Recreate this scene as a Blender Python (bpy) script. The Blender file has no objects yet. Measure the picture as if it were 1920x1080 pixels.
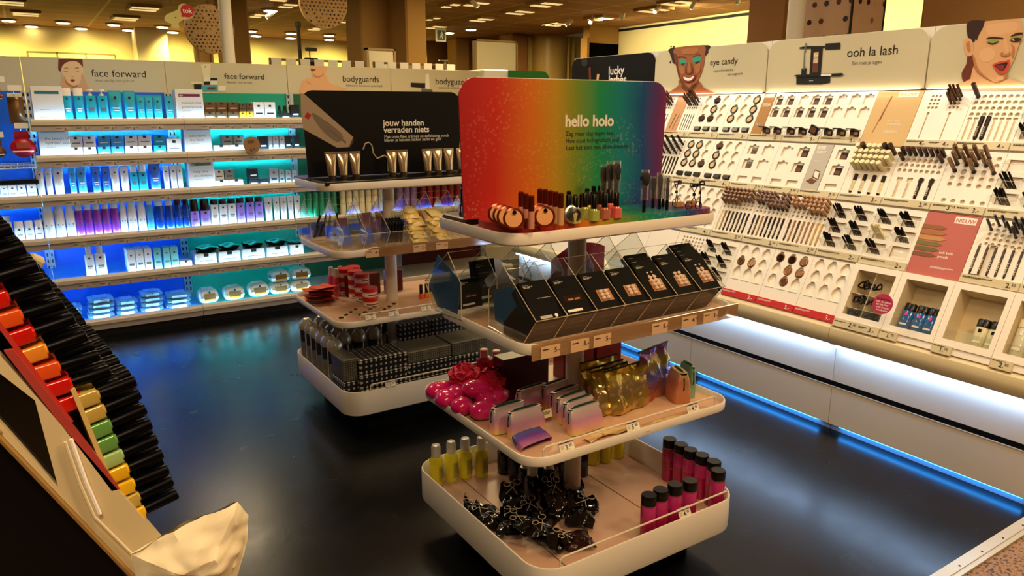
import bpy, math, random
from mathutils import Vector, Matrix, noise
from mathutils.geometry import tessellate_polygon
random.seed(7)
S = bpy.context.scene
COL = S.collection
PI = math.pi

# ------------------------------------------------------------------ camera
F, PITCH, YAW, H = 1380.0, math.radians(13.7), math.radians(33.05), 1.6
cd = bpy.data.cameras.new('camera'); cam = bpy.data.objects.new('camera', cd); COL.objects.link(cam)
cam.location = (0, 0, H); cam.rotation_euler = (PI/2-PITCH, 0, -YAW)
cd.sensor_width = 36; cd.lens = F/1920*36; cd.clip_start = .05; cd.clip_end = 100
S.camera = cam
FWD = Vector((math.sin(YAW)*math.cos(PITCH), math.cos(YAW)*math.cos(PITCH), -math.sin(PITCH)))
RGT = Vector((math.cos(YAW), -math.sin(YAW), 0)); UPV = RGT.cross(FWD)
def at(px, py, ax, v):
    """where the sight line through a measured point meets the plane axis=v"""
    d = FWD*F + RGT*(px-960) - UPV*(py-540)
    o = Vector((0, 0, H))
    return o + d*((v-o[ax])/d[ax])

# ------------------------------------------------------------------ colour management, world
S.view_settings.view_transform = 'Standard'; S.view_settings.look = 'None'
S.view_settings.gamma = 1; S.view_settings.use_curve_mapping = False
S.view_settings.exposure = 0.0
W = bpy.data.worlds.new('world'); S.world = W; W.use_nodes = True
W.node_tree.nodes['Background'].inputs[0].default_value = (1.0, .62, .30, 1)
W.node_tree.nodes['Background'].inputs[1].default_value = .05

def area(name, loc, size, power, color, target=None, rot=None, spread=180):
    l = bpy.data.lights.new(name, 'AREA'); l.shape = 'RECTANGLE'; l.size, l.size_y = size
    l.energy = power; l.color = color; l.spread = math.radians(spread)
    o = bpy.data.objects.new(name, l); COL.objects.link(o); o.location = loc
    if target: o.rotation_euler = (Vector(target)-Vector(loc)).to_track_quat('-Z', 'Y').to_euler()
    elif rot: o.rotation_euler = rot
    return o
def spot(name, loc, target, power, color, angle=60, blend=.6, r=.04):
    l = bpy.data.lights.new(name, 'SPOT'); l.energy = power; l.color = color
    l.spot_size = math.radians(angle); l.spot_blend = blend; l.shadow_soft_size = r
    o = bpy.data.objects.new(name, l); COL.objects.link(o); o.location = loc
    o.rotation_euler = (Vector(target)-Vector(loc)).to_track_quat('-Z', 'Y').to_euler()
    return o
WARM = (1.0, .77, .47); AMBER = (1.0, .64, .32)
# ceiling lights over the beauty aisle, with fill added near camera and pole (the ceiling is at 3.0 m)
for x, y, p, c in ((2.2, -.3, 48, AMBER), (1.9, 2.9, 16, WARM), (2.4, 4.9, 28, WARM), (.4, 4.7, 28, WARM), (-.3, -.3, 52, (1, .73, .42)), (1.0, .6, 24, AMBER), (1.4, 7.6, 30, WARM)):
    area('ceiling_fill_light', (x, y, 2.97), (.6, .6), p, c)
# accent spots aimed at the make-up wall
for y in (.9, 1.7, 2.5, 3.3, 4.1):
    spot('accent_spot', (3.02, y, 2.95), (3.5, y-.05, 1.0), 43, (1, .87, .66), 84, .8, .04)
# downlights along the far walls
for x in (-1.6, -.2, 1.2, 2.6, 4.0, 5.6, 7.3):
    spot('wall_wash_spot', (x, 14.9, 2.95), (x+.1, 15.9, 1.2), 215, (1, .88, .34), 120, .9, .06)
for y in (4.6, 6.2, 7.8, 9.4):
    spot('wall_wash_spot', (7.7, y, 2.95), (9.15, y, 2.2), 190, (1, .86, .46), 120, .9, .06)
for x, y, p in ((4.5, 6.6, 60), (0, 10, 40), (7.2, 10.6, 90), (6.8, 3.5, 40), (4.0, 11.5, 50), (4.2, 1.0, 30)):
    area('ceiling_fill_light', (x, y, 2.97), (1.2, .6), p, (1, .74, .36))  # added fill lights that raise the ambient light behind the displays

# ------------------------------------------------------------------ materials
def lin(h):
    if isinstance(h, str):
        h = h.lstrip('#'); c = [int(h[i:i+2], 16)/255 for i in (0, 2, 4)]
    else: c = h
    return tuple((x/12.92 if x <= .04045 else ((x+.055)/1.055)**2.4) for x in c)+(1,)
MAT = {}
def mat(name, color='#ffffff', rough=.5, metal=0, emit=0, ecol=None, alpha=1, trans=0, coat=0, spec=.5, ior=1.45):
    if name in MAT: return MAT[name]
    m = bpy.data.materials.new(name); m.use_nodes = True
    b = m.node_tree.nodes['Principled BSDF']; i = b.inputs
    i['Base Color'].default_value = lin(color); i['Roughness'].default_value = rough; i['Metallic'].default_value = metal
    i['Specular IOR Level'].default_value = spec; i['IOR'].default_value = ior
    if emit: i['Emission Color'].default_value = lin(ecol or color); i['Emission Strength'].default_value = emit
    if alpha < 1: i['Alpha'].default_value = alpha
    if trans: i['Transmission Weight'].default_value = trans
    if coat: i['Coat Weight'].default_value = coat; i['Coat Roughness'].default_value = .05
    MAT[name] = m; return m
def clear(name, tint='#f4f6f4', refl=.10, rough=.03, opac=.06, body='#ffffff'):
    """clear acrylic / film: see-through with a glossy surface"""
    if name in MAT: return MAT[name]
    m = bpy.data.materials.new(name); m.use_nodes = True; t = m.node_tree; t.nodes.clear()
    o = t.nodes.new('ShaderNodeOutputMaterial'); tr = t.nodes.new('ShaderNodeBsdfTransparent'); gl = t.nodes.new('ShaderNodeBsdfGlossy')
    df = t.nodes.new('ShaderNodeBsdfDiffuse'); mx = t.nodes.new('ShaderNodeMixShader'); mx2 = t.nodes.new('ShaderNodeMixShader')
    lw = t.nodes.new('ShaderNodeLayerWeight'); lw.inputs[0].default_value = .35
    mr = t.nodes.new('ShaderNodeMapRange'); mr.inputs[3].default_value = refl*.4; mr.inputs[4].default_value = refl*4
    tr.inputs[0].default_value = lin(tint); gl.inputs[0].default_value = (1, 1, 1, 1); gl.inputs[1].default_value = rough
    df.inputs[0].default_value = lin(body)
    t.links.new(lw.outputs['Facing'], mr.inputs[0]); t.links.new(mr.outputs[0], mx.inputs[0])
    t.links.new(tr.outputs[0], mx2.inputs[1]); t.links.new(df.outputs[0], mx2.inputs[2]); mx2.inputs[0].default_value = opac
    t.links.new(mx2.outputs[0], mx.inputs[1]); t.links.new(gl.outputs[0], mx.inputs[2]); t.links.new(mx.outputs[0], o.inputs[0])
    MAT[name] = m; return m
def nodes_of(m): return m.node_tree.nodes, m.node_tree.links, m.node_tree.nodes['Principled BSDF']
def noisy(m, scale=8, amt=.15, bump=0, detail=4, rough_amt=0):
    n, l, b = nodes_of(m)
    tc = n.new('ShaderNodeTexCoord'); nz = n.new('ShaderNodeTexNoise'); nz.inputs['Scale'].default_value = scale; nz.inputs['Detail'].default_value = detail
    l.new(tc.outputs['Object'], nz.inputs['Vector'])
    c = b.inputs['Base Color'].default_value[:]
    if amt:
        r = n.new('ShaderNodeValToRGB'); l.new(nz.outputs['Fac'], r.inputs[0])
        r.color_ramp.elements[0].position = .3; r.color_ramp.elements[1].position = .7
        r.color_ramp.elements[0].color = tuple(x*(1-amt) for x in c[:3])+(1,)
        r.color_ramp.elements[1].color = tuple(min(1, x*(1+amt)) for x in c[:3])+(1,)
        l.new(r.outputs[0], b.inputs['Base Color'])
    if rough_amt:
        mr = n.new('ShaderNodeMapRange'); r0 = b.inputs['Roughness'].default_value
        mr.inputs[3].default_value = max(0.02, r0-rough_amt); mr.inputs[4].default_value = r0+rough_amt
        l.new(nz.outputs['Fac'], mr.inputs[0]); l.new(mr.outputs[0], b.inputs['Roughness'])
    if bump:
        bp = n.new('ShaderNodeBump'); bp.inputs['Strength'].default_value = bump; bp.inputs['Distance'].default_value = .01
        l.new(nz.outputs['Fac'], bp.inputs['Height']); l.new(bp.outputs[0], b.inputs['Normal'])
    return m

white = mat('white_lacquer', '#e9e4da', .32, spec=.4)
white2 = mat('white_tray_plastic', '#f1ece2', .42)
cream = mat('cream_metal', '#ded6c8', .35)
black = mat('black_plastic', '#060607', .28)
matt_black = mat('black_matt', '#050506', .5, spec=.25)
dark = mat('dark_kick', '#0b0c0d', .5)
paper = mat('white_paper', '#ece7db', .7)
ink = mat('black_ink', '#141312', .7)
greyink = mat('grey_ink', '#6b675f', .7)
red = mat('red_label', '#b5121c', .5)
steel = mat('brushed_steel', '#b8b6b0', .3, 1)
acrylic = clear('clear_acrylic', '#f8faf8', .06, .03, .014)
edge = clear('acrylic_edge', '#f5efdf', .3, .15, .7, '#f4e6c8')  # cream body colour paints a bright highlight along the acrylic edges
film = clear('clear_film', '#fbfbfb', .22, .12, .05)
ledc = mat('led_cool', '#cfe2ff', .5, emit=26, ecol='#a9ccff')
ledw = mat('led_warm', '#fff0d8', .5, emit=5, ecol='#ffeed4')

# ------------------------------------------------------------------ mesh builder
FONT_CACHE = {}
class MB:
    def __init__(s): s.v = []; s.f = []; s.mi = []; s.M = Matrix.Identity(4)
    def add(s, vs, fs, mi=0):
        o = len(s.v); s.v += [s.M @ Vector(p) for p in vs]
        for f in fs: s.f.append([i+o for i in f]); s.mi.append(mi)
    def box(s, x0, y0, z0, x1, y1, z1, mi=0):
        s.add([(x, y, z) for z in (z0, z1) for y in (y0, y1) for x in (x0, x1)],
              [(0, 2, 3, 1), (4, 5, 7, 6), (0, 1, 5, 4), (1, 3, 7, 5), (3, 2, 6, 7), (2, 0, 4, 6)], mi)
    def cbox(s, c, d, mi=0): s.box(c[0]-d[0]/2, c[1]-d[1]/2, c[2]-d[2]/2, c[0]+d[0]/2, c[1]+d[1]/2, c[2]+d[2]/2, mi)
    def bbox(s, x0, y0, z0, x1, y1, z1, b=.002, mi=0):
        """box with chamfered edges"""
        b = min(b, (x1-x0)/3, (y1-y0)/3, (z1-z0)/3); vs = []; fs = []
        P = lambda x, y, z: (vs.append((x, y, z)), len(vs)-1)[1]
        X = ((x0, x0+b), (x1, x1-b)); Y = ((y0, y0+b), (y1, y1-b)); Z = ((z0, z0+b), (z1, z1-b)); q = {}
        for i in (0, 1):
            for j in (0, 1):
                for k in (0, 1):
                    q[i, j, k] = (P(X[i][0], Y[j][1], Z[k][1]), P(X[i][1], Y[j][0], Z[k][1]), P(X[i][1], Y[j][1], Z[k][0]))
        for i in (0, 1):
            fs.append([q[i, 0, 0][0], q[i, 0, 1][0], q[i, 1, 1][0], q[i, 1, 0][0]][::1 if i == 0 else -1])
            fs.append([q[0, i, 0][1], q[1, i, 0][1], q[1, i, 1][1], q[0, i, 1][1]][::1 if i == 0 else -1])
            fs.append([q[0, 0, i][2], q[0, 1, i][2], q[1, 1, i][2], q[1, 0, i][2]][::1 if i == 0 else -1])
            for j in (0, 1):
                fs.append([q[i, j, 0][0], q[i, j, 1][0], q[i, j, 1][1], q[i, j, 0][1]])
                fs.append([q[i, 0, j][0], q[i, 1, j][0], q[i, 1, j][2], q[i, 0, j][2]])
                fs.append([q[0, i, j][1], q[1, i, j][1], q[1, i, j][2], q[0, i, j][2]])
                for k in (0, 1): fs.append(list(q[i, j, k]))
        s.add(vs, fs, mi)
    def prism(s, pts, z0, z1, mi=0, top=None, cap0=True):
        n = len(pts); tri = tessellate_polygon([[Vector((p[0], p[1], 0)) for p in pts]])
        fs = [(i, (i+1) % n, n+(i+1) % n, n+i) for i in range(n)]
        s.add([(p[0], p[1], z0) for p in pts]+[(p[0], p[1], z1) for p in pts], fs+([tuple(reversed(t)) for t in tri] if cap0 else []), mi)
        s.add([(p[0], p[1], z1) for p in pts], [tuple(t) for t in tri], mi if top is None else top)
    def flat(s, pts, z, mi=0):
        tri = tessellate_polygon([[Vector((p[0], p[1], 0)) for p in pts]]); s.add([(p[0], p[1], z) for p in pts], [tuple(t) for t in tri], mi)
    def holed(s, outer, holes, z0, z1, mi=0, wall=None, floor=None, depth=None):
        """a plate with recesses: walls go down to z1-depth, closed by a floor"""
        L = [[Vector((p[0], p[1], 0)) for p in outer]]+[[Vector((p[0], p[1], 0)) for p in h] for h in holes]
        tri = tessellate_polygon(L); flatv = [p for l in L for p in l]
        s.add([(p.x, p.y, z1) for p in flatv], [tuple(t) for t in tri], mi)
        n = len(outer); s.add([(p[0], p[1], z) for z in (z0, z1) for p in outer], [(i, (i+1) % n, n+(i+1) % n, n+i) for i in range(n)], mi)
        s.add([(p[0], p[1], z0) for p in outer], [tuple(range(n))[::-1]], mi)
        for k, h in enumerate(holes):
            d = depth[k] if isinstance(depth, (list, tuple)) else (depth or (z1-z0)*.9); n = len(h)
            s.add([(p[0], p[1], z) for z in (z1-d, z1) for p in h], [(i, (i+1) % n, n+(i+1) % n, n+i) for i in range(n)], mi if wall is None else wall)
            s.flat(h, z1-d, mi if floor is None else floor)
    def cyl(s, p0, p1, r0, r1=None, n=12, mi=0, caps=True, mi2=None):
        p0 = Vector(p0); p1 = Vector(p1); r1 = r0 if r1 is None else r1
        a = (p1-p0).normalized(); u = a.orthogonal().normalized(); w = a.cross(u); vs = []
        for p, r in ((p0, r0), (p1, r1)):
            for i in range(n):
                t = 2*PI*i/n; vs.append(p+(u*math.cos(t)+w*math.sin(t))*r)
        fs = [(i, (i+1) % n, n+(i+1) % n, n+i) for i in range(n)]
        if caps: fs += [tuple(range(n))[::-1]]
        s.add(vs, fs, mi)
        if caps: s.add(vs[n:], [tuple(range(n))], mi if mi2 is None else mi2)
    def lathe(s, prof, n=16, mi=0, c=(0, 0, 0), sx=1, sy=1, mis=None):
        vs = []; fs = []
        for r, z in prof:
            for i in range(n):
                t = 2*PI*i/n; vs.append((c[0]+r*math.cos(t)*sx, c[1]+r*math.sin(t)*sy, c[2]+z))
        for k in range(len(prof)-1):
            q = [(k*n+i, k*n+(i+1) % n, (k+1)*n+(i+1) % n, (k+1)*n+i) for i in range(n)]
            if mis: s.add(vs, q, mis[k])
            else: fs += q
        ends = []
        if prof[0][0] > 1e-6: ends.append(tuple(range(n))[::-1])
        if prof[-1][0] > 1e-6: ends.append(tuple(range((len(prof)-1)*n, len(prof)*n)))
        s.add(vs, fs+ends, mi)
    def tube(s, path, r, n=6, mi=0, closed=False):
        path = [Vector(p) for p in path]; N = len(path); vs = []; u = None
        for k, p in enumerate(path):
            a = (path[(k+1) % N]-path[k-1]) if closed or 0 < k < N-1 else (path[1]-path[0] if k == 0 else path[-1]-path[-2])
            a.normalize(); u = a.orthogonal().normalized() if u is None else (u-a*u.dot(a)).normalized(); w = a.cross(u)
            for i in range(n):
                t = 2*PI*i/n; vs.append(p+(u*math.cos(t)+w*math.sin(t))*r)
        fs = [(k*n+i, k*n+(i+1) % n, ((k+1) % N)*n+(i+1) % n, ((k+1) % N)*n+i) for k in range(N if closed else N-1) for i in range(n)]
        if not closed: fs += [tuple(range(n))[::-1], tuple(range((N-1)*n, N*n))]
        s.add(vs, fs, mi)
    def grid(s, fn, nu, nv, mi=0, wrap=False):
        vs = [fn(i/nu, j/nv) for j in range(nv+1) for i in range(nu if wrap else nu+1)]; w = nu if wrap else nu+1
        s.add(vs, [(j*w+i, j*w+(i+1) % w, (j+1)*w+(i+1) % w, (j+1)*w+i) for j in range(nv) for i in range(nu)], mi)
    def text(s, txt, size, x, y, z=0, mi=0, align='LEFT', bold=0, shear=0, stretch=1):
        key = (txt, align, bold, shear)
        if key not in FONT_CACHE:
            c = bpy.data.curves.new('t', 'FONT'); c.body = txt; c.size = 1; c.align_x = align; c.offset = bold; c.shear = shear; c.resolution_u = 3
            o = bpy.data.objects.new('t', c); COL.objects.link(o)
            me = bpy.data.meshes.new_from_object(o.evaluated_get(bpy.context.evaluated_depsgraph_get()))
            FONT_CACHE[key] = ([v.co.copy() for v in me.vertices], [tuple(p.vertices) for p in me.polygons])
            bpy.data.objects.remove(o); bpy.data.curves.remove(c); bpy.data.meshes.remove(me)
        vs, fs = FONT_CACHE[key]
        s.add([(x+v.x*size*stretch, y+v.y*size, z) for v in vs], fs, mi)
    def mesh(s, name, mats, smooth=35):
        me = bpy.data.meshes.new(name); me.from_pydata([tuple(v) for v in s.v], [], s.f)
        for m in (mats if isinstance(mats, (list, tuple)) else [mats]): me.materials.append(m)
        me.polygons.foreach_set('material_index', s.mi); me.update()
        if smooth:
            me.polygons.foreach_set('use_smooth', [True]*len(me.polygons)); me.set_sharp_from_angle(angle=math.radians(smooth))
        return me

def rrect(x0, y0, x1, y1, r, seg=5):
    pts = []
    for cx, cy, a0 in ((x1-r, y1-r, 0), (x0+r, y1-r, 90), (x0+r, y0+r, 180), (x1-r, y0+r, 270)):
        for k in range(seg+1):
            t = math.radians(a0+90*k/seg); pts.append((cx+r*math.cos(t), cy+r*math.sin(t)))
    return pts
def circ(cx, cy, r, n=16, ry=None): return [(cx+r*math.cos(2*PI*i/n), cy+(ry or r)*math.sin(2*PI*i/n)) for i in range(n)]
def smooth_poly(pts, k=4):
    n = len(pts); out = []
    for i in range(n):
        p0, p1, p2, p3 = (Vector(pts[(i+j-1) % n]) for j in range(4))
        for q in range(k):
            t = q/k; out.append(tuple(.5*((2*p1)+(-p0+p2)*t+(2*p0-5*p1+4*p2-p3)*t*t+(-p0+3*p1-3*p2+p3)*t**3)))
    return out

def link(name, me, parent=None):
    o = bpy.data.objects.new(name, me); COL.objects.link(o); o.parent = parent; return o
def tag(o, label, cat, group=None, kind=None):
    if label: o['label'] = label
    if cat: o['category'] = cat
    if group: o['group'] = group
    if kind: o['kind'] = kind
    return o
def struct(name, me, label=None):
    o = link(name, me); o['kind'] = 'structure'
    if label: o['label'] = label; o['category'] = name.split('_')[0]
    return o
def thing(name, label, cat, parts, loc=(0, 0, 0), rot=(0, 0, 0), group=None, M=None, scale=1):
    """parts: one mesh, or [(part name, mesh) or (part name, mesh, [sub-parts])]; an Empty at the base parents them"""
    if not isinstance(parts, (list, tuple)): root = link(name, parts)
    else:
        root = link(name, None)
        for p in parts:
            o = link(p[0], p[1], root)
            if len(p) > 2:
                for q in p[2]: link(q[0], q[1], o)
    if M is not None: root.matrix_world = M
    else: root.location = loc; root.rotation_euler = rot
    if scale != 1: root.scale = (scale,)*3 if not isinstance(scale, tuple) else scale
    return tag(root, label, cat, group)
ORD = 'first second third fourth fifth sixth seventh eighth ninth tenth eleventh twelfth thirteenth fourteenth fifteenth sixteenth seventeenth eighteenth nineteenth twentieth twenty-first twenty-second twenty-third twenty-fourth twenty-fifth twenty-sixth twenty-seventh twenty-eighth twenty-ninth thirtieth'.split()
def nth(i): return ORD[i]
PROTO = {}
def proto(key, fn):
    if key not in PROTO: PROTO[key] = fn()
    return PROTO[key]
# ------------------------------------------------------------------ room shell
fl = mat('slate_floor', '#090b0c', .22, spec=.45)
n, l, b = nodes_of(fl)
tc = n.new('ShaderNodeTexCoord'); mp = n.new('ShaderNodeMapping'); l.new(tc.outputs['Object'], mp.inputs[0])
mp.inputs['Location'].default_value = (.13, -.446, 0)
br = n.new('ShaderNodeTexBrick'); l.new(mp.outputs[0], br.inputs['Vector']); br.inputs['Scale'].default_value = 1
br.offset = 0; br.inputs['Brick Width'].default_value = .6; br.inputs['Row Height'].default_value = .6
br.inputs['Mortar Size'].default_value = .0016; br.inputs['Mortar Smooth'].default_value = .1
br.inputs['Color1'].default_value = lin('#0b0d0e'); br.inputs['Color2'].default_value = lin('#0e1011'); br.inputs['Mortar'].default_value = lin('#020303')
nz = n.new('ShaderNodeTexNoise'); nz.inputs['Scale'].default_value = 5; nz.inputs['Detail'].default_value = 8; nz.inputs['Roughness'].default_value = .65; l.new(tc.outputs['Object'], nz.inputs['Vector'])
mx = n.new('ShaderNodeMix'); mx.data_type = 'RGBA'; mx.blend_type = 'MULTIPLY'; mx.inputs[0].default_value = .7
l.new(br.outputs['Color'], mx.inputs[6]); l.new(nz.outputs['Fac'], mx.inputs[7]); l.new(mx.outputs[2], b.inputs['Base Color'])
mr = n.new('ShaderNodeMapRange'); mr.inputs[3].default_value = .16; mr.inputs[4].default_value = .34; l.new(nz.outputs['Fac'], mr.inputs[0]); l.new(mr.outputs[0], b.inputs['Roughness'])
bp = n.new('ShaderNodeBump'); bp.inputs['Strength'].default_value = .12; bp.inputs['Distance'].default_value = .004; l.new(nz.outputs['Fac'], bp.inputs['Height']); l.new(bp.outputs[0], b.inputs['Normal'])
m = MB(); m.box(-4, 1.1, -.05, 9.2, 16, 0); struct('floor', m.mesh('floor', fl, 0), 'dark slate tiled floor between the make-up displays')
spk = mat('speckled_vinyl', '#8a6a48', .55); n, l, b = nodes_of(spk)
tc = n.new('ShaderNodeTexCoord'); nz = n.new('ShaderNodeTexNoise'); nz.inputs['Scale'].default_value = 90; l.new(tc.outputs['Object'], nz.inputs['Vector'])
rp = n.new('ShaderNodeValToRGB'); l.new(nz.outputs['Fac'], rp.inputs[0]); rp.color_ramp.elements[0].position = .36; rp.color_ramp.elements[1].position = .5
rp.color_ramp.elements[0].color = lin('#3a2618'); rp.color_ramp.elements[1].color = lin('#9a7650'); l.new(rp.outputs[0], b.inputs['Base Color'])
m = MB(); m.box(-4, -5, -.05, 9.2, 1.04, .003); struct('floor_aisle', m.mesh('floor_aisle', spk, 0), 'brown speckled floor of the main aisle in the right corner')
m = MB(); m.box(-4, 1.04, -.05, 9.2, 1.1, .012); m.box(-4, 1.058, .012, 9.2, 1.082, .016)
for i in range(40): m.cyl((.2+i*.16, 1.07, .016), (.2+i*.16, 1.07, .018), .004, n=8, mi=1)
struct('trim_1', m.mesh('trim_1', [mat('kerb_metal', '#cfc7b2', .35, .3), dark], 0), 'pale metal floor strip with screws between dark tiles and brown floor')

ce = mat('ceiling_tiles', '#a87848', .8); n, l, b = nodes_of(ce)
tc = n.new('ShaderNodeTexCoord'); br = n.new('ShaderNodeTexBrick'); l.new(tc.outputs['Object'], br.inputs['Vector']); br.inputs['Scale'].default_value = 1
br.offset = 0; br.inputs['Brick Width'].default_value = 1.2; br.inputs['Row Height'].default_value = .6; br.inputs['Mortar Size'].default_value = .018
br.inputs['Color1'].default_value = lin('#ad7a46'); br.inputs['Color2'].default_value = lin('#a37040'); br.inputs['Mortar'].default_value = lin('#d0a468'); l.new(br.outputs['Color'], b.inputs['Base Color'])
m = MB(); m.box(-4, -5, 3.0, 9.2, 16, 3.05); struct('ceiling', m.mesh('ceiling', ce, 0), 'tan suspended tile ceiling')
wy = noisy(mat('yellow_wall', '#d8c27c', .7), 1.5, .05)
m = MB(); m.box(-4, 15.9, 0, 9.2, 16, 3.0); struct('wall_back', m.mesh('wall_back', wy, 0), 'yellow far wall of the shop behind the skincare shelves')
wr = noisy(mat('cream_wall', '#e0d09a', .7), 1.5, .05)
m = MB(); m.box(9.15, -5, 0, 9.25, 10.56, 3.0); m.box(9.14, -5, 2.93, 9.16, 10.56, 2.97, 1); struct('wall_right', m.mesh('wall_right', [wr, dark], 0), 'cream wall behind the make-up wall')
m = MB(); m.box(-4.1, -5, 0, -4, 16, 3.0); struct('wall_left', m.mesh('wall_left', mat('dim_wall', '#6b5636', .8), 0))
m = MB(); m.box(-4, -5.1, 0, 9.2, -5, 3.0); struct('wall_front', m.mesh('wall_front', mat('dim_wall', '#6b5636', .8), 0))

# framed panels and patchwork board on the far wall
bd = mat('board_cream', '#dcc98a', .6); bs = mat('board_shadow', '#8a7234', .7)  # board frames are a darker olive than the boards
xs = [at(x, 82+x*.02, 1, 15.85).x for x in (49, 105, 159, 213)]
for i in range(3):
    m = MB(); m.box(xs[i]+.01, 15.84, .9, xs[i+1]-.01, 15.89, 2.55)
    f = MB(); f.box(xs[i]-.015, 15.83, .9, xs[i]+.01, 15.9, 2.57); f.box(xs[i], 15.83, 2.55, xs[i+1], 15.9, 2.575)
    thing('wall_board', 'plain cream board on the far yellow wall, %s from left above the shelves' % nth(i), 'board', [('panel', m.mesh('p', bd, 0)), ('frame', f.mesh('f', bs, 0))], group='cream boards on the far wall')
pw = [mat('patch_%d' % i, c, .7) for i, c in enumerate(('#c8b268', '#b59a52', '#d8c888'))]
m = MB(); rr = random.Random(3)
for i in range(18):
    x = 3.0+i*.36; hgt = 2.0+rr.random()*.5
    m.box(x, 15.84, 1.0, x+.36, 15.88, hgt, rr.randrange(3))
    if i % 2: m.box(x+.05, 15.83, hgt-.3, x+.3, 15.885, hgt-.1, rr.randrange(3))
thing('patchwork_board', 'patchwork display board of tan and yellow blocks on the far wall', 'board', m.mesh('pw', pw, 0))
# projecting wall pier on the far wall
m = MB(); x0 = at(258, 100, 1, 15.2).x; x1 = at(317, 100, 1, 15.2).x; m.box(x0, 15.2, 0, x1, 15.84, 3.0)
struct('wall_pier', m.mesh('pier', mat('pier_wall', '#d9c48a', .7), 0))
# columns
brn = noisy(mat('column_tan', '#a9803f', .7), 2, .04); brn2 = noisy(mat('column_brown', '#9a6a38', .65), 2, .04)
def column(px0, px1, Y, mt, d=.6, name='column', lab='', zt=3.0, py=60):
    a, b_ = at(px0, py, 1, Y).x, at(px1, py, 1, Y).x
    m = MB(); m.bbox(a, Y, 0, b_, Y+d, zt, .02); return struct(name, m.mesh(name, mt, 30), lab)
column(677, 760, 8.7, brn, .5, 'column_1', 'broad tan column behind the black hand cream sign, left part')
column(762, 800, 8.2, brn, .9, 'column_2')
column(428, 468, 10.2, brn, .7, 'column_3', 'tan column behind the white pole on the left')
column(855, 880, 13.8, brn, .4, 'column_4', 'thin tan column beside the dark doorway')
column(991, 1021, 12.6, mat('column_yellow', '#cdb462', .7), .5, 'column_5', 'yellow column left of the round column')
column(960, 990, 12.4, brn2, .5, 'column_6')
a = at(1425, 40, 0, 5.2); b_ = at(1400, 40, 0, 5.2); c_ = at(1473, 40, 0, 5.2)
m = MB(); m.bbox(5.2, c_.y, 0, 5.75, b_.y, 3.0, .02); struct('column_7', m.mesh('c7', brn2, 30), 'brown column behind the eye make-up header panels')
a = at(1725, 30, 0, 5.0); b_ = at(1935, 30, 0, 5.0)
m = MB(); m.bbox(5.0, b_.y, 0, 5.6, a.y, 3.0, .02); struct('column_8', m.mesh('c8', noisy(mat('column_tan_2', '#a57a48', .7), 2, .04), 30), 'wide tan column at the right above the winking face')
p = at(1046, 100, 1, 12.2); m = MB(); m.lathe([(.36, 0), (.36, 3.0)], 32, c=(p.x, 12.5, 0)); struct('column_9', m.mesh('c9', mat('column_round', '#c9a85c', .35), 40), 'glossy round yellow column left of the dark doorway')
p = at(1086, 100, 1, 12.0); m = MB(); m.bbox(p.x-.3, 12.3, 0, p.x+.28, 12.8, 3.0, .01)
for k in (-.07, .06): m.cyl((p.x+k, 12.26, 0), (p.x+k, 12.26, 3.0), .03, n=10)
struct('column_10', m.mesh('c10', mat('column_yellow', '#cdb462', .7), 30))
# dark doorways
dk = mat('dark_opening', '#040302', .95, spec=.05)
a, b_ = at(1102, 100, 1, 10.6).x, 9.24; m = MB(); m.box(a, 10.6, 0, b_, 10.7, 2.72); m.box(a-.05, 10.56, 0, a, 10.74, 2.8, 1); m.box(a, 10.56, 2.72, b_, 10.74, 3.0, 1)
struct('door_1', m.mesh('d1', [dk, brn], 0), 'dark doorway behind the black lashes sign')
a, b_ = at(812, 100, 1, 14.6).x, at(892, 100, 1, 14.6).x; m = MB(); m.box(a, 14.6, 0, b_, 14.7, 2.42); m.box(a-.05, 14.55, 2.42, b_+.05, 14.75, 2.5, 1); m.box(a+.55, 14.57, 0, a+.6, 14.62, 2.42, 1)
struct('door_2', m.mesh('d2', [dk, brn], 0), 'dark glazed entrance beyond the tan columns')
m = MB(); m.box(at(800, 100, 1, 14.8).x, 14.8, 0, 9.2, 14.9, 3.0); struct('wall_rear', m.mesh('wr', mat('rear_wall', '#9b7636', .8), 0))
# white poles
def pole(px, py, Y, r, lab, mt=white):
    p = at(px, py, 1, Y); m = MB(); m.lathe([(r, 0), (r, 3.0)], 20, c=(p.x, Y, 0)); thing('round_pole', lab, 'pole', m.mesh('pole', mt, 40))
pwh = mat('pole_cream', '#f6eedc', .4)
pole(425, 57, 6.75, .05, 'slim white round pole behind the skincare shelves', pwh)
p = at(1493, 33, 0, 4.3); m = MB(); m.lathe([(.055, 0), (.055, 3.0)], 20, c=(4.3, p.y, 0)); thing('round_pole', 'white round pole beside the spotted cube above the make-up wall', 'pole', m.mesh('pole', white, 40))
p = at(562, 95, 1, 8.2); m = MB(); m.lathe([(.02, 0), (.02, 2.46)], 12, c=(p.x, 8.2, 0)); m.cyl((p.x, 8.2, 2.45), (p.x, 8.2, 2.5), .03, n=12)
scr = MB(); scr.bbox(p.x+.03, 8.12, 1.98, p.x+.17, 8.16, 2.13, .004); scr.cyl((p.x+.09, 8.15, 2.13), (p.x+.09, 8.15, 2.2), .006)
cam_ = MB(); cam_.bbox(p.x+.04, 8.1, 2.20, p.x+.16, 8.15, 2.235, .006)
thing('checkout_stand', 'dark pole carrying a small black screen above the shelves', 'stand', [('pole', m.mesh('pole', mat('dark_brown_metal', '#2a1a10', .5), 40)), ('screen', scr.mesh('screen', black, 0)), ('scanner', cam_.mesh('scanner', mat('dark_brown_metal'), 0))])
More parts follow.
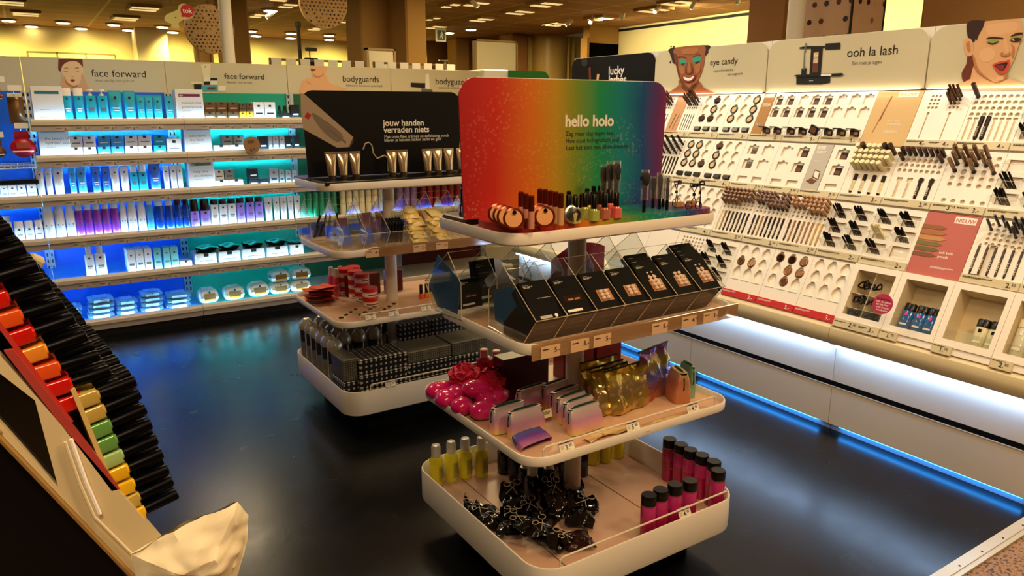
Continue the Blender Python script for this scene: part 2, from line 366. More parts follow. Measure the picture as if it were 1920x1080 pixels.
# ceiling lights
lit = mat('lamp_panel', '#fff3cf', .5, emit=.8, ecol='#ffd890'); lit2 = mat('downlight_lit', '#fff3cf', .5, emit=16, ecol='#fff0c4')
frm = mat('lamp_frame', '#a57e4c', .6)
tubes = [(20, 3, 34, 5), (48, 24, 34, 6), (270, 14, 40, 6), (235, 33, 34, 5), (540, 8, 26, 4), (483, 27, 20, 4), (655, 38, 24, 4), (593, 52, 22, 3), (527, -5, 30, 4), (1024, 6, 40, 7), (975, 21, 36, 6), (903, 35, 30, 5), (818, 49, 26, 4), (1046, 44, 30, 4), (1126, 33, 30, 5), (1226, 17, 36, 6), (893, 5, 30, 4), (1270, 3, 36, 5), (812, 33, 14, 3), (845, 8, 20, 3)]
for i, (px, py, w, h) in enumerate(tubes):
    p = at(px, py, 2, 2.985); m = MB(); g = MB()
    k = w*p.length/1380*.5/.9; q_ = .24
    m.box(-k, -q_, -.02, k, q_, .015); m.box(-k+.02, -.01, -.024, k-.02, .01, -.018)
    g2 = MB(); g.bbox(-k+.03, -.18, -.03, k-.03, -.08, -.018, .004); g2.bbox(-k+.03, .08, -.03, k-.03, .18, -.018, .004)
    thing('ceiling_light', 'lit twin-tube ceiling light at %s, %s of the ceiling row there' % ('the upper left' if px < 300 else 'the left centre' if px < 700 else 'the upper right', nth(i)), 'ceiling light', [('housing', m.mesh('h', frm, 0)), ('lamp_tube', g.mesh('d', lit, 0)), ('lamp_tube', g2.mesh('d', lit, 0))], loc=p, group='ceiling lights')
for i, (px, py) in enumerate(((59, 48), (152, 52), (240, 55), (324, 59), (507, 18), (480, 66), (545, 70), (617, 73), (546, 61), (617, 65), (842, 60), (883, 54), (16, 37), (118, 41), (213, 45), (304, 49), (470, 57))):
    p = at(px, py, 2, 2.99); m = MB(); m.lathe([(.13, .01), (.13, -.012), (.10, -.02)], 20); g = MB(); g.lathe([(.10, -.012), (.085, -.03), (0, -.035)], 20)
    thing('downlight', 'round lit downlight in the ceiling, %s counted from the left' % nth(i), 'downlight', [('ring', m.mesh('r', frm)), ('lens', g.mesh('l', lit2))], loc=p, group='round downlights')
def track_spot(px, py, a, lab):
    p = at(px, py, 2, 2.86); m = MB(); m.cyl((0, 0, .14), (0, 0, .02), .012); m.M = Matrix.Rotation(a, 4, 'Z')@Matrix.Rotation(.5, 4, 'Y'); g = MB(); g.M = m.M
    m.cyl((-.1, 0, .02), (.12, 0, 0), .045, .05, 14); g.cyl((.12, 0, 0), (.125, 0, 0), .044, n=14)
    thing('track_spotlight', lab, 'spotlight', [('body', m.mesh('b', white)), ('lens', g.mesh('l', lit2))], loc=p+Vector((0, 0, .06)), scale=.6)
track_spot(508, 36, 2.6, 'white spotlight hanging left above the black sign'); track_spot(888, 15, .3, 'white spotlight with twin heads under the ceiling centre')
track_spot(1068, 50, 2.2, 'small white spotlight over the round column'); track_spot(1110, 46, 3.6, 'white spotlight over the dark doorway')
track_spot(1168, 37, 1.0, 'white tube spotlight near the cream wall'); track_spot(1232, 27, 3.4, 'white spotlight above the cream wall edge'); track_spot(1300, 17, 1.2, 'long spotlight above the eye make-up header'); track_spot(1385, 8, 1.0, 'spotlight nearest the brown column')
# spotted hanging discs and cube
sp = [mat('deco_tan', '#c8a26a', .7)]+[mat('dot_%d' % i, c, .7) for i, c in enumerate(('#2a1418', '#5a3024', '#8a6a4a', '#c8b088', '#3a2a3a'))]
def disc(px, py, Y, r, lab, sd):
    p = at(px, py, 1, Y); m = MB(); rr = random.Random(sd)
    m.M = Matrix.Translation(p)@Matrix.Rotation(PI/2, 4, 'X'); m.prism(circ(0, 0, r, 48), -.02, .02)
    st = r/6
    for i in range(-7, 8):
        for j in range(-7, 8):
            x = (i+(j % 2)*.5)*st; y = j*st*.87
            if x*x+y*y < (r*.95)**2: m.flat(circ(x, y, st*.24, 10), .022, rr.choice((1, 1, 2, 2, 3, 3, 4, 5)))
    w = MB(); w.tube([(p.x, Y, p.z+r), (p.x, Y, 2.99)], .003)
    thing('hanging_disc', lab, 'decoration', [('disc', m.mesh('disc', sp, 0)), ('cord', w.mesh('cord', ink, 0))])
disc(393, 55, 7.15, .205, 'round spotted hanging disc behind the white pole', 1)
disc(606, 6, 7.3, .235, 'round spotted hanging disc cut by the top edge of the photo', 2)
p0 = at(1506, 40, 0, 4.6); m = MB(); Yc = p0.y; pr = random.Random(5)
m.box(4.6, Yc-.36, 1.9, 4.96, Yc, 2.34)
pinkd = [mat('cube_pink', '#c9a88e', .6), mat('cube_tan', '#a98654', .6)]+sp[1:]
sid = MB()
for i in range(4):
    for j in range(4):
        u = .05+i*.09+(j % 2)*.03; v = .05+j*.11
        if u > .35: continue
        m.M = Matrix(((0, 0, -1, 4.6), (-1, 0, 0, Yc), (0, 1, 0, 1.9), (0, 0, 0, 1))); m.flat(circ(u, v, .018, 14), .002, pr.choice((2, 3, 4, 5, 6)))
        m.M = Matrix(((1, 0, 0, 4.6), (0, 0, -1, Yc-.36), (0, 1, 0, 1.9), (0, 0, 0, 1))); m.flat(circ(u, v, .018, 14), .002, pr.choice((2, 3, 4, 5, 6)))
m.M = Matrix.Identity(4)
f = MB()
for (x, y) in ((4.6, Yc), (4.6, Yc-.36), (4.96, Yc-.36)): f.box(x-.006, y-.006, 1.9, x+.006, y+.006, 2.345)
f.box(4.594, Yc-.366, 2.34, 4.966, Yc+.006, 2.35)
thing('spotted_cube', 'hanging pink cube with dark and tan spots above the lash header', 'decoration', [('cube', m.mesh('c', pinkd, 0)), ('frame', f.mesh('f', dark, 0))])
# hanging bird shaped sign with speech bubble
p = at(322, 30, 1, 6.3); m = MB(); m.M = Matrix.Translation(p)@Matrix.Rotation(PI/2, 4, 'X'); k = .0036
P_ = lambda pts: [((x-322)*k, (30-y)*k) for x, y in pts]
bird = smooth_poly(P_([(307, 37), (312, 28), (324, 22), (335, 16), (338, 8), (346, 4), (356, 6), (365, 14), (366, 24), (360, 32), (350, 35), (341, 38), (334, 44), (334, 53), (320, 53), (320, 46), (311, 43)]), 4)
m.prism(bird, -.004, .004, 0)
m.flat(circ((353-322)*k, (30-18)*k, 13*k, 24), .006, 1); m.flat(P_([(341, 24), (341, 31), (348, 30)]), .006, 1)
m.flat(circ((329-322)*k, (30-33)*k, 1.5*k, 10), .006, 3)
m.text('tok', 13*k, (353-322)*k, (30-22)*k, .007, 2, 'CENTER', .02)
w = MB(); w.tube([(p.x, 6.3, p.z+.08), (p.x, 6.3, 2.99)], .002)
thing('hanging_sign', 'hanging cream bird-shaped sign with a red speech bubble', 'sign', [('board', m.mesh('b', [mat('bird_cream', '#c9bb70', .6), red, paper, ink], 0)), ('cord', w.mesh('c', ink, 0))])
# exit sign and pictures far away
p = at(827, 66, 1, 12); m = MB(); m.bbox(p.x-.1, 12, p.z-.11, p.x+.1, 12.03, p.z+.12, .004); g = MB(); g.box(p.x-.07, 11.99, p.z-.08, p.x+.07, 12, p.z+.08); g.M = Matrix.Translation((p.x, 11.985, p.z))@Matrix.Rotation(PI/2, 4, 'X')
g.flat(circ(.01, .045, .014, 10), 0, 1); g.flat([(-.02, .025), (.03, .03), (.045, -.005), (.02, .0), (.035, -.06), (.015, -.06), (0, -.02), (-.03, -.055), (-.045, -.045), (-.01, .0)], 0, 1)
g.M = Matrix.Identity(4); cc = MB(); cc.tube([(p.x, 12.01, p.z+.12), (p.x, 12.01, 2.99)], .006)
thing('exit_sign', 'small hanging emergency exit sign with running figure left of the round downlights', 'sign', [('box', m.mesh('b', white, 0)), ('panel', g.mesh('p', [mat('exit_green', '#1f5a44', .5), paper], 0)), ('rod', cc.mesh('r', dark, 0))])
p = at(834, 100, 1, 10); m = MB(); m.lathe([(.016, 0), (.016, 2.28)], 10, c=(p.x, 10, 0)); g = MB(); g.bbox(p.x-.1, 9.97, 2.27, p.x+.04, 10.03, 2.295, .004)
thing('label_pole', 'thin grey pole with a flat top in front of the dark entrance', 'pole', [('pole', m.mesh('p', steel)), ('arm', g.mesh('a', steel, 0))])
# free-standing white boards beyond the shelves
def backboard(px0, px1, pt, Y, lab, mt=white, zt=None, t=.06):
    a = at(px0, pt[0], 1, Y); x0, x1 = a.x, at(px1, pt[1], 1, Y).x; z1 = zt or a.z
    m = MB(); m.bbox(x0, Y, .1, x1, Y+t, z1, .01); f = MB()
    f.box(x0-.02, Y-.01, .1, x0, Y+t+.01, z1+.02); f.box(x1, Y-.01, .1, x1+.02, Y+t+.01, z1+.02); f.box(x0-.02, Y-.01, z1, x1+.02, Y+t+.01, z1+.02); f.box(x0, Y-.02, 0, x1, Y+t+.06, .1)
    thing('partition_board', lab, 'board', [('panel', m.mesh('p', mt, 0)), ('frame', f.mesh('f', mat('frame_tan', '#a88a58', .5), 0))])
backboard(893, 968, (74, 68), 8.6, 'large white partition board beside the round column', mat('board_white', '#e3dcc0', .5), 2.45)
backboard(690, 738, (97, 93), 8.0, 'small white partition board in front of the broad tan column', mat('board_white'), 2.23)
backboard(371, 395, (104, 102), 7.4, 'small brown-framed board left of the white pole', mat('board_tan', '#b89a60', .6), 2.16)
# clothes rails with tickets just beyond the skincare wall
for a, b_, py, lab, i in ((505, 686, 116, 'low brown rail with white tickets behind the shelves, left piece', 0), (700, 855, 122, 'low brown rail with white tickets behind the shelves, right piece', 1)):
    x0, x1 = at(a, py, 1, 7.1).x, at(b_, py, 1, 7.1).x; z = 2.03; m = MB(); m.box(x0, 7.1, z, x1, 7.12, z+.02); m.box(x0, 7.1, 0, x0+.02, 7.12, z); m.box(x1-.02, 7.1, 0, x1, 7.12, z)
    tk = [('rail', m.mesh('r', mat('rail_brown', '#7a5a36', .5), 0))]
    for q in range(7):
        g = MB(); xx = x0+(x1-x0)*(q+.5)/7; g.box(xx-.05, 7.085, z-.05, xx+.04, 7.095, z+.02); tk.append(('ticket', g.mesh('t', paper, 0)))
    thing('ticket_rail', lab, 'rail', tk)
# end cabinet with green panel
a = at(903, 133, 1, 6.6); b_ = at(954, 129, 1, 6.6); m = MB(); m.bbox(a.x+.02, 6.6, 0, b_.x, 7.4, 1.985, .01)
x0, x1 = at(955, 131, 1, 6.58).x, at(1030, 131, 1, 6.58).x
g = MB(); g.M = Matrix.Translation((0, 6.60, 0))@Matrix.Rotation(PI/2, 4, 'X'); g.prism([(x0, 1.2), (x1, 1.2)]+[(x1-.08+.08*math.cos(t), 1.9+.08*math.sin(t)) for t in (0, .4, .8, 1.2, 1.57)]+[(x0, 1.98)], -.02, .02)
s_ = MB(); s_.box(x0, 6.6, 0, x1, 7.2, 1.2)
thing('end_cabinet', 'white end cabinet with a rounded green panel behind the rainbow sign', 'cabinet', [('body', m.mesh('b', white)), ('sign_panel', g.mesh('g', mat('sign_green', '#16702a', .45))), ('base', s_.mesh('s', white, 0))])
# ------------------------------------------------------------------ the make-up wall on the right
CW, RZ = .23875, (1.69, 1.413, 1.135, .857, .568)
def col_y(c): return 1.095+CW*(c+1)          # left edge (as seen) of column c
def cell_m(c, r):
    z0 = RZ[r+1]; return Matrix(((0, .445, -.8955, 2.9406+.497*z0), (-1, 0, 0, col_y(c)), (0, .8955, .445, z0), (0, 0, 0, 1)))
def cell_l(r): return (RZ[r]-RZ[r+1])/.8955
BAYS = []
def sgn(v): return (v > 0)-(v < 0)
gold = mat('rose_gold', '#c98a5e', .25, .9); beige = mat('powder_beige', '#d2b48c', .7); brownp = mat('powder_brown', '#6b4326', .7)
railp = mat('rail_paper', '#cdc2a2', .6); well = mat('well_white', '#dfd2b6', .5)  # beige of the wells stands in for shade inside the holes
def price(m, s, x, y, sz, mi=0):
    if '.' in s and not s.endswith('-'):
        a, b_ = s.split('.'); m.text(a+'.', sz, x, y, .0012, mi, 'LEFT', .006); m.text(b_, sz*.55, x+sz*(.72 if len(a) == 1 else 1.3), y+sz*.33, .0012, mi, 'LEFT', .008)
    else: m.text(s, sz, x, y, .0012, mi, 'LEFT', .006)
def small_print(m, x, y, w, rows, h, mi, rr):
    for k in range(rows):
        xx = x; yy = y-k*h*1.9
        while xx < x+w*(1 if k < rows-1 else .6):
            q = rr.uniform(.004, .012); m.box(xx, yy, 0, min(xx+q, x+w), yy+h, .0007, mi); xx += q+.0022
def round_pot():
    m = MB(); m.lathe([(.0, -.016), (.024, -.016), (.026, -.002), (.026, .005), (.019, .006), (.0175, .003)], 20, 0); m.lathe([(.0175, .003), (.0, .0035)], 20, 1)
    m.box(-.006, .024, -.002, .006, .031, .005, 0); return m.mesh('pot', [black, beige])
def round_pot_tilt():
    m = MB(); m.M = Matrix.Translation((0, .004, -.004))@Matrix.Rotation(-.6, 4, 'X')@Matrix.Rotation(.3, 4, 'Y'); m.lathe([(.0, -.01), (.024, -.01), (.025, .004), (.021, .005)], 20, 0); m.lathe([(.021, .005), (.0, .005)], 20, 1); return m.mesh('pot', [black, brownp])
def square_pot():
    m = MB(); m.bbox(-.022, -.024, -.02, .022, .024, -.004, .003, 0); m.box(-.015, -.016, -.0045, .015, .006, -.003, 1); return m.mesh('square_pot', [black, brownp])
def open_compact():
    b_ = MB(); b_.bbox(-.026, -.02, .0, .026, .022, .009, .002, 0)
    for i in range(2):
        for j in range(2): b_.box(-.022+i*.023, -.016+j*.018, .0085, -.001+i*.023, -.001+j*.018, .0098, 1+(i+j) % 2)
    l = MB(); l.M = Matrix.Translation((0, .022, .009))@Matrix.Rotation(1.25, 4, 'X'); l.bbox(-.026, .0, -.004, .026, .042, .0, .0015, 0); l.box(-.021, .005, 0, .021, .037, .0006, 1)
    return [('pan', b_.mesh('pan', [black, beige, brownp])), ('mirror_lid', l.mesh('lid', [black, mat('mirror', '#cfd4d6', .05, 1)]))]
def pencil(n, L, r, mats, cap=.35, taper=False):
    def f():
        b_ = MB(); b_.cyl((0, 0, -.03), (0, 0, L*(1-cap)), r, n=8); c = MB(); c.cyl((0, 0, L*(1-cap)), (0, 0, L), r*1.12, r*(.9 if not taper else .4), 8)
        return [('barrel', b_.mesh('b', mats[0])), ('cap', c.mesh('c', mats[1]))]
    return proto(n, f)
def pen1(n, L, r, m0, m1, cap=.4):
    def f():
        b_ = MB(); b_.cyl((0, 0, -.03), (0, 0, L*(1-cap)), r, n=8, mi=0); b_.cyl((0, 0, L*(1-cap)), (0, 0, L), r*1.1, n=10, mi=1); b_.cyl((0, 0, L), (0, 0, L+.0015), r*.6, n=10, mi=0); return b_.mesh(n, [m0, m1])
    return proto(n, f)
clearcap = clear('clear_cap', '#e8d2bc', .25, .1, .45, '#cba78a'); brn_m = mat('pencil_brown', '#4a2c1a', .35); choc = mat('pencil_choc', '#21120c', .3); tanp = mat('pencil_tan', '#a37a4c', .4); yelp = mat('pencil_sand', '#c9a75f', .4); crm = mat('cap_cream', '#e6dcb4', .35)
ROWN = ('top', 'second', 'third', 'bottom')
def colname(c): return '%s tray from right' % nth(c)
def put(name, label, cat, parts, M, loc, rot=None, group=None):
    thing(name, label, cat, parts, group=group, M=M@Matrix.Translation(loc)@(rot or Matrix.Identity(4)))
OUT = Matrix.Rotation(-.28, 4, 'X')            # things in holes stand off the board and tip upwards a little
def tray_round(P, M, c, r, pat, clearlid=False, drawers=(1, 1, 1)):
    L = cell_l(r); us = (.046, .119, .192); vs = (L-.045, L-.108, L-.171); rad = .0275; holes = []; dep = []
    for v in vs:
        for u in us:
            h = []
            for i in range(20):
                t = 2*PI*i/20; rr_ = rad+(.007 if i in (4, 5, 6) else 0); h.append((u+rr_*math.cos(t)*.96, v+rr_*math.sin(t)))
            holes.append(h); dep.append(.034)
    if not clearlid:
        for u in us: holes.append([(u-.026, .052), (u+.026, .052), (u+.026, .085), (u-.026, .085)]); dep.append(.03)
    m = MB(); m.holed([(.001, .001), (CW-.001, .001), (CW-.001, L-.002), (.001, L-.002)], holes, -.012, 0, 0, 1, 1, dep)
    if clearlid:
        for u in us: m.M = Matrix.Translation((u, .052+.034, .0)); m.box(-.026, .022, 0, .026, .027, .003)
        m.M = Matrix.Identity(4)
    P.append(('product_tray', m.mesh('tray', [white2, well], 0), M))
    for j, v in enumerate(vs):
        for i, u in enumerate(us):
            k = pat[j][i]
            if not k: continue
            w = 'upper middle lower'.split()[j]+' '+'left centre right'.split()[i]
            if clearlid:
                def fb():
                    q = MB(); q.lathe([(0, -.014), (.023, -.014), (.025, 0), (.02, .004)], 18, 0); q.lathe([(.02, .004), (0, .003)], 18, 1); return q.mesh('bp', [brownp, gold])
                put('bronzer_pot', 'bronze powder pot, %s hole, bottom row, %s' % (w, colname(c)), 'make-up pot', proto('bronze_pot', fb), M, (u, v, -.004), Matrix.Rotation(-.4 if k == 2 else 0, 4, 'X'))
            else:
                put('powder_pot', 'black round powder pot, %s hole, %s row, %s' % (w, ROWN[r], colname(c)), 'make-up pot', proto('rp%d' % k, round_pot if k == 1 else round_pot_tilt), M, (u, v, 0))
    if not clearlid:
        for i, u in enumerate(us):
            if drawers[i]:
                def fd():
                    q = MB(); q.bbox(-.023, -.012, -.02, .023, .012, .014, .002); q.box(-.018, .0121, -.015, .018, .0125, .01, 1); return q.mesh('dp', [black, beige])
                put('flat_compact', 'flat black compact in the %s drawer, %s row, %s' % ('left centre right'.split()[i], ROWN[r], colname(c)), 'compact', proto('dp', fd), M, (u, .066, 0))
def tray_square(P, M, c, r, u0, us, rows, comp, dr=0, hw=.026):
    L = cell_l(r); holes = []; dep = []; vs = (L-.05, L-.125) if not dr else (L-.055, L-.145)
    for v in vs:
        for u in us:
            h = [(u-hw, v-.028), (u+hw, v-.028), (u+hw, v+.026)]+[(u+.012*math.cos(t), v+.026+.011*math.sin(t)) for t in (0, .8, 1.57, 2.3, PI)]+[(u-hw, v+.026)]
            holes.append(h); dep.append(.038)
    for u in us: holes.append([(u-hw, .052 if dr else .05), (u+hw, .052 if dr else .05), (u+hw, .088), (u-hw, .088)]); dep.append(.03)
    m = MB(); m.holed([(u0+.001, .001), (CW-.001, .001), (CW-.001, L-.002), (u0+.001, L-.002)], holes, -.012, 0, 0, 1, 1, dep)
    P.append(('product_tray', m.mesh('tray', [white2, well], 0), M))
    for j, v in enumerate(vs):
        for i, u in enumerate(us):
            if rows[j][i]: put('square_pot', 'square black pot in the %s %s recess, %s row, %s' % (('upper', 'lower')[j], nth(i), ROWN[r], colname(c)), 'make-up pot', proto('sp', square_pot), M, (u+.003, v-.004, -.006))
    for i, u in enumerate(us):
        if comp[i] == 1: put('open_compact', 'open black palette, %s from left, %s row, %s' % (nth(i), ROWN[r], colname(c)), 'compact', proto('oc', open_compact), M, (u, .058, -.002), Matrix.Rotation(.5, 4, 'X'))
        if comp[i] == 2: put('tilted_compact', 'closed black palette tipped askew beside the open ones in the top row of trays', 'compact', proto('tc', lambda: (lambda q: (q.bbox(-.026, -.024, 0, .026, .024, .014, .002), q.box(-.018, -.016, .0141, .018, .016, .0147, 1), q.mesh('tc', [black, brownp]))[-1])(MB())), M, (u, .075, .012), Matrix.Rotation(.5, 4, 'X')@Matrix.Rotation(-.4, 4, 'Z'))
def tray_holes(P, M, c, r, us, vs, rad, slots=(), sw=.007, sv=(.06, .16), head=0, extra=()):
    L = cell_l(r); holes = [circ(u, v, rad, 12) for v in vs for u in us]+[circ(u, v, rad, 12) for u, v in extra]; dep = [.03]*len(holes)
    for u in slots:
        holes.append([(u-sw/2, sv[0]), (u+sw/2, sv[0]), (u+sw/2, sv[1]), (u-sw/2, sv[1])] if not head else [(u-sw/2, sv[0]), (u+sw/2, sv[0]), (u+sw/2, sv[1]-head), (u+sw, sv[1]-head), (u+sw, sv[1]), (u-sw, sv[1]), (u-sw, sv[1]-head), (u-sw/2, sv[1]-head)]); dep.append(.008)
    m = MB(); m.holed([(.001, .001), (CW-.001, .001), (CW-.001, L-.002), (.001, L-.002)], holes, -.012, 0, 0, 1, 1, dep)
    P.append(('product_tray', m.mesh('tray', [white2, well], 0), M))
def fill_pens(M, c, r, us, vs, keep, key, L, rad, m0, m1, cap, name, look, cat):
    """pens standing out of the holes; keep(i,j) says which holes are full"""
    for j, v in enumerate(vs):
        for i, u in enumerate(us):
            if keep(i, j): put(name, '%s, %s in the %s line, %s row, %s' % (look, nth(i), nth(j), ROWN[r], colname(c)), cat, pen1(key, L, rad, m0, m1, cap), M, (u, v, 0), OUT@Matrix.Rotation(random.uniform(-.04, .04), 4, 'Y'))
def slot_pens(M, c, r, us, sv, m0s, rad, name, look, cat, m1=None):
    L = sv[1]-sv[0]-.006
    for i, u in enumerate(us):
        mm = m0s[i % len(m0s)]
        if mm is None: continue
        def f(mm=mm):
            q = MB(); q.cyl((0, 0, 0), (0, L*.62, 0), rad, n=8, mi=0); q.cyl((0, L*.62, 0), (0, L, 0), rad*1.08, n=8, mi=1); q.cyl((0, -.008, 0), (0, 0, 0), rad*.3, rad, 8, mi=1)
            for k in range(5): q.box(-rad*.4, L*.1+k*L*.09, rad*.9, rad*.4, L*.1+k*L*.09+L*.05, rad*1.04, 2)
            return q.mesh('sp', [mm, m1 or mm, railp])
        put(name, '%s lying in the %s slot, %s row, %s' % (look, nth(i), ROWN[r], colname(c)), cat, proto('slot%s%.4f%.3f%s' % (mm.name, rad, L, (m1 or mm).name), f), M, (u, sv[0]+.009, .001))
def tray_boxes(P, M, c, r, skip=(), cols=2, mats_=None, n=7, white_at=None):
    L = cell_l(r); us = (.062, .178); vs = (L-.065, L-.145, L-.222); m = MB()
    m.holed([(.001, .001), (CW-.001, .001), (CW-.001, L-.002), (.001, L-.002)], [[(u-.042, v-.026), (u+.042, v-.026), (u+.042, v+.03), (u-.042, v+.03)] for v in vs for u in us], -.012, 0, 0, 1, 1, .04)
    P.append(('product_tray', m.mesh('tray', [white2, mat('well_tan', '#b89a72', .6)], 0), M))
    for j, v in enumerate(vs):
        for i, u in enumerate(us):
            h = MB(); x0, x1, y0, y1 = u-.044, u+.044, v-.03, v+.032
            h.add([(x0, y0, 0), (x1, y0, 0), (x1, y0+.02, .05), (x0, y0+.02, .05)], [(0, 1, 2, 3)]); h.add([(x0, y0, 0), (x0, y0+.02, .05), (x0, y1, 0)], [(0, 1, 2)]); h.add([(x1, y0, 0), (x1, y0+.02, .05), (x1, y1, 0)], [(0, 1, 2)])
            h.tube([(x0, y1, 0), (x0, y0+.02, .05), (x1, y0+.02, .05), (x1, y1, 0)], .0009, 4, 1)
            P.append(('pencil_holder', h.mesh('holder', [acrylic, edge], 0), M))
            if (i, j) in skip: continue
            k = n
            for q in range(k):
                q1, q2 = q % 4, q//4; mm = (crm if white_at == (i, j) else black)
                put('eyeliner_pencil', '%s pencil, %s of the %s %s bundle, %s row, %s' % ('cream' if white_at == (i, j) else 'black', nth(q), ('upper', 'middle', 'lower')[j], ('left', 'right')[i], ROWN[r], colname(c)), 'pencil',
                    pen1('el'+mm.name, .062, .0042, choc if mm is black else crm, mm, .4), M, (u-.022+q1*.0115+q2*.004, v-.012+q2*.011, -.004), Matrix.Rotation(-.75+.1*q2, 4, 'X')@Matrix.Rotation(-.35+random.uniform(-.1, .1), 4, 'Y'))
def tray_plain(P, M, r, c, col, u0=0, u1=CW, v0=.0):
    L = cell_l(r); m = MB(); m.bbox(u0+.001, v0+.001, -.012, u1-.001, L-.002, .002, .001, 0); return m, L
def tray_window(P, M, c, r):
    L = cell_l(r); m = MB(); o = [(.001, .03), (CW-.001, .03), (CW-.001, L-.002), (.001, L-.002)]; w0, w1, v0, v1 = .03, CW-.022, .062, L-.032
    m.holed(o, [[(w0, v0), (w1, v0), (w1, v1), (w0, v1)]], -.10, .018, 0, 1, 1, .112); m.box(.001, 0, -.02, CW-.001, .03, .012, 0)
    P.append(('window_box', m.mesh('wb', [white2, mat('well_cream', '#ddcfae', .5)], 0), M))
    g = MB(); g.box(w0, v0, .006, w1, v0+.045, .008); P.append(('acrylic_lip', g.mesh('g', acrylic, 0), M))
def rail(P, M, c, r, prices, rr, colr=None, inkm=None):
    m = MB(); m.bbox(.002, .004, .0, CW-.002, .042, .009, .001, 0); t = MB()
    t.M = Matrix.Translation((0, 0, .0095)); small_print(t, .012, .032, .085 if len(prices) > 1 or colr else .12, 3, .0016, 0, rr)
    for i, s in enumerate(prices):
        x = CW-.052 if i == len(prices)-1 else CW*.32; price(t, s, x, .012, .03, 0)
        if i < len(prices)-1: small_print(t, x+.045, .03, .05, 3, .0014, 0, rr)
    P.append(('price_rail', m.mesh('rail', colr or railp, 0), M, [('lettering', t.mesh('rl', inkm or ink, 0))]))
rr = random.Random(11)
REDP = mat('rail_red', '#c01a20', .5)
def poster_text(t, lines, x, y, s, mi=1, lead=1.15, b=.01, align='LEFT'):
    for i, a in enumerate(lines): t.text(a, s, x, y-i*s*lead, .003, mi, align, b)
def build_cell(P, c, r):
    M = cell_m(c, r); L = cell_l(r); k = (r, c); U8 = [.022+i*.0277 for i in range(8)]
    if k in ((0, 9), (0, 8), (1, 9), (1, 8), (2, 8), (2, 9), (1, 11)):
        pat = {(0, 9): ((0, 2, 0), (0, 1, 0), (2, 2, 0)), (0, 8): ((0, 0, 1), (1, 0, 1), (1, 0, 1)), (1, 9): ((1, 1, 0), (1, 1, 0), (1, 1, 2)), (1, 8): ((2, 0, 0), (1, 0, 0), (1, 0, 0))}.get(k, ((0, 0, 0),)*3)
        tray_round(P, M, c, r, pat, drawers=(0, 0, 0) if r == 2 else (1, 1, 1)); rail(P, M, c, r, ['3.-'] if r == 0 else ['4.-'], rr)
    elif k == (0, 7):
        tray_square(P, M, c, r, .078, (.113, .19), ((1, 1), (1, 1)), (1, 1)); m = MB(); m.bbox(.001, .044, -.012, .077, L-.002, .003, .001); t = MB(); t.box(.006, L-.03, .003, .07, L-.008, .0036, 1)
        poster_text(t, ['NIEUW'], .008, L-.026, .019, 2, b=.02); poster_text(t, ['5.-'], .012, .1, .035, 1, b=.02); t.M = Matrix.Translation((0, 0, .003)); small_print(t, .012, L-.07, .055, 5, .0025, 1, rr)
        P.append(('poster_strip', m.mesh('p', mat('poster_ochre', '#a97b45', .6), 0), M, [('lettering', t.mesh('t', [railp, paper, mat('poster_ochre')], 0))])); rail(P, M, c, r, ['5.-'], rr)
    elif k in ((0, 6), (0, 5)):
        tray_square(P, M, c, r, 0, (.042, .119, .196), (((0, 1, 1), (1, 1, 1)) if c == 6 else ((0, 0, 0), (0, 0, 0))), ((1, 1, 2) if c == 6 else (1, 1, 1))); rail(P, M, c, r, ['5.-'], rr)
    elif k == (0, 4):
        m, L = tray_plain(P, M, r, c, None); t = MB(); t.box(.115, L-.04, .002, .215, L-.01, .0028, 1); poster_text(t, ['NIEUW'], .12, L-.034, .027, 2, b=.02)
        t.prism([(.048, .07), (.052, .07), (.085, L-.04), (.083, L-.03), (.078, L-.035)], .002, .0035, 3); t.prism([(.062, .14), (.068, .14), (.074, .2), (.07, .2)], .003, .0042, 4)
        poster_text(t, ['brow liner', '& highlighter'], .112, .135, .014, 1); price(t, '3.50', .112, .098, .03, 1); t.M = Matrix.Translation((0, 0, .002)); small_print(t, .112, .085, .07, 4, .0018, 1, rr)
        P.append(('poster', m.mesh('p', mat('poster_beige', '#cfae78', .6), 0), M, [('print', t.mesh('t', [railp, paper, mat('poster_beige'), mat('pencil_bronze', '#a36a34', .5), mat('pencil_bronze_dark', '#7a4a24', .5)], 0))]))
    elif k == (0, 3):
        us = [.05, .068, .086]; us2 = [.15, .168, .186]; vs = [L-.035-i*.02 for i in range(4)]
        tray_holes(P, M, c, r, us+us2, vs, .0065, (.058, .16), .006, (.05, .19), .018)
        fill_pens(M, c, r, us2, vs[:3], lambda i, j: (i+j) < 4, 'pen_bronze', .075, .0055, brn_m, mat('cap_bronze', '#5a3a22', .2, .6), .7, 'brow_pencil', 'thin bronze-brown pencil', 'pencil'); rail(P, M, c, r, ['4.-', '4.-'], rr)
    elif k == (0, 2):
        vs = [L-.04-i*.03 for i in range(4)]; tray_holes(P, M, c, r, U8, vs, .0105, U8, .01, (.05, .165), .012)
        put('brow_marker', 'brown marker sticking out of the upper left hole above two dark pens', 'marker', pen1('marker_br', .085, .0095, choc, mat('marker_brown', '#3f2013', .35), .8), M, (U8[0], vs[0], 0), OUT)
        slot_pens(M, c, r, U8[2:4], (.05, .165), [choc, choc], .0095, 'brow_marker', 'thick dark brown pen', 'marker'); rail(P, M, c, r, ['4.-'], rr)
    elif k == (0, 10) or k == (0, 11):
        m, L = tray_plain(P, M, r, c, None, 0, .1); t = MB(); t.prism([(.03, .06), (.034, .06), (.05, .17), (.045, .17)], .002, .0035, 1); t.prism([(.06, .06), (.063, .06), (.078, .17), (.075, .17)], .002, .0035, 1); price(t, '3.-', .03, .2, .028, 0)
        P.append(('poster', m.mesh('p', mat('poster_peach', '#c9956a', .6), 0), M, [('print', t.mesh('t', [paper, choc], 0))]))
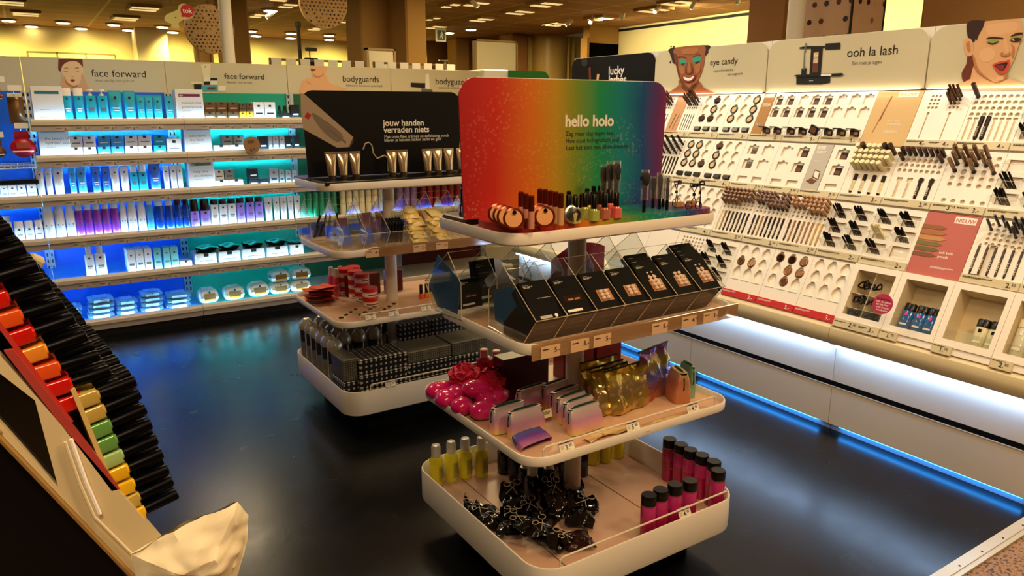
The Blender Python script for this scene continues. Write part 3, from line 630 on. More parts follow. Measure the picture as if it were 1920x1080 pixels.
        m2 = MB(); us = [.125+.02*i for i in range(5)]; vs = [L-.03-i*.022 for i in range(4)]
        m2.holed([(.101, .001), (CW-.001, .001), (CW-.001, L-.002), (.101, L-.002)], [circ(u, v, .006, 10) for u in us for v in vs]+[[(u-.003, .055), (u+.003, .055), (u+.003, .17), (u-.003, .17)] for u in us], -.012, 0, 0, 1, 1, .02); P.append(('product_tray', m2.mesh('tray', [white2, choc], 0), M))
        fill_pens(M, c, r, us, vs[:3], lambda i, j: (i*7+j*3) % 4 != 0, 'pen_cop', .08, .0055, choc, mat('cap_copper', '#6a4632', .25, .5), .5, 'lip_pencil', 'copper-brown pencil', 'pencil'); rail(P, M, c, r, ['3.-'], rr)
    elif k in ((1, 7), (1, 6)):
        tray_square(P, M, c, r, 0, (.066, .172), (((1, 0), (1, 0)) if c == 7 else ((0, 1), (0, 1))), (0, 0), 1, .034); rail(P, M, c, r, ['7.50'], rr)
    elif k == (1, 5):
        m, L = tray_plain(P, M, r, c, None, 0, .105, .042); t = MB(); t.box(.012, L-.032, .002, .062, L-.014, .0028, 1); poster_text(t, ['NIEUW'], .014, L-.029, .015, 2, b=.02); price(t, '7.50', .02, L-.085, .028, 1)
        t.M = Matrix.Translation((0, 0, .002)); small_print(t, .014, L-.045, .06, 3, .003, 1, rr); small_print(t, .02, L-.1, .05, 2, .0018, 1, rr); t.M = Matrix.Identity(4)
        t.prism([(.02, .09), (.06, .075), (.085, .095), (.045, .11)], .002, .004, 3); t.prism([(.048, .115), (.09, .1), (.085, .15), (.047, .16)], .002, .003, 3); t.prism([(.053, .12), (.083, .108), (.08, .145), (.052, .153)], .003, .0036, 1)
        P.append(('poster', m.mesh('p', mat('poster_grey', '#b9b4ac', .6), 0), M, [('print', t.mesh('t', [railp, paper, mat('poster_grey'), brownp], 0))]))
        tray_square(P, M, c, r, .106, (.172,), ((1,), (1,)), (0,), 1, .034); rail(P, M, c, r, ['7.50'], rr)
    elif k == (1, 4):
        us = [.035+i*.029 for i in range(7)]; vs = [L-.035-i*.03 for i in range(4)]; sl = (.055, .105, .155, .205)
        tray_holes(P, M, c, r, us, vs, .012, sl, .018, (.05, .15), 0)
        fill_pens(M, c, r, us, vs, lambda i, j: not (j == 0 and i in (1, 5, 6)) and not (j == 3 and i > 5), 'pen_cream', .06, .0115, crm, crm, .3, 'concealer_pen', 'thick cream capped pen', 'pen')
        for i in (1, 5, 6): put('concealer_pen', 'dark upside-down pen, %s from left in the first line among the cream pens' % nth(i), 'pen', pen1('pen_creamd', .07, .0115, choc, mat('cap_brown_gloss', '#3a2012', .25), .7), M, (us[i], vs[0], 0), OUT)
        slot_pens(M, c, r, sl, (.05, .15), [crm], .0095, 'concealer_pen', 'cream pen with dark cap', 'pen', choc); rail(P, M, c, r, ['3.-'], rr)
    elif k == (1, 3):
        us = [.025+i*.027 for i in range(8)]; vs = [L-.035-i*.028 for i in range(4)]; sl = (.045, .095, .15, .2); tray_holes(P, M, c, r, us, vs, .0095, sl, .014, (.05, .155), .02)
        fill_pens(M, c, r, us, vs, lambda i, j: j == 0 or (j == 1 and i in (0, 7)), 'pen_dkb', .05, .0095, choc, mat('cap_glossbrown', '#4b2c1c', .15, .3), .5, 'brow_gel', 'glossy dark brown capped tube', 'tube')
        slot_pens(M, c, r, sl, (.05, .155), [None, None, choc, choc], .008, 'brow_gel', 'dark banded tube', 'tube'); rail(P, M, c, r, ['2.50'], rr)
    elif k == (1, 2):
        us = [.045+i*.042 for i in range(5)]; vs = [L-.035-i*.034 for i in range(5)]+[.06]; tray_holes(P, M, c, r, us, vs, .011)
        fill_pens(M, c, r, us, vs, lambda i, j: (j == 0 and i < 4) or (j == 1 and i < 4) or (j == 2 and i in (0, 2, 4)), 'mascara', .085, .0085, choc, mat('mascara_brown', '#8a6a4c', .15, .5), .75, 'mascara_tube', 'glossy brown mascara tube', 'mascara'); rail(P, M, c, r, ['3.75', '3.-'], rr)
    elif k in ((2, 7), (2, 6), (2, 5), (1, 10), (2, 9)):
        vs = [L-.025-i*.022 for i in range(5)]; cm = {7: (tanp, mat('cap_taupe', '#8b6a58', .3), [crm, tanp, choc, brn_m, choc, brn_m, choc, choc]), 6: (brn_m, mat('cap_mauve', '#957566', .3), [choc, brn_m, tanp, choc, black, choc, brn_m, choc]), 5: (tanp, mat('cap_peach', '#c39a78', .3), [brn_m, tanp, brn_m, tanp, tanp, tanp, yelp, yelp]), 10: (choc, black, [choc]), 9: (choc, black, [choc])}[c]
        tray_holes(P, M, c, r, U8, vs, .0065, U8, .011, (.05, .17))
        kk = {7: lambda i, j: j < 4 and not (j == 3 and i > 4), 6: lambda i, j: j < 4 and not (i == 5 and j < 2) and not (j == 3 and i < 3), 5: lambda i, j: (j < 4) and not (j == 3 and i < 4) and not (i == 1 and j < 1), 10: lambda i, j: (i+j) % 2 == 0, 9: lambda i, j: False}[c]
        fill_pens(M, c, r, U8, vs, kk, 'pen_c%d' % c, .055, .0075, cm[0], cm[1], .55, 'colour_pencil', {7: 'taupe capped colour pencil', 6: 'mauve capped colour pencil', 5: 'peach capped colour pencil', 10: 'black pencil', 9: ''}[c], 'pencil')
        slot_pens(M, c, r, U8, (.05, .17), cm[2], .0058, 'colour_pencil', 'colour pencil', 'pencil'); rail(P, M, c, r, ['2.50'], rr)
    elif k in ((2, 4), (2, 3), (1, 1), (3, 7), (0, 1)):
        tray_boxes(P, M, c, r, n=7, skip=((0, 0), (1, 0)) if k == (1, 1) else ((1, 2),) if k == (2, 3) else (), white_at=(0, 1) if k == (2, 3) else None)
        if k != (3, 7): rail(P, M, c, r, ['2.-'], rr)
    elif k == (2, 2):
        m, L = tray_plain(P, M, r, c, None); t = MB(); t.box(.13, L-.045, .002, .222, L-.012, .0028, 1); poster_text(t, ['NIEUW'], .134, L-.039, .026, 2, b=.02)
        for i, cc in enumerate((3, 4, 5, 6, 7, 8)):
            y = L-.075-i*.027; x1 = .1-(abs(i-2)*.006); t.prism([(.0, y-.01), (x1, y-.01), (x1+.025, y), (x1, y+.01), (.0, y+.01)], .002, .0035, cc)
        poster_text(t, ['soft kohl', 'pencils'], .115, .115, .017, 1, b=.015); price(t, '2.50', .115, .062, .036, 1); t.M = Matrix.Translation((0, 0, .002)); small_print(t, .1, .05, .1, 3, .0018, 1, rr)
        P.append(('poster', m.mesh('p', mat('poster_rose', '#b8635c', .6), 0), M, [('print', t.mesh('t', [railp, paper, mat('poster_rose')]+[mat('kohl_%d' % i, q, .5) for i, q in enumerate(('#8a5a34', '#a06a3a', '#b98a50', '#6f6a34', '#6a5c30', '#7a4c34'))], 0))]))
    elif k in ((2, 1), (2, 0), (3, 8)):
        us = [.05+i*.026 for i in range(7)]; vs = [L-.03-i*.022 for i in range(5)]; sl = [.03+i*.034 for i in range(6)]
        tray_holes(P, M, c, r, us, vs, .0075, sl, .008, (.05, .19) if k != (3, 8) else (.05, .06))
        if c < 2: fill_pens(M, c, r, us, vs, lambda i, j: (j == 0 and i in (1, 2, 4, 5, 6)) or (j == 1 and i in (0, 3, 4, 5, 6)) or (j == 2 and i in (4, 6)), 'kohl', .075, .0055, choc, black, .6, 'kohl_pencil', 'long black kohl pencil', 'pencil'); slot_pens(M, c, r, sl, (.05, .175), [choc, brn_m, choc, choc, black, choc], .005, 'kohl_pencil', 'dark kohl pencil', 'pencil'); rail(P, M, c, r, ['2.50'], rr)
    elif k in ((3, 6), (3, 5), (3, 4)):
        tray_round(P, M, c, r, {6: ((0, 0, 0), (1, 2, 0), (0, 0, 0)), 5: ((1, 1, 2), (0, 1, 2), (0, 1, 0)), 4: ((0,)*3,)*3}[c], True); rail(P, M, c, r, ['3.-'], rr, REDP, paper)
    elif r == 3 and c in (3, 2, 1, 0):
        tray_window(P, M, c, r); t = MB(); tm = MB()
        if c == 3: tm.bbox(.004, -.008, .0, CW-.004, .034, .022, .001); t.M = Matrix.Translation((0, .022, .0225)); price(t, '2.50', .085, -.018, .03); price(t, '3.-', .185, -.018, .03); small_print(t, .01, -.002, .06, 2, .0016, 0, rr); small_print(t, .135, -.002, .04, 3, .0016, 0, rr)
        else: tm.bbox(.004, -.008, .0, .085, .034, .022, .001); t.M = Matrix.Translation((0, .022, .0225)); price(t, {2: '1.75', 1: '1.75', 0: '2.50'}[c], .036, -.02, .028); small_print(t, .008, .004, .05, 2, .0014, 0, rr)
        P.append(('price_tag', tm.mesh('tag', railp, 0), M, [('lettering', t.mesh('l', ink, 0))]))
        def bottle(key, body, w=.026, h=.085, capm=black, lab=None):
            def f():
                q = MB(); q.lathe([(0, 0), (w*.9, 0), (w, .004), (w, h), (w*.85, h+.006)], 16, 0, sy=.7); k2 = MB(); k2.lathe([(w*1.02, h+.004), (w*1.02, h+.035), (w*.9, h+.039), (0, h+.039)], 16, 0, sy=.72)
                l2 = MB(); l2.box(-w*.6, -w*.73, h*.2, w*.6, -w*.68, h*.3); l2.box(-w*.25, -w*.73, h*.75, w*.25, -w*.68, h*.92, 1)
                return [('body', q.mesh('b', body)), ('cap', k2.mesh('c', capm)), ('label', l2.mesh('l', [paper, lab or paper], 0))]
            return proto(key, f)
        V2Z = Matrix(((1, 0, 0, 0), (0, 0, 1, 0), (0, -1, 0, 0), (0, 0, 0, 1)))
        if c == 2:
            for i, (u, n_) in enumerate(((.07, -.03), (.128, -.03), (.178, -.03))): put('remover_bottle', 'blue bottle with black cap, %s from left in the white window box' % nth(i), 'bottle', bottle('rb', mat('blue_liquid', '#1f5f9e', .15, coat=.5), lab=mat('sticker_pink', '#d83a9a', .5)), M, (u, .066, n_), V2Z)
        if c == 1:
            for i, u in enumerate((.148, .2)): put('remover_bottle', 'cream bottle with black cap, %s one in the window box right of the blue bottles' % ('left', 'right')[i], 'bottle', bottle('rc', mat('cream_liquid', '#c9c4a0', .3), lab=black), M, (u, .066, -.03), V2Z)
        if c == 0: put('remover_bottle', 'pale glassy bottle in the rightmost window box cut by the photo edge', 'bottle', bottle('rg', mat('glassy', '#cfcdb4', .1), h=.12, capm=crm), M, (.06, .066, -.03), V2Z)
        if c == 3:
            g = MB()
            for i in range(2): g.box(.03, .1+i*.075, -.085, CW-.025, .102+i*.075, .004)
            g.box(.115, .064, -.085, .117, L-.035, .004); P.append(('acrylic_divider', g.mesh('ad', edge, 0), M))
            for i in range(16):
                def hc(i=i % 4):
                    q = MB(); q.tube([(.02*math.cos(t)*(1+.2*math.sin(3*t+i)), .013*math.sin(t), .006*math.sin(2*t)) for t in [2*PI*s_/12 for s_ in range(12)]], .0045, 6, 0, True); return q.mesh('hb', black)
                row, cc_ = i//6, i % 6; put('hair_band', 'black hair tie, %s in the divided window box' % nth(i), 'hair tie', proto('hb%d' % (i % 4), hc), M, (.055+cc_*.026, .078+row*.075, -.02+.008*(i % 3)), Matrix.Rotation(i*1.1, 4, 'Z')@Matrix.Rotation(.5, 4, 'X'), group='black hair ties in the window box')
    else:
        m, L = tray_plain(P, M, r, c, None); P.append(('blank_panel', m.mesh('p', white2, 0), M)); 

def hxy(px, py, Yl, X=3.77): p = at(px, py, 0, X); return (Yl-p.y, p.z-1.697)
def draw(t, tr, polys, z0=.003):
    for i, (mi, pts, sm) in enumerate(polys):
        q = [tr(*p) for p in pts]; q = smooth_poly(q, 4) if sm else q; t.flat(q, z0+i*.00035, mi)
skin1 = mat('print_skin_deep', '#9a5a34', .6); skin1d = mat('print_skin_deep_shade', '#6a3820', .6); hairp = mat('print_hair', '#2c1510', .6); teal = mat('print_teal', '#2f9a84', .6); teeth = mat('print_white', '#f4eee2', .6); lipp = mat('print_lip', '#8a2a24', .6)
skin2 = mat('print_skin_fair', '#dba878', .6); skin2d = mat('print_skin_fair_shade', '#b97a4c', .6); hair2 = mat('print_hair_red', '#6a2c18', .6); lip2 = mat('print_lip_coral', '#cf4a3a', .6); green_s = mat('print_green', '#8a9a4a', .6); skin2l = mat('print_skin_light', '#ecc79a', .6)
BAYLAB = ['make-up wall bay with winking face header at the right edge', 'make-up wall bay headed ooh la lash with eyeshadow and pencil trays', 'make-up wall bay headed eye candy with round powder pots', 'make-up wall bay with black lucky lashes header, farthest of the row']
hdr_m = mat('header_panel', '#cdc2a0', .4)
for b_i in range(4):
    Y0 = 1.095+.955*b_i; Y1 = Y0+.955; P = []
    root = thing('makeup_display', BAYLAB[b_i], 'display unit', [], loc=(3.3, (Y0+Y1)/2, 0), group=None)
    inv = Matrix.Translation((-3.3, -(Y0+Y1)/2, 0))
    g = .0015
    # carcass profile, extruded along the wall
    def ext(pts, y0, y1, mats_, name, mi=0):
        m = MB(); m.M = Matrix(((1, 0, 0, 0), (0, 0, -1, y1), (0, 1, 0, 0), (0, 0, 0, 1))); m.prism(pts, 0, y1-y0, mi); return (name, m.mesh(name, mats_, 30), Matrix.Identity(4))
    off = .02
    zt, zb = 1.69, .50
    P.append(ext([(2.9406+.497*zb+.14, zb), (4.1, zb), (4.1, 1.98), (3.83, 1.98), (3.83, zt), (2.9406+.497*zt+.14, zt)] if 0 else [(3.36, .50), (4.1, .50), (4.1, 1.99), (3.80, 1.99), (3.80, 1.70), (3.93, 1.66)], Y0+g, Y1-g, [white], 'carcass'))
    P.append(ext([(3.225, .570), (3.196, .556), (3.186, .530), (3.190, .500), (3.205, .474), (3.235, .458), (3.45, .458), (3.45, .566)], Y0+g, Y1-g, [mat('ledge_cream', '#d8cba8', .35)], 'ledge'))
    m = MB(); m.box(3.222, Y0+.02, .4545, 3.252, Y1-.02, .4575); P.append(('led_strip', m.mesh('led', ledc, 0), Matrix.Identity(4)))
    m = MB(); m.box(3.265, Y0+g, .266, 3.9, Y1-g, .4575); m.box(3.265, Y0+g, .036, 3.9, Y1-g, .238); m.box(3.262, Y0+g, .236, 3.30, Y1-g, .2405); P.append(('cabinet_front', m.mesh('cf', noisy(mat('cabinet_white', '#cfc8ba', .38), 3, .02), 0), Matrix.Identity(4)))
    m = MB(); m.box(3.2635, Y0+g, .2405, 3.28, Y1-g, .2665); P.append(('shadow_groove', m.mesh('sg', matt_black, 0), Matrix.Identity(4)))  # flat black stripe along the cabinet front
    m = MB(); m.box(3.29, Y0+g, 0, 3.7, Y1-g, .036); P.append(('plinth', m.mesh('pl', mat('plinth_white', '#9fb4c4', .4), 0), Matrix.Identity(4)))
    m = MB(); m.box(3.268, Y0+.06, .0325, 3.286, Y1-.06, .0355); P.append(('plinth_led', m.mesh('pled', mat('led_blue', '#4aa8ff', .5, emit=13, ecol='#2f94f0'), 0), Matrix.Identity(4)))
    m = MB(); m.box(3.752, Y0+.02, 1.693, 3.768, Y1-.02, 1.6965); P.append(('top_light', m.mesh('tl', [ledw, ledw], 0), Matrix.Identity(4)))
    # header panel with rounded corners
    Mh = Matrix(((0, 0, -1, 3.77), (-1, 0, 0, Y1), (0, 1, 0, 1.697), (0, 0, 0, 1)))
    h = MB(); Hh, rad = .288, .075; pts = [(.004, 0), (.951, 0)]+[(.951-rad+rad*math.cos(t*PI/12), Hh-rad+rad*math.sin(t*PI/12)) for t in range(7)]+[(.004+rad-rad*math.sin(t*PI/12), Hh-rad+rad*math.cos(t*PI/12)) for t in range(7)]
    h.prism(pts, -.012, 0); t = MB(); tr = lambda x, y: hxy(x, y, Y1)
    def Z1(x, y): return tr(1200+x/4, y/4)
    def Z2(x, y): return tr(1560+x/4, y/4)
    if b_i == 2:
        draw(t, Z1, [(0, [(235, 362), (515, 338), (500, 385), (470, 405), (455, 440), (285, 470), (258, 480), (240, 440), (228, 405)], 1), (1, [(300, 600), (440, 610), (480, 655), (530, 685), (575, 706), (400, 718), (180, 720), (240, 680), (290, 640)], 1), (2, [(318, 640), (440, 600), (420, 660), (370, 700), (335, 680)], 1),
            (1, [(268, 362), (478, 342), (488, 420), (478, 500), (448, 585), (405, 648), (370, 676), (330, 650), (298, 580), (280, 500), (264, 430)], 1), (2, [(288, 424), (320, 420), (352, 432), (350, 442), (318, 434), (290, 438)], 1), (2, [(400, 424), (430, 408), (462, 410), (460, 420), (430, 420), (402, 436)], 1),
            (3, [(303, 442), (340, 445), (352, 468), (322, 490), (302, 470)], 1), (3, [(405, 432), (455, 425), (462, 450), (422, 478), (402, 460)], 1), (0, [(312, 478), (345, 474), (322, 492)], 0), (0, [(412, 468), (452, 458), (428, 482)], 0),
            (16, [(322, 372), (380, 360), (434, 356), (440, 392), (385, 408), (332, 404)], 1), (16, [(298, 498), (334, 504), (342, 548), (316, 556), (300, 530)], 1), (16, [(418, 492), (456, 472), (456, 530), (432, 556), (420, 530)], 1), (2, [(300, 585), (322, 600), (345, 640), (380, 652), (420, 620), (405, 648), (370, 678), (330, 652)], 1), (16, [(350, 624), (372, 632), (396, 622), (385, 650), (362, 652)], 1), (2, [(262, 400), (282, 420), (288, 500), (306, 575), (296, 580), (278, 500), (262, 440)], 1),
            (2, [(356, 480), (372, 476), (392, 480), (404, 540), (378, 556), (346, 545)], 1), (1, [(364, 476), (384, 476), (390, 540), (375, 548), (360, 540)], 1), (16, [(368, 470), (379, 470), (383, 530), (372, 534)], 1), (5, [(322, 568), (375, 580), (426, 558), (412, 598), (372, 618), (336, 606)], 1), (4, [(334, 576), (375, 586), (414, 568), (400, 594), (372, 606), (344, 598)], 1)])
        cr = random.Random(8)
        for q in range(60):
            x = cr.uniform(228, 275) if q % 2 else cr.uniform(470, 512); y = cr.uniform(348, 470 if q % 2 else 410); u, v = Z1(x, y); t.flat(circ(u, v, cr.uniform(.003, .008), 8), .0029+q*.00001, 0)
        for s_, x, y, z, a in (('eye candy', 525, 490, .052, 0),): u, v = Z1(x, y); t.text(s_, .056, u, v, .002, 6, 'LEFT', .0)
        u, v = Z1(552, 540); t.text('oogverblindend in', .0225, u, v, .002, 7); u, v = Z1(655, 565); t.text('een oogwenk', .0225, u, v, .002, 7)
    if b_i == 1:
        u, v = Z2(110, 428); t.text('ooh la lash', .066, u, v, .002, 6); u, v = Z2(148, 487); t.text('flirt met je ogen', .026, u, v, .002, 7)
        Z3 = lambda x, y: tr(1160+x/2.524, y/2.524)
        draw(t, Z3, [(6, [(842, 362), (1003, 362), (1003, 392), (960, 400), (842, 400)], 0), (6, [(912, 230), (968, 225), (958, 352), (904, 355)], 0), (2, [(924, 245), (950, 243), (944, 343), (918, 344)], 0), (8, [(926, 250), (948, 248), (945, 300), (923, 300)], 0), (6, [(981, 206), (1052, 202), (1050, 232), (979, 235)], 0), (6, [(868, 324), (892, 322), (888, 370), (864, 370)], 0),
            (6, [(858, 224), (895, 218), (980, 218), (980, 224), (895, 230), (858, 230)], 0), (7, [(886, 204), (892, 204), (888, 246), (883, 246)], 0), (7, [(880, 240), (884, 240), (882, 330), (876, 330)], 0), (6, [(832, 358), (845, 354), (1060, 346), (1070, 352), (1050, 360), (845, 364)], 0), (4, [(960, 352), (1010, 350), (1010, 358), (960, 360)], 0)])
        for q, (s_, x, y) in enumerate((('Eye', 926, 262), ('Kit', 924, 292))): u, v = Z3(x, y+8); t.text(s_, .02, u, v, .0075, 4, 'LEFT', .02)
        u, v = Z3(905, 384); t.text('mascara', .008, u, v, .0075, 4, 'LEFT', .01)
    if b_i == 0:
        draw(t, Z2, [(9, [(1020, 166), (1150, 157), (1130, 200), (1105, 250), (1085, 300), (1050, 312), (1022, 285)], 1), (11, [(1020, 420), (1062, 415), (1058, 520), (1040, 585), (990, 612), (975, 550), (1010, 480)], 1), (10, [(1060, 505), (1120, 560), (1200, 612), (1260, 620), (1330, 590), (1400, 615), (1500, 650), (1500, 672), (860, 672), (960, 632), (1040, 592)], 0), (12, [(1080, 530), (1150, 585), (1240, 628), (1310, 590), (1320, 560), (1240, 600), (1150, 560)], 1),
            (10, [(995, 302), (1028, 286), (1056, 312), (1062, 400), (1040, 420), (1010, 412), (992, 352)], 1), (12, [(1012, 320), (1036, 312), (1044, 380), (1026, 392), (1010, 350)], 1), (10, [(1135, 162), (1300, 146), (1422, 138), (1434, 250), (1402, 350), (1372, 440), (1312, 560), (1248, 618), (1200, 612), (1140, 570), (1085, 520), (1060, 425), (1072, 320), (1102, 240)], 0),
            (17, [(1170, 190), (1280, 172), (1385, 168), (1388, 222), (1290, 258), (1180, 262)], 1), (17, [(1120, 380), (1180, 356), (1226, 390), (1212, 446), (1150, 466), (1112, 430)], 1), (17, [(1292, 296), (1310, 296), (1326, 378), (1308, 388)], 1), (12, [(1345, 330), (1360, 360), (1350, 400), (1362, 440), (1376, 400), (1372, 350)], 1), (17, [(1240, 575), (1290, 570), (1286, 600), (1248, 604)], 1), (9, [(1134, 163), (1150, 158), (1138, 204), (1108, 258), (1092, 300), (1086, 290), (1104, 240)], 1), (12, [(1060, 425), (1075, 430), (1100, 510), (1160, 575), (1220, 616), (1140, 575), (1082, 522)], 1), (9, [(1160, 292), (1200, 277), (1285, 284), (1285, 291), (1200, 290)], 1), (9, [(1340, 278), (1382, 250), (1432, 244), (1432, 258), (1386, 264)], 1), (13, [(1165, 312), (1205, 300), (1255, 302), (1250, 314), (1215, 326), (1175, 322)], 1), (9, [(1180, 318), (1215, 325), (1252, 310), (1250, 316), (1215, 332), (1182, 325)], 1),
            (13, [(1335, 300), (1378, 272), (1426, 276), (1422, 296), (1370, 300)], 1), (9, [(1345, 302), (1380, 284), (1424, 288), (1416, 308), (1370, 313)], 1), (4, [(1352, 302), (1370, 294), (1378, 308)], 0), (12, [(1268, 404), (1290, 392), (1300, 410), (1330, 400), (1344, 380), (1338, 412), (1300, 422)], 1),
            (14, [(1212, 486), (1262, 463), (1300, 458), (1340, 450), (1336, 500), (1312, 545), (1272, 556), (1240, 532), (1225, 506)], 1), (0, [(1230, 490), (1280, 476), (1326, 468), (1312, 506), (1286, 532), (1255, 520)], 1), (5, [(1238, 494), (1300, 488), (1290, 526), (1260, 520)], 1)])
    if b_i == 3:
        u, v = tr(1141, 140); t.text('lucky', .085, u, v, .002, 4, 'LEFT', .02); u, v = tr(1141, 157); t.text('lashes', .085, u, v, .002, 4, 'LEFT', .02)
        Z4 = lambda x, y: tr(880+x/5.333, y/5.333); draw(t, Z4, [(11, [(1195, 678), (1217, 672), (1222, 800), (1200, 800)], 0), (10, [(1280, 740), (1304, 740), (1296, 800), (1274, 800)], 0), (15, [(1130, 590), (1180, 585), (1180, 655), (1130, 655)], 1)])
    P.append(('header_panel', h.mesh('hp', [matt_black if b_i == 3 else hdr_m], 20), Mh, [('print', t.mesh('hprint', [hairp, skin1, skin1d, teal, teeth, lipp, ink, greyink, beige, mat('print_darkhair', '#33180f', .6), skin2, hair2, skin2d, green_s, lip2, mat('print_dim', '#2a2420', .6), mat('print_skin_deep_light', '#aa6a3e', .6), mat('print_skin_bright', '#e2b283', .6)], 0))] if t.v else []))
    for c in range(b_i*4, b_i*4+4):
        for r in range(4):
            if c >= 10 and r > 0 and not (c, r) in ((10, 1),) : 
                m, L = tray_plain(P, cell_m(c, r), r, c, None); P.append(('blank_panel', m.mesh('p', white2, 0), cell_m(c, r))); continue
            build_cell(P, c, r)
    for p in P:
        o = link(p[0], p[1], root); o.matrix_parent_inverse = Matrix.Identity(4); o.matrix_local = inv@p[2]
        if len(p) > 3:
            for q in p[3]: link(q[0], q[1], o)
# pink wobbler disc
p = at(1655, 570, 0, 3.14); m = MB(); Mw = Matrix(((0, .3, -.954, p.x), (-1, 0, 0, p.y), (0, .954, .3, p.z), (0, 0, 0, 1)))
m.prism(circ(0, 0, .046, 36), -.001, .001, 0); t = MB()
for i, (s_, mi) in enumerate((('dierproefvrij', 1), ('ook de dieren', 0), ('zijn blij met', 0), ('onze beauty-', 0), ('producten', 0))): t.text(s_, .0125, -.034+.004*(i > 3)+.002*i, .018-i*.0125, .0016, mi, 'LEFT', .012)
w = MB(); w.tube([(0, -.04, -.001), (0, -.07, -.03), (0, -.075, -.07)], .0015)
thing('wobbler_sign', 'round pink cruelty-free wobbler disc in front of the window boxes', 'sign', [('disc', m.mesh('d', mat('disc_pink', '#b8285a', .5), 0)), ('lettering', t.mesh('t', [paper, ink], 0)), ('stem', w.mesh('w', acrylic))], M=Mw)
# ------------------------------------------------------------------ skincare wall at the back left
YF, YB = 5.83, 6.42
BX = (-.885, .05, .98, 1.92, 2.86, 3.8)
SZ = (1.53, 1.295, 1.035, .745, .455, .14)
blueb = mat('back_blue', '#0a62cc', .45); tealb = mat('back_teal', '#069c80', .45); greenb = mat('back_green', '#0a5a34', .5)
backs = [blueb, blueb, tealb, greenb, mat('back_dark_red', '#5a0f14', .5)]
deckm = [mat('deck_blue_bounce', '#5aa6e0', .35)]*2+[mat('deck_teal_bounce', '#58b4ac', .35)]+[mat('deck_white', '#c8c4bc', .4)]*2  # light from the coloured backs is painted into the blue and teal decks
shelf_m = mat('shelf_lip', '#c9bda8', .35); strip_m = mat('price_strip', '#a49b98', .4)
LEDL = mat('led_shelf', '#bfe0ff', .5, emit=85, ecol='#96d4ff')
LEDU = mat('led_under', '#bfe0ff', .5, emit=430, ecol='#70d0ff')
LABS = ['blue-backed bay at the left edge with hanging packs and a wire shelf', 'blue-backed skincare bay headed face forward with a portrait', 'teal-backed skincare bay headed face forward with product picture', 'green-backed bay behind the black hand cream sign', 'dark red-backed bay behind the rainbow sign']
PR = [('1.75', '2.-'), ('3.-', '3.50', '3.50', '3.50', '4.-'), ('4.50', '6.50', '6.-', '4.50', '6.50'), ('2.-', '2.-'), ('2.-', '2.-')]
rl = random.Random(4)
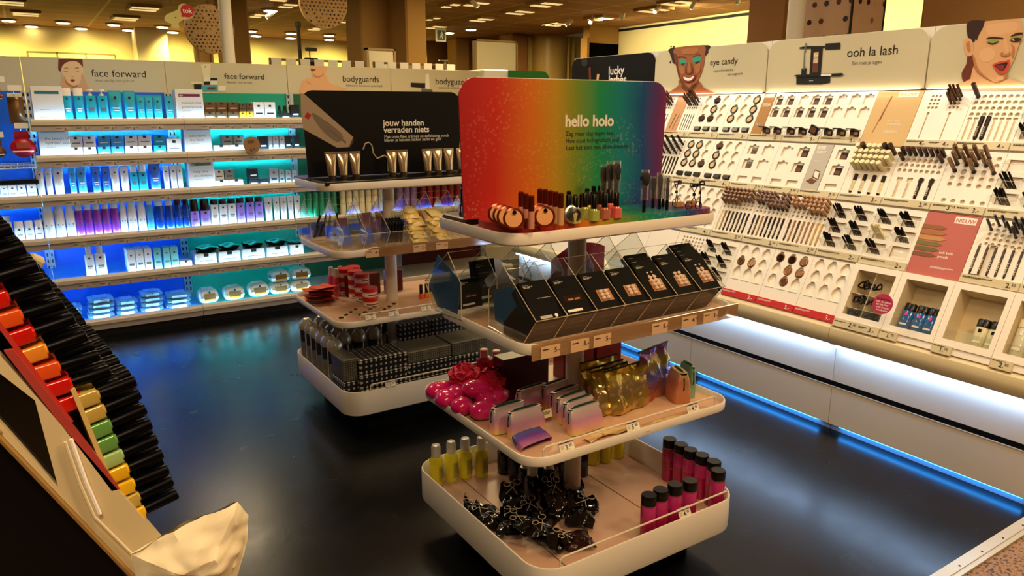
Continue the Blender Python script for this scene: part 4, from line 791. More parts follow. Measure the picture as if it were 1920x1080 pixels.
for b_i in range(5):
    x0, x1 = BX[b_i]+.0015, BX[b_i+1]-.0015; cx = (x0+x1)/2; root = thing('skincare_shelving', LABS[b_i], 'shelving unit', [], loc=(cx, 6.1, 0)); inv = Matrix.Translation((-cx, -6.1, 0))
    def add(n_, me, par=None):
        o = link(n_, me, par or root)
        if not par: o.matrix_local = inv
        return o
    m = MB(); m.box(x0, YB-.02, .05, x1, YB+.03, 1.72); add('back_panel', m.mesh('bp', backs[b_i], 0))
    for x in (x0, x1-.026):
        m = MB(); m.box(x, YB-.045, .05, x+.026, YB-.02, 1.72)
        if b_i < 3:
            for k in range(34): m.box(x+.008, YB-.047, .1+k*.048, x+.018, YB-.0445, .125+k*.048, 1)
        add('upright', m.mesh('up', [mat('upright_grey', '#b8bcc0', .4), black], 0))
    # header panel
    h = MB(); h.bbox(x0, YB-.01, 1.712, x1, YB+.02, 1.955, .002); t = MB(); t.M = Matrix.Translation((0, YB-.01, 0))@Matrix.Rotation(PI/2, 4, 'X')
    tr = lambda x, y: (lambda p: (p.x, p.z))(at(x, y, 1, YB-.012))
    A = lambda x, y: tr(40+x/6, 90+y/6); B = lambda x, y: tr(300+x/6, 90+y/6)
    if b_i == 1:
        draw(t, A, [(4, [(418, 124), (688, 126), (694, 215), (660, 195), (600, 155), (520, 165), (470, 210), (448, 240), (440, 272), (414, 240)], 0), (2, [(300, 497), (370, 475), (440, 450), (455, 497)], 0), (2, [(745, 455), (800, 475), (870, 497), (740, 497)], 0), (1, [(452, 235), (480, 182), (540, 152), (620, 152), (668, 188), (695, 240), (690, 300), (672, 350), (650, 398), (600, 424), (560, 414), (510, 380), (470, 320)], 1),
            (2, [(488, 320), (512, 378), (562, 418), (552, 495), (445, 497), (440, 430), (455, 350), (470, 312)], 1), (2, [(690, 300), (722, 370), (755, 440), (750, 497), (652, 497), (640, 440), (682, 380), (670, 322)], 1), (3, [(490, 330), (512, 378), (562, 418), (600, 428), (640, 410), (620, 440), (560, 440), (500, 400)], 1),
            (3, [(465, 256), (500, 262), (535, 256), (500, 271)], 1), (3, [(600, 256), (640, 262), (655, 252), (640, 270)], 1), (4, [(465, 240), (500, 222), (540, 230), (500, 229)], 1), (4, [(590, 235), (625, 219), (652, 228), (620, 228)], 1), (3, [(558, 318), (575, 324), (592, 316), (575, 331)], 1), (5, [(548, 360), (575, 352), (606, 360), (577, 383)], 1)])
        u, v = A(790, 320); t.text('face forward', .072, u, v, .001, 6); u, v = A(832, 377); t.text('wees aardig voor je huid', .026, u, v, .001, 7)
    if b_i == 2:
        draw(t, B, [(8, [(458, 182), (570, 180), (560, 330), (490, 332)], 0), (9, [(490, 332), (560, 330), (562, 375), (494, 378)], 0), (6, [(494, 376), (562, 374), (562, 412), (496, 414)], 0), (6, [(566, 338), (644, 338), (646, 366), (566, 366)], 0), (9, [(566, 366), (646, 366), (646, 414), (566, 414)], 0), (6, [(380, 408), (468, 408), (462, 484), (388, 484)], 0), (8, [(345, 378), (480, 378), (480, 404), (380, 408), (345, 400)], 0), (10, [(472, 422), (645, 420), (645, 484), (478, 486)], 0), (9, [(655, 424), (738, 424), (736, 482), (655, 484)], 0), (6, [(505, 205), (518, 205), (518, 218), (505, 218)], 0), (4, [(530, 440), (620, 440), (620, 470), (530, 470)], 0)])
        u, v = B(725, 345); t.text('face forward', .062, u, v, .005, 6); u, v = B(755, 395); t.text('feestjes voor je huid', .024, u, v, .005, 7)
    if b_i == 3:
        draw(t, B, [(2, [(1680, 202), (1884, 204), (1876, 250), (1852, 292), (1850, 330), (1700, 330), (1740, 315), (1720, 290), (1700, 240)], 0), (2, [(1762, 312), (1850, 288), (1882, 350), (1920, 400), (2000, 430), (2090, 470), (1600, 512), (1583, 440), (1595, 380), (1640, 345), (1700, 345)], 1), (5, [(1695, 236), (1750, 240), (1725, 262), (1705, 258)], 1), (3, [(1720, 292), (1780, 320), (1850, 285), (1800, 330), (1745, 330)], 1), (3, [(1640, 370), (1690, 400), (1700, 412), (1655, 388)], 1)])
        u, v = tr(642, 153); t.text('bodyguards', .074, u, v, .003, 6); u, v = tr(649, 162); t.text('fulltime in dienst van jouw huid', .027, u, v, .003, 7)
        draw(t, tr, [(6, [(770, 155), (798, 156), (798, 165), (770, 163)], 0), (9, [(798, 138), (804, 138), (806, 168), (797, 168)], 0), (7, [(790, 165), (810, 168), (812, 174), (790, 172)], 0)])
    if b_i == 4:
        u, v = tr(816, 158); t.text('bodyguards', .082, u, v, .003, 6); u, v = tr(822, 166); t.text('ook aan de zachte huid', .027, u, v, .003, 7)
    hp = add('header_panel', h.mesh('hp', hdr_m, 0))
    if t.v: link('print', t.mesh('hpp', [hairp, skin2l, skin2, skin2d, hair2, lipp, ink, greyink, crm, paper, mat('print_aqua', '#4aa0ae', .6)], 0), hp)
    for s_i, z in enumerate(SZ):
        if b_i == 0 and s_i < 2: continue
        m = MB(); d = 0 if s_i < 5 else 0
        m.box(x0, YF+.03, z-.028, x1, YB-.02, z-.012, 0)      # deck
        m.M = Matrix(((0, 0, 1, x0), (1, 0, 0, 0), (0, 1, 0, 0), (0, 0, 0, 1)))
        m.prism([(YF+.035, z-.03), (YF+.035, z+.0), (YF+.02, z+.004), (YF+.004, z-.002), (YF-.006, z-.014), (YF-.006, z-.036), (YF+.004, z-.044), (YF+.035, z-.044)], 0, x1-x0, 1); m.M = Matrix.Identity(4)
        sh = add('shelf', m.mesh('shelf', [deckm[b_i], shelf_m], 30))
        m = MB(); m.box(x0, YF+.002, z-.078, x1, YF+.012, z-.044); link('price_strip', m.mesh('ps', strip_m, 0), sh)
        if s_i == 5:
            m = MB(); m.box(x0, YF+.05, 0, x1, YB, .05); add('kick_board', m.mesh('kb', dark, 0))
        if b_i < 3:
            # light profiles: one in the lip washing the goods, one below the shelf washing the back
            m = MB(); m.box(x0+.02, YF+.036, z-.010, x1-.02, YF+.046, z-.004); link('led_strip', m.mesh('ls', LEDL, 0), sh)
            if s_i < 5:
                m = MB(); m.box(x0+.02, YB-.20, z-.040, x1-.02, YB-.198, z-.028); link('led_strip', m.mesh('ls', LEDU, 0), sh)
                m = MB(); m.box(x0+.02, YB-.206, z-.046, x1-.02, YB-.201, z-.028); m.box(x0+.02, YB-.206, z-.046, x1-.02, YB-.18, z-.043); link('light_channel', m.mesh('lc', mat('upright_grey'), 0), sh)  # added shield that keeps the strip out of the floor reflection
        for q in range(5 if b_i < 3 and s_i < 5 else 0):
            pr_ = PR[b_i]; xx = x0+.17+q*(x1-x0-.2)/5+rl.uniform(-.02, .02); lb = MB(); t = MB()
            lb.box(xx-.055, YF-.001, z-.076, xx+.03, YF+.003, z-.047); t.M = Matrix.Translation((xx, YF-.0012, z-.072))@Matrix.Rotation(PI/2, 4, 'X'); price(t, pr_[q % len(pr_)], -.004, 0, .026); small_print(t, -.05, .016, .035, 3, .002, 0, rl)
            t.v and lb.add(t.v, t.f, 1); link('price_label', lb.mesh('pl', [mat('label_grey', '#b5aaa0', .5), ink], 0), sh)
    if b_i < 3:
        for s_i in range(5):
            if b_i == 0 and s_i < 2: continue
            m = MB(); z = SZ[s_i]
            for x in (x0+.028, x1-.033): m.M = Matrix(((0, 0, 1, x), (1, 0, 0, 0), (0, 1, 0, 0), (0, 0, 0, 1))); m.prism([(YF+.1, z-.028), (YB-.04, z-.028), (YB-.04, z-.09), (YB-.12, z-.075)], 0, .004)
            add('shelf_bracket', m.mesh('sb', mat('upright_grey'), 0))
# product shapes for the shelves; x along the shelf, y depth, z up
frost = mat('frosted_white', '#e6e8e6', .4)
def box_pack(w, d, h, m0, m1=None, band=None, ev=0):
    def f():
        m = MB(); m.bbox(-w/2, 0, 0, w/2, d, h, .0015, 0)
        g = MB(); g.box(-w*.12, -.0006, h*.72, w*.12, .0, h*.72+w*.2, 0); g.box(-w*.32, -.0006, h*.3, w*.32, .0, h*.4, 1)
        if band: g.box(-w*.48, -.0005, h*.02, w*.48, .0, h*.16, 1)
        return [('carton', m.mesh('c', m0, 0)), ('print', g.mesh('g', [ink, m1 or greyink], 0))]
    return proto('bp%.3f%.3f%.3f%s%s%s' % (w, d, h, m0.name, band, m1.name if m1 else ''), f)
def tube_pack(w, h, m0, capm=None, up=False, lab=None):
    """squeeze tube: round cap below, flat crimp on top (or cap on top)"""
    capm = capm or white
    def f():
        m = MB(); n_ = 16; d = w*.55
        def fn(u, v):
            a = 2*PI*u; k = v if not up else 0; rx = w/2*(.82+.18*v); ry = d/2*(1-k**2.2*.93) if not up else d/2
            return (rx*math.cos(a), d/2+ry*math.sin(a), (.02 if not up else 0)+v*(h-.02))
        m.grid(fn, n_, 8, 0, True)
        if up: m.grid(lambda u, v: (w/2*.98*math.cos(2*PI*u)*(1 if v < 1 else 0), d/2+d/2*.98*math.sin(2*PI*u)*(1 if v < 1 else 0), 0), n_, 1, 0, True)
        else: m.box(-w/2, d/2-.0015, h-.004, w/2, d/2+.0015, h+.008)
        c = MB()
        if up: c.lathe([(w*.47, h-.022), (w*.47, h+.028), (w*.43, h+.03), (0, h+.03)], 16, c=(0, d/2, 0), sy=.55)
        else: c.lathe([(w*.38, 0), (w*.40, .022), (0, .022)], 16, c=(0, d/2, 0), sy=.6)
        g = MB(); s_ = w*.1; g.box(-s_, -.0014+(.0 if up else .002), h*.76, s_, .001, h*.76+2*s_); g.box(-w*.25, 0, h*.42, w*.25, .002, h*.46, 1); g.box(-w*.2, 0, h*.34, w*.2, .002, h*.375, 1)
        return [('body', m.mesh('b', m0)), ('cap', c.mesh('c', capm)), ('print', g.mesh('g', [lab or ink, frost], 0))]
    return proto('tp%.3f%.3f%s%s%s' % (w, h, m0.name, capm.name, up), f)
def bottle_pack(w, h, m0, capm, neck=.6, caph=.03, sq=True, pump=False):
    def f():
        m = MB(); d = w*.7; hb = h-caph-.008
        if sq: m.prism([(x, y+d/2) for x, y in rrect(-w/2, -d/2, w/2, d/2, w*.22, 4)], 0, hb)
        else: m.lathe([(0, 0), (w*.46, 0), (w*.5, .006), (w*.5, hb-.014), (w*.42, hb-.003), (w*neck*.5, hb)], 18, c=(0, d/2, 0), sy=.8)
        c = MB()
        if pump:
            c.lathe([(w*.2, hb), (w*.2, hb+.012), (w*.08, hb+.014), (w*.08, hb+caph), (w*.3, hb+caph+.002), (w*.26, hb+caph+.012), (0, hb+caph+.012)], 14, c=(0, d/2, 0)); c.bbox(-.004, -.012, hb+caph+.002, .004, d/2, hb+caph+.01, .001)
        else: c.lathe([(w*.5*neck, hb), (w*.5*neck, hb+caph), (w*.46*neck, hb+caph+.003), (0, hb+caph+.003)], 16, c=(0, d/2, 0), sy=.8)
        g = MB(); s_ = w*.11; g.box(-s_, -.0012, hb*.8, s_, .002, hb*.8+2*s_); g.box(-w*.28, -.001, hb*.45, w*.28, .002, hb*.5, 1); g.box(-w*.22, -.001, hb*.38, w*.22, .002, hb*.4, 1)
        return [('body', m.mesh('b', m0)), ('cap', c.mesh('c', capm)), ('print', g.mesh('g', [ink, greyink], 0))]
    return proto('bo%.3f%.3f%s%s%.2f%s%s' % (w, h, m0.name, capm.name, neck, sq, pump), f)
aqua = mat('aqua_pack', '#1aa0bc', .35); sky = mat('sky_pack', '#3f9fd8', .35); blu = mat('blue_pack', '#2a6fd0', .3); dblu = mat('deep_blue_liquid', '#10409e', .15, coat=.4); purp = mat('purple_liquid', '#8a3aa8', .2, coat=.4); lil = mat('lilac_liquid', '#9a7ad8', .25, coat=.3)
bronze = mat('bronze_carton', '#7a5a38', .3, .5); silver = mat('silver_carton', '#a8a8a8', .3, .6); dgrn = mat('dark_green_glass', '#123a30', .2); yel = mat('yellow_carton', '#d8a828', .4); whitep = mat('white_pack', '#e4e6e6', .45); blk = mat('black_carton', '#0c0d10', .4)
SHN = ('top', 'second', 'third', 'fourth', 'fifth', 'bottom')
CNT = {}
def shelf_item(s_i, a, b_, kind, depth=0, hgt=None, dz=0, yoff=.05, label=None, name=None, cat=None, bay='blue'):
    z = SZ[s_i]-.012+dz; y = YF+yoff+depth; y0, y1 = at(a, 200+s_i*70, 1, y), at(b_, 200+s_i*70, 1, y)
    def xat(px):
        # column px on the plane y at height z
        py = 300
        for _ in range(6):
            p = at(px, py, 1, y); py += (p.z-z)*200
        return p.x
    xa, xb = xat(a), xat(b_); w = round((xb-xa)*.97, 3); cx = (xa+xb)/2
    nm, ct, desc, fn = kind; h = hgt
    key = (s_i, desc, bay); CNT[key] = CNT.get(key, 0)+1
    thing(name or nm, label or '%s, %s from left, %s shelf, %s bay' % (desc, nth(CNT[key]-1), SHN[s_i], bay), cat or ct, fn(w, h), loc=(cx, y, z), rot=(0, 0, random.uniform(-.04, .04)))
def K(nm, ct, desc, fn): return (nm, ct, desc, fn)
def card(px0, px1, s_i, h, head, l1, l2, bay, col):
    x0, x1 = at(px0, 200+s_i*60, 1, YF+.05).x, at(px1, 200+s_i*60, 1, YF+.05).x; z = SZ[s_i]-.012; w = x1-x0
    m = MB(); m.bbox(0, 0, 0, w, .13, h, .002); t = MB(); t.M = Matrix.Rotation(PI/2, 4, 'X'); t.box(.02, h-.05, 0, w-.02, h-.03, .001, 0); t.text(head, .017, .024, h-.047, .0015, 1, 'LEFT', .02)
    t.text(l1, .026, .035, h-.1, .001, 2); t.text(l2, .026, .035, h-.13, .001, 2); small_print(t, .04, h-.15, w*.5, 1, .002, 2, rl); small_print(t, .03, .025, w*.4, 1, .004, 0, rl)
    thing('info_block', 'white info block reading %s, %s shelf of the %s bay' % (l1 or 'nothing legible', SHN[s_i], bay), 'shelf sign', [('block', m.mesh('b', mat('card_white', '#dcdedc', .45), 0)), ('print', t.mesh('p', [col, paper, greyink], 0))], loc=(x0, YF+.05, z))
card(61, 120, 0, .225, '', '', '', 'blue', mat('card_teal', '#2a6a78', .5)); card(331, 382, 0, .215, '40+', 'maintain that', 'youthful look', 'teal', mat('card_purple', '#6a1a4a', .5))
card(72, 130, 1, .215, '', 'the beauty of', 'hydrated skin', 'blue', mat('card_teal')); card(346, 396, 1, .215, '40+', 'slow down', 'the clock', 'teal', mat('card_magenta', '#a81848', .5)); card(353, 402, 2, .215, '60+', 'keep time', 'at a distance', 'teal', mat('card_olive', '#6a6a1a', .5))
kT = K('face_tube', 'tube', 'aqua tube', lambda w, h: tube_pack(w, h, aqua)); kB = K('upright_tube', 'tube', 'aqua tube with white cap on top', lambda w, h: tube_pack(w, h, aqua, up=True)); kP = K('pump_bottle', 'bottle', 'aqua bottle with white foam pump', lambda w, h: bottle_pack(w, h, aqua, white, pump=True))
for a, b_ in ((121, 141), (143, 163)): shelf_item(0, a, b_, kB, hgt=.185)
for a, b_ in ((165, 186), (187, 207)): shelf_item(0, a, b_, kP, hgt=.205)
for a, b_ in ((208, 234), (236, 259)): shelf_item(0, a, b_, K('face_tube', 'tube', 'wide aqua tube', kT[3]), hgt=.195)
for a, b_ in ((260, 275), (275, 290), (290, 308)): shelf_item(0, a, b_, K('face_tube', 'tube', 'small aqua tube', kT[3]), hgt=.165)
shelf_item(0, 313, 329, K('face_tube', 'tube', 'single aqua tube beside the purple-striped card', kT[3]), hgt=.16)
for a, b_ in ((384, 405), (406, 427), (428, 449)):
    kk = K('cream_carton', 'box', 'bronze and silver face cream box', lambda w, h: box_pack(w, w, h, bronze, frost)); shelf_item(0, a, b_, kk, hgt=.06, bay='teal'); shelf_item(0, a, b_, kk, hgt=.068, dz=.061, yoff=.06, bay='teal')
for a, b_ in ((450, 462), (463, 475)): shelf_item(0, a, b_, K('serum_box', 'box', 'small yellow and bronze box', lambda w, h: box_pack(w, .05, h, yel, ink)), hgt=.06, bay='teal'); shelf_item(0, a, b_, K('serum_box', 'box', 'small bronze box on a yellow one', lambda w, h: box_pack(w, .05, h, bronze, ink)), hgt=.06, dz=.061, bay='teal')
for a, b_ in ((477, 497), (498, 518)): shelf_item(0, a, b_, K('cream_carton', 'box', 'white carton with dark stripe', lambda w, h: box_pack(w, .08, h, whitep, ink, 0)), hgt=.13, bay='teal')
for a, b_ in ((521, 530), (531, 541)): shelf_item(0, a, b_, K('serum_bottle', 'bottle', 'dark green glass bottle', lambda w, h: bottle_pack(w, h, dgrn, black, sq=False)), depth=.06, hgt=.11, bay='teal')
shelf_item(0, 527, 546, K('night_carton', 'box', 'black carton with white print', lambda w, h: box_pack(w, .05, h, blk, frost)), hgt=.05, bay='teal'); shelf_item(0, 547, 563, K('night_carton', 'box', 'tall black carton with white print', lambda w, h: box_pack(w, .05, h, blk, frost)), hgt=.11, bay='teal')
# second shelf
wb = lambda w, h: box_pack(w, w, h, whitep); ab = lambda w, h: box_pack(w, w, h, sky, frost)
for a, b_, mm, d in ((132, 157, wb, 'white'), (158, 182, wb, 'white'), (185, 209, ab, 'sky-blue'), (210, 234, ab, 'sky-blue'), (236, 260, wb, 'white'), (261, 286, wb, 'white'), (290, 312, lambda w, h: box_pack(w, w, h, aqua, frost), 'aqua')):
    k1 = K('cream_carton', 'box', d+' square cream carton', mm); shelf_item(1, a, b_, k1, hgt=.062); shelf_item(1, a-1, b_-1, K('cream_carton', 'box', d+' square cream carton stacked on another', mm), hgt=.07, dz=.063, yoff=.08)
shelf_item(1, 315, 342, K('cream_carton', 'box', 'single white square carton at the right end', wb), hgt=.105)
for a, b_ in ((402, 430), (431, 459)): shelf_item(1, a, b_, K('jar_carton', 'box', 'flat white carton', wb), hgt=.05, bay='teal')
for a, b_ in ((417, 437), (439, 458)): shelf_item(1, a, b_, K('jar_carton', 'box', 'silver-labelled carton on a flat white one', lambda w, h: box_pack(w, w, h, silver, ink)), hgt=.07, dz=.052, yoff=.08, bay='teal')
for a, b_, mm, d in ((487, 503, blk, 'black'), (505, 512, silver, 'silver'), (513, 524, silver, 'silver'), (525, 535, silver, 'silver'), (536, 547, blk, 'black'), (552, 563, blk, 'black')): shelf_item(1, a, b_, K('serum_carton', 'box', 'narrow %s upright carton' % d, lambda w, h, mm=mm: box_pack(w, .05, h, mm, frost)), hgt=.11, bay='teal')
# third shelf
wt = lambda w, h: tube_pack(w, h, whitep)
for a, b_ in ((72, 88), (89, 103), (104, 125)): shelf_item(2, a, b_, K('face_tube', 'tube', 'white tube left group', wt), hgt=.19)
for a, b_ in ((133, 147), (148, 167)): shelf_item(2, a, b_, K('face_tube', 'tube', 'pale aqua tube', lambda w, h: tube_pack(w, h, sky)), hgt=.18)
for a, b_ in ((175, 193), (194, 211)): shelf_item(2, a, b_, K('face_tube', 'tube', 'blue tube', lambda w, h: tube_pack(w, h, blu)), hgt=.18)
for a, b_ in ((211, 228), (229, 246)): shelf_item(2, a, b_, K('face_tube', 'tube', 'white tube middle group', wt), hgt=.18)
for a, b_ in ((247, 262), (263, 280)): shelf_item(2, a, b_, K('upright_tube', 'bottle', 'aqua bottle with tall white cap', lambda w, h: bottle_pack(w, h, aqua, frost, .9, .09)), hgt=.235)
shelf_item(2, 283, 306, K('face_tube', 'tube', 'wide deep sky tube', lambda w, h: tube_pack(w, h, blu)), hgt=.2)
for a, b_ in ((309, 321), (322, 335), (335, 346)): shelf_item(2, a, b_, K('face_tube', 'tube', 'white pointed tube right group', wt), hgt=.17)
for a, b_ in ((403, 430), (431, 457)): shelf_item(2, a, b_, K('jar_carton', 'box', 'flat white carton on third level', wb), hgt=.05, bay='teal')
for a, b_, mm in ((403, 421, whitep), (422, 440, silver)): shelf_item(2, a, b_, K('jar_carton', 'box', 'square jar carton', lambda w, h, mm=mm: box_pack(w, w, h, mm, ink)), hgt=.075, dz=.052, yoff=.08, bay='teal')
for a, b_, dz, h in ((468, 486, 0, .05), (467, 485, .052, .075), (487, 505, 0, .045)): shelf_item(2, a, b_, K('night_carton', 'box', 'black square carton', lambda w, h: box_pack(w, w, h, blk, frost)), hgt=h, dz=dz, bay='teal')
for a, b_, h in ((507, 523, .12), (525, 534, .11), (537, 547, .1), (549, 557, .1)): shelf_item(2, a, b_, K('serum_carton', 'box', 'silver upright carton', lambda w, h: box_pack(w, .05, h, silver, ink)), hgt=h, bay='teal')
# fourth shelf
wbt = lambda w, h: bottle_pack(w, h, whitep, frost, .85, .03, False)
for a, b_ in ((85, 107), (108, 127), (128, 146)): shelf_item(3, a, b_, K('lotion_bottle', 'bottle', 'white lotion bottle left group', wbt), hgt=.235)
for i in range(5): shelf_item(3, 146+i*16.5, 162+i*16.5, K('tonic_bottle', 'bottle', 'purple tonic bottle', lambda w, h: bottle_pack(w, h, purp, frost, .85, .035, False)), hgt=.225)
for a, b_ in ((229, 242), (243, 261), (262, 278)): shelf_item(3, a, b_, K('lotion_bottle', 'bottle', 'white lotion bottle middle group', wbt), hgt=.225)
shelf_item(3, 279, 292, K('lotion_bottle', 'bottle', 'pale aqua bottle beside the blue ones', lambda w, h: bottle_pack(w, h, sky, frost, .85, .03, False)), hgt=.23)
for a, b_ in ((294, 312), (313, 330), (331, 345), (346, 359)): shelf_item(3, a, b_, K('cleanser_bottle', 'bottle', 'deep blue bottle', lambda w, h: bottle_pack(w, h, dblu, frost if w > .052 else black, .85, .035, False)), hgt=.22)
for a, b_ in ((360, 376), (379, 397)): shelf_item(3, a, b_, K('cleanser_bottle', 'bottle', 'lilac bottle with tall black cap', lambda w, h: bottle_pack(w, h, lil, black, .95, .085, True)), hgt=.215, bay='teal')
for a, b_ in ((398, 413), (414, 429), (430, 446)): shelf_item(3, a, b_, K('cleanser_bottle', 'bottle', 'white bottle with black cap', lambda w, h: bottle_pack(w, h, whitep, black, .95, .035, True)), hgt=.205, bay='teal')
for a, b_ in ((447, 462), (464, 480), (481, 496)): shelf_item(3, a, b_, K('cleanser_bottle', 'bottle', 'lilac bottle with short black cap', lambda w, h: bottle_pack(w, h, lil, black, .95, .035, True)), hgt=.205, bay='teal')
for a, b_ in ((499, 514), (515, 527), (528, 541), (542, 553), (554, 566)): shelf_item(3, a, b_, K('face_tube', 'tube', 'white tube', wt), hgt=.185, bay='teal')
# fifth shelf
for a, b_ in ((163, 181), (182, 203)): shelf_item(4, a, b_, K('lotion_bottle', 'bottle', 'white bottle with clear dome cap', lambda w, h: bottle_pack(w, h, whitep, frost, .6, .06, True)), hgt=.225)
for d in (.0, .09):
    for a, b_ in ((242, 257), (258, 273), (274, 288)): shelf_item(4, a-d*40, b_-d*40, K('day_carton', 'box', 'white carton in the %s row of six' % ('front' if d == 0 else 'back'), lambda w, h: box_pack(w, .08, h, whitep)), depth=d, hgt=.165)
for a, b_ in ((292, 305), (309, 322), (323, 337)): shelf_item(4, a, b_, K('day_carton', 'box', 'pale aqua carton', lambda w, h: box_pack(w, .08, h, mat('mint_pack', '#7ac8c8', .4))), hgt=.16)
# wipes: pillow packs
def pillow(w, d, h, m0, m1, win=None):
    def f():
        m = MB()
        def fn(u, v):
            a = 2*PI*u; cx, cz = math.cos(a), math.sin(a); e = .55; X = sgn(cx)*abs(cx)**e*w/2; t = 1-abs(2*v-1)**4; Z = h/2+sgn(cz)*abs(cz)**e*h/2*(t*.93+.07)
            return (X*(1-.04*(1-t)), d*v, Z+.003*noise.noise(Vector((u*9, v*6, w*40))))
        m.grid(fn, 20, 8, 0, True); l_ = MB(); l_.grid(lambda u, v: (-w*.28+w*.56*u, d*.2+d*.55*v, h*1.0+.0015), 4, 4, 0)
        f_ = MB(); f_.box(-w*.3, -.002, h*.25, w*.3, .004, h*.75, 0); f_.box(-w*.3, -.003, h*.25, w*.3, .0, h*.38, 1); f_.box(-.006, -.0035, h*.78, .006, 0, h*.9, 2)
        return [('pouch', m.mesh('p', m0)), ('flap', l_.mesh('l', m1)), ('label', f_.mesh('f', [win or m1, yel if win else m1, ink], 0))]
    return proto('pl%.3f%.3f%s' % (w, h, m0.name), f)
bwipe = mat('wipe_blue', '#8cc4e0', .25); mw = mat('pad_clear', '#d8e4e0', .2)
for i, (a, b_, k) in enumerate(((112, 156, 3), (165, 217, 4), (219, 261, 3), (264, 309, 4), (313, 361, 3))):
    for j in range(k): shelf_item(5, a+(j % 2), b_-(j % 2), K('wipes_pack', 'pack', 'blue wipes pack in stack %s' % 'ABCDE'[i], lambda w, h: pillow(w, .2, h, bwipe, mat('wipe_flap', '#a8d8f0', .3))), hgt=.036, dz=j*.034, yoff=.06+.012*j, label='blue wipes pack, %s from the bottom in the %s stack of the lowest shelf' % (nth(j), nth(i)))
for i, (a, b_, h, k) in enumerate(((377, 413, .115, 1), (423, 461, .11, 1), (470, 508, .115, 1), (510, 546, .1, 2), (549, 585, .1, 2))):
    for j in range(k): shelf_item(5, a, b_, K('cotton_pack', 'pack', 'pads', lambda w, h: pillow(w, .16, h, mw, whitep, mat('kraft_label', '#8a6a3a', .6))), hgt=h, dz=j*(h-.004), label='clear pack of cotton pads with brown label, %s position of the lowest teal shelf, %s' % (nth(i), ('bottom', 'upper')[j]))
# cartons of sheet masks with dark sachets on top
for i, (a, b_) in enumerate(((368, 408), (412, 452), (456, 498), (502, 541), (546, 570))):
    shelf_item(4, a, b_, K('mask_tray', 'box', 'white display carton', lambda w, h: box_pack(w, .2, h, whitep)), hgt=.085, label='white display carton %s from left on the fifth teal shelf' % nth(i))
    for j in range(4 if i < 4 else 2):
        def fs(j=j):
            q = MB(); q.grid(lambda u, v: ((u-.5)*.13, v*.17, .006*math.sin(u*7+j)+.004*math.sin(v*9)), 6, 6); q.grid(lambda u, v: ((u-.5)*.13, v*.17, .004+.006*math.sin(u*7+j)+.004*math.sin(v*9)), 6, 6, 1); return q.mesh('sm', [mat('sachet_dark', '#12302a', .25), mat('sachet_face', '#1c5044', .2)])
        z = SZ[4]-.012+.09+j*.009; xx = at((a+b_)/2, 480, 1, YF+.06).x; thing('mask_sachet', 'dark sheet mask sachet, %s up in the pile on the %s white carton' % (nth(j), nth(i)), 'sachet', proto('ms%d' % j, fs), loc=(xx-.01+.012*j, YF+.06, z), rot=(0, 0, .12*(j-1.5)))
def carton_f(w, h): return box_pack(w, .1, h, whitep)
shelf_item(4, 339, 361, K('flat_carton', 'box', 'flat white carton', carton_f), hgt=.045, label='flat white carton at the left end of the fifth teal shelf')
# round kraft wobbler on the teal bay
p = at(472, 272, 1, YF-.03); m = MB(); m.M = Matrix.Translation(p)@Matrix.Rotation(PI/2, 4, 'X'); m.prism(circ(0, 0, .062, 32), 0, .002); t = MB(); t.M = m.M@Matrix.Translation((0, 0, .0025)); small_print(t, -.03, .03, .05, 3, .004, 0, rl); price(t, '6.50', -.016, -.045, .03)
thing('wobbler_sign', 'round brown wobbler disc priced 6.50 on the second teal shelf', 'sign', [('disc', m.mesh('d', mat('kraft_disc', '#8a6844', .6), 0)), ('print', t.mesh('t', ink, 0))])
# bay at the left edge
LB = lambda s_i, px, y=YF+.06: (lambda p: p.x)(at(px, 200+s_i*65, 1, y))
for i, (a, b_) in enumerate(((-14, 2), (3, 17), (18, 34), (35, 51), (53, 71))): shelf_item(2, a, b_, K('soap_carton', 'box', 'x', wb), hgt=.085, yoff=.05, label='white square carton with black top, %s from left on the third shelf left edge' % nth(i)); 
m = MB(); x0 = LB(2, -20, YF+.1); x1 = LB(2, 71, YF+.1)
m.bbox(x0, YF+.05, SZ[2]+.075, x1, YF+.16, SZ[2]+.105, .003); thing('carton_lid', 'long black lid resting on the white cartons at the left edge', 'lid', m.mesh('l', black, 0))
for i, (a, b_) in enumerate(((-12, 5), (6, 26))): shelf_item(3, a, b_, K('foam_bottle', 'bottle', 'x', lambda w, h: bottle_pack(w, h, whitep, frost, .9, .05, False)), hgt=.17, yoff=.12, label='white bottle with frosted cap behind the cartons at the left edge, %s one' % ('left', 'right')[i])
for i, (a, b_) in enumerate(((10, 28), (30, 49), (50, 67), (68, 84))): shelf_item(3, a, b_, K('wide_jar', 'jar', 'x', lambda w, h: bottle_pack(w, h, whitep, frost, .95, .04, True)), hgt=.14, label='white wide-lidded bottle, %s from left on the fourth shelf left edge' % nth(i))
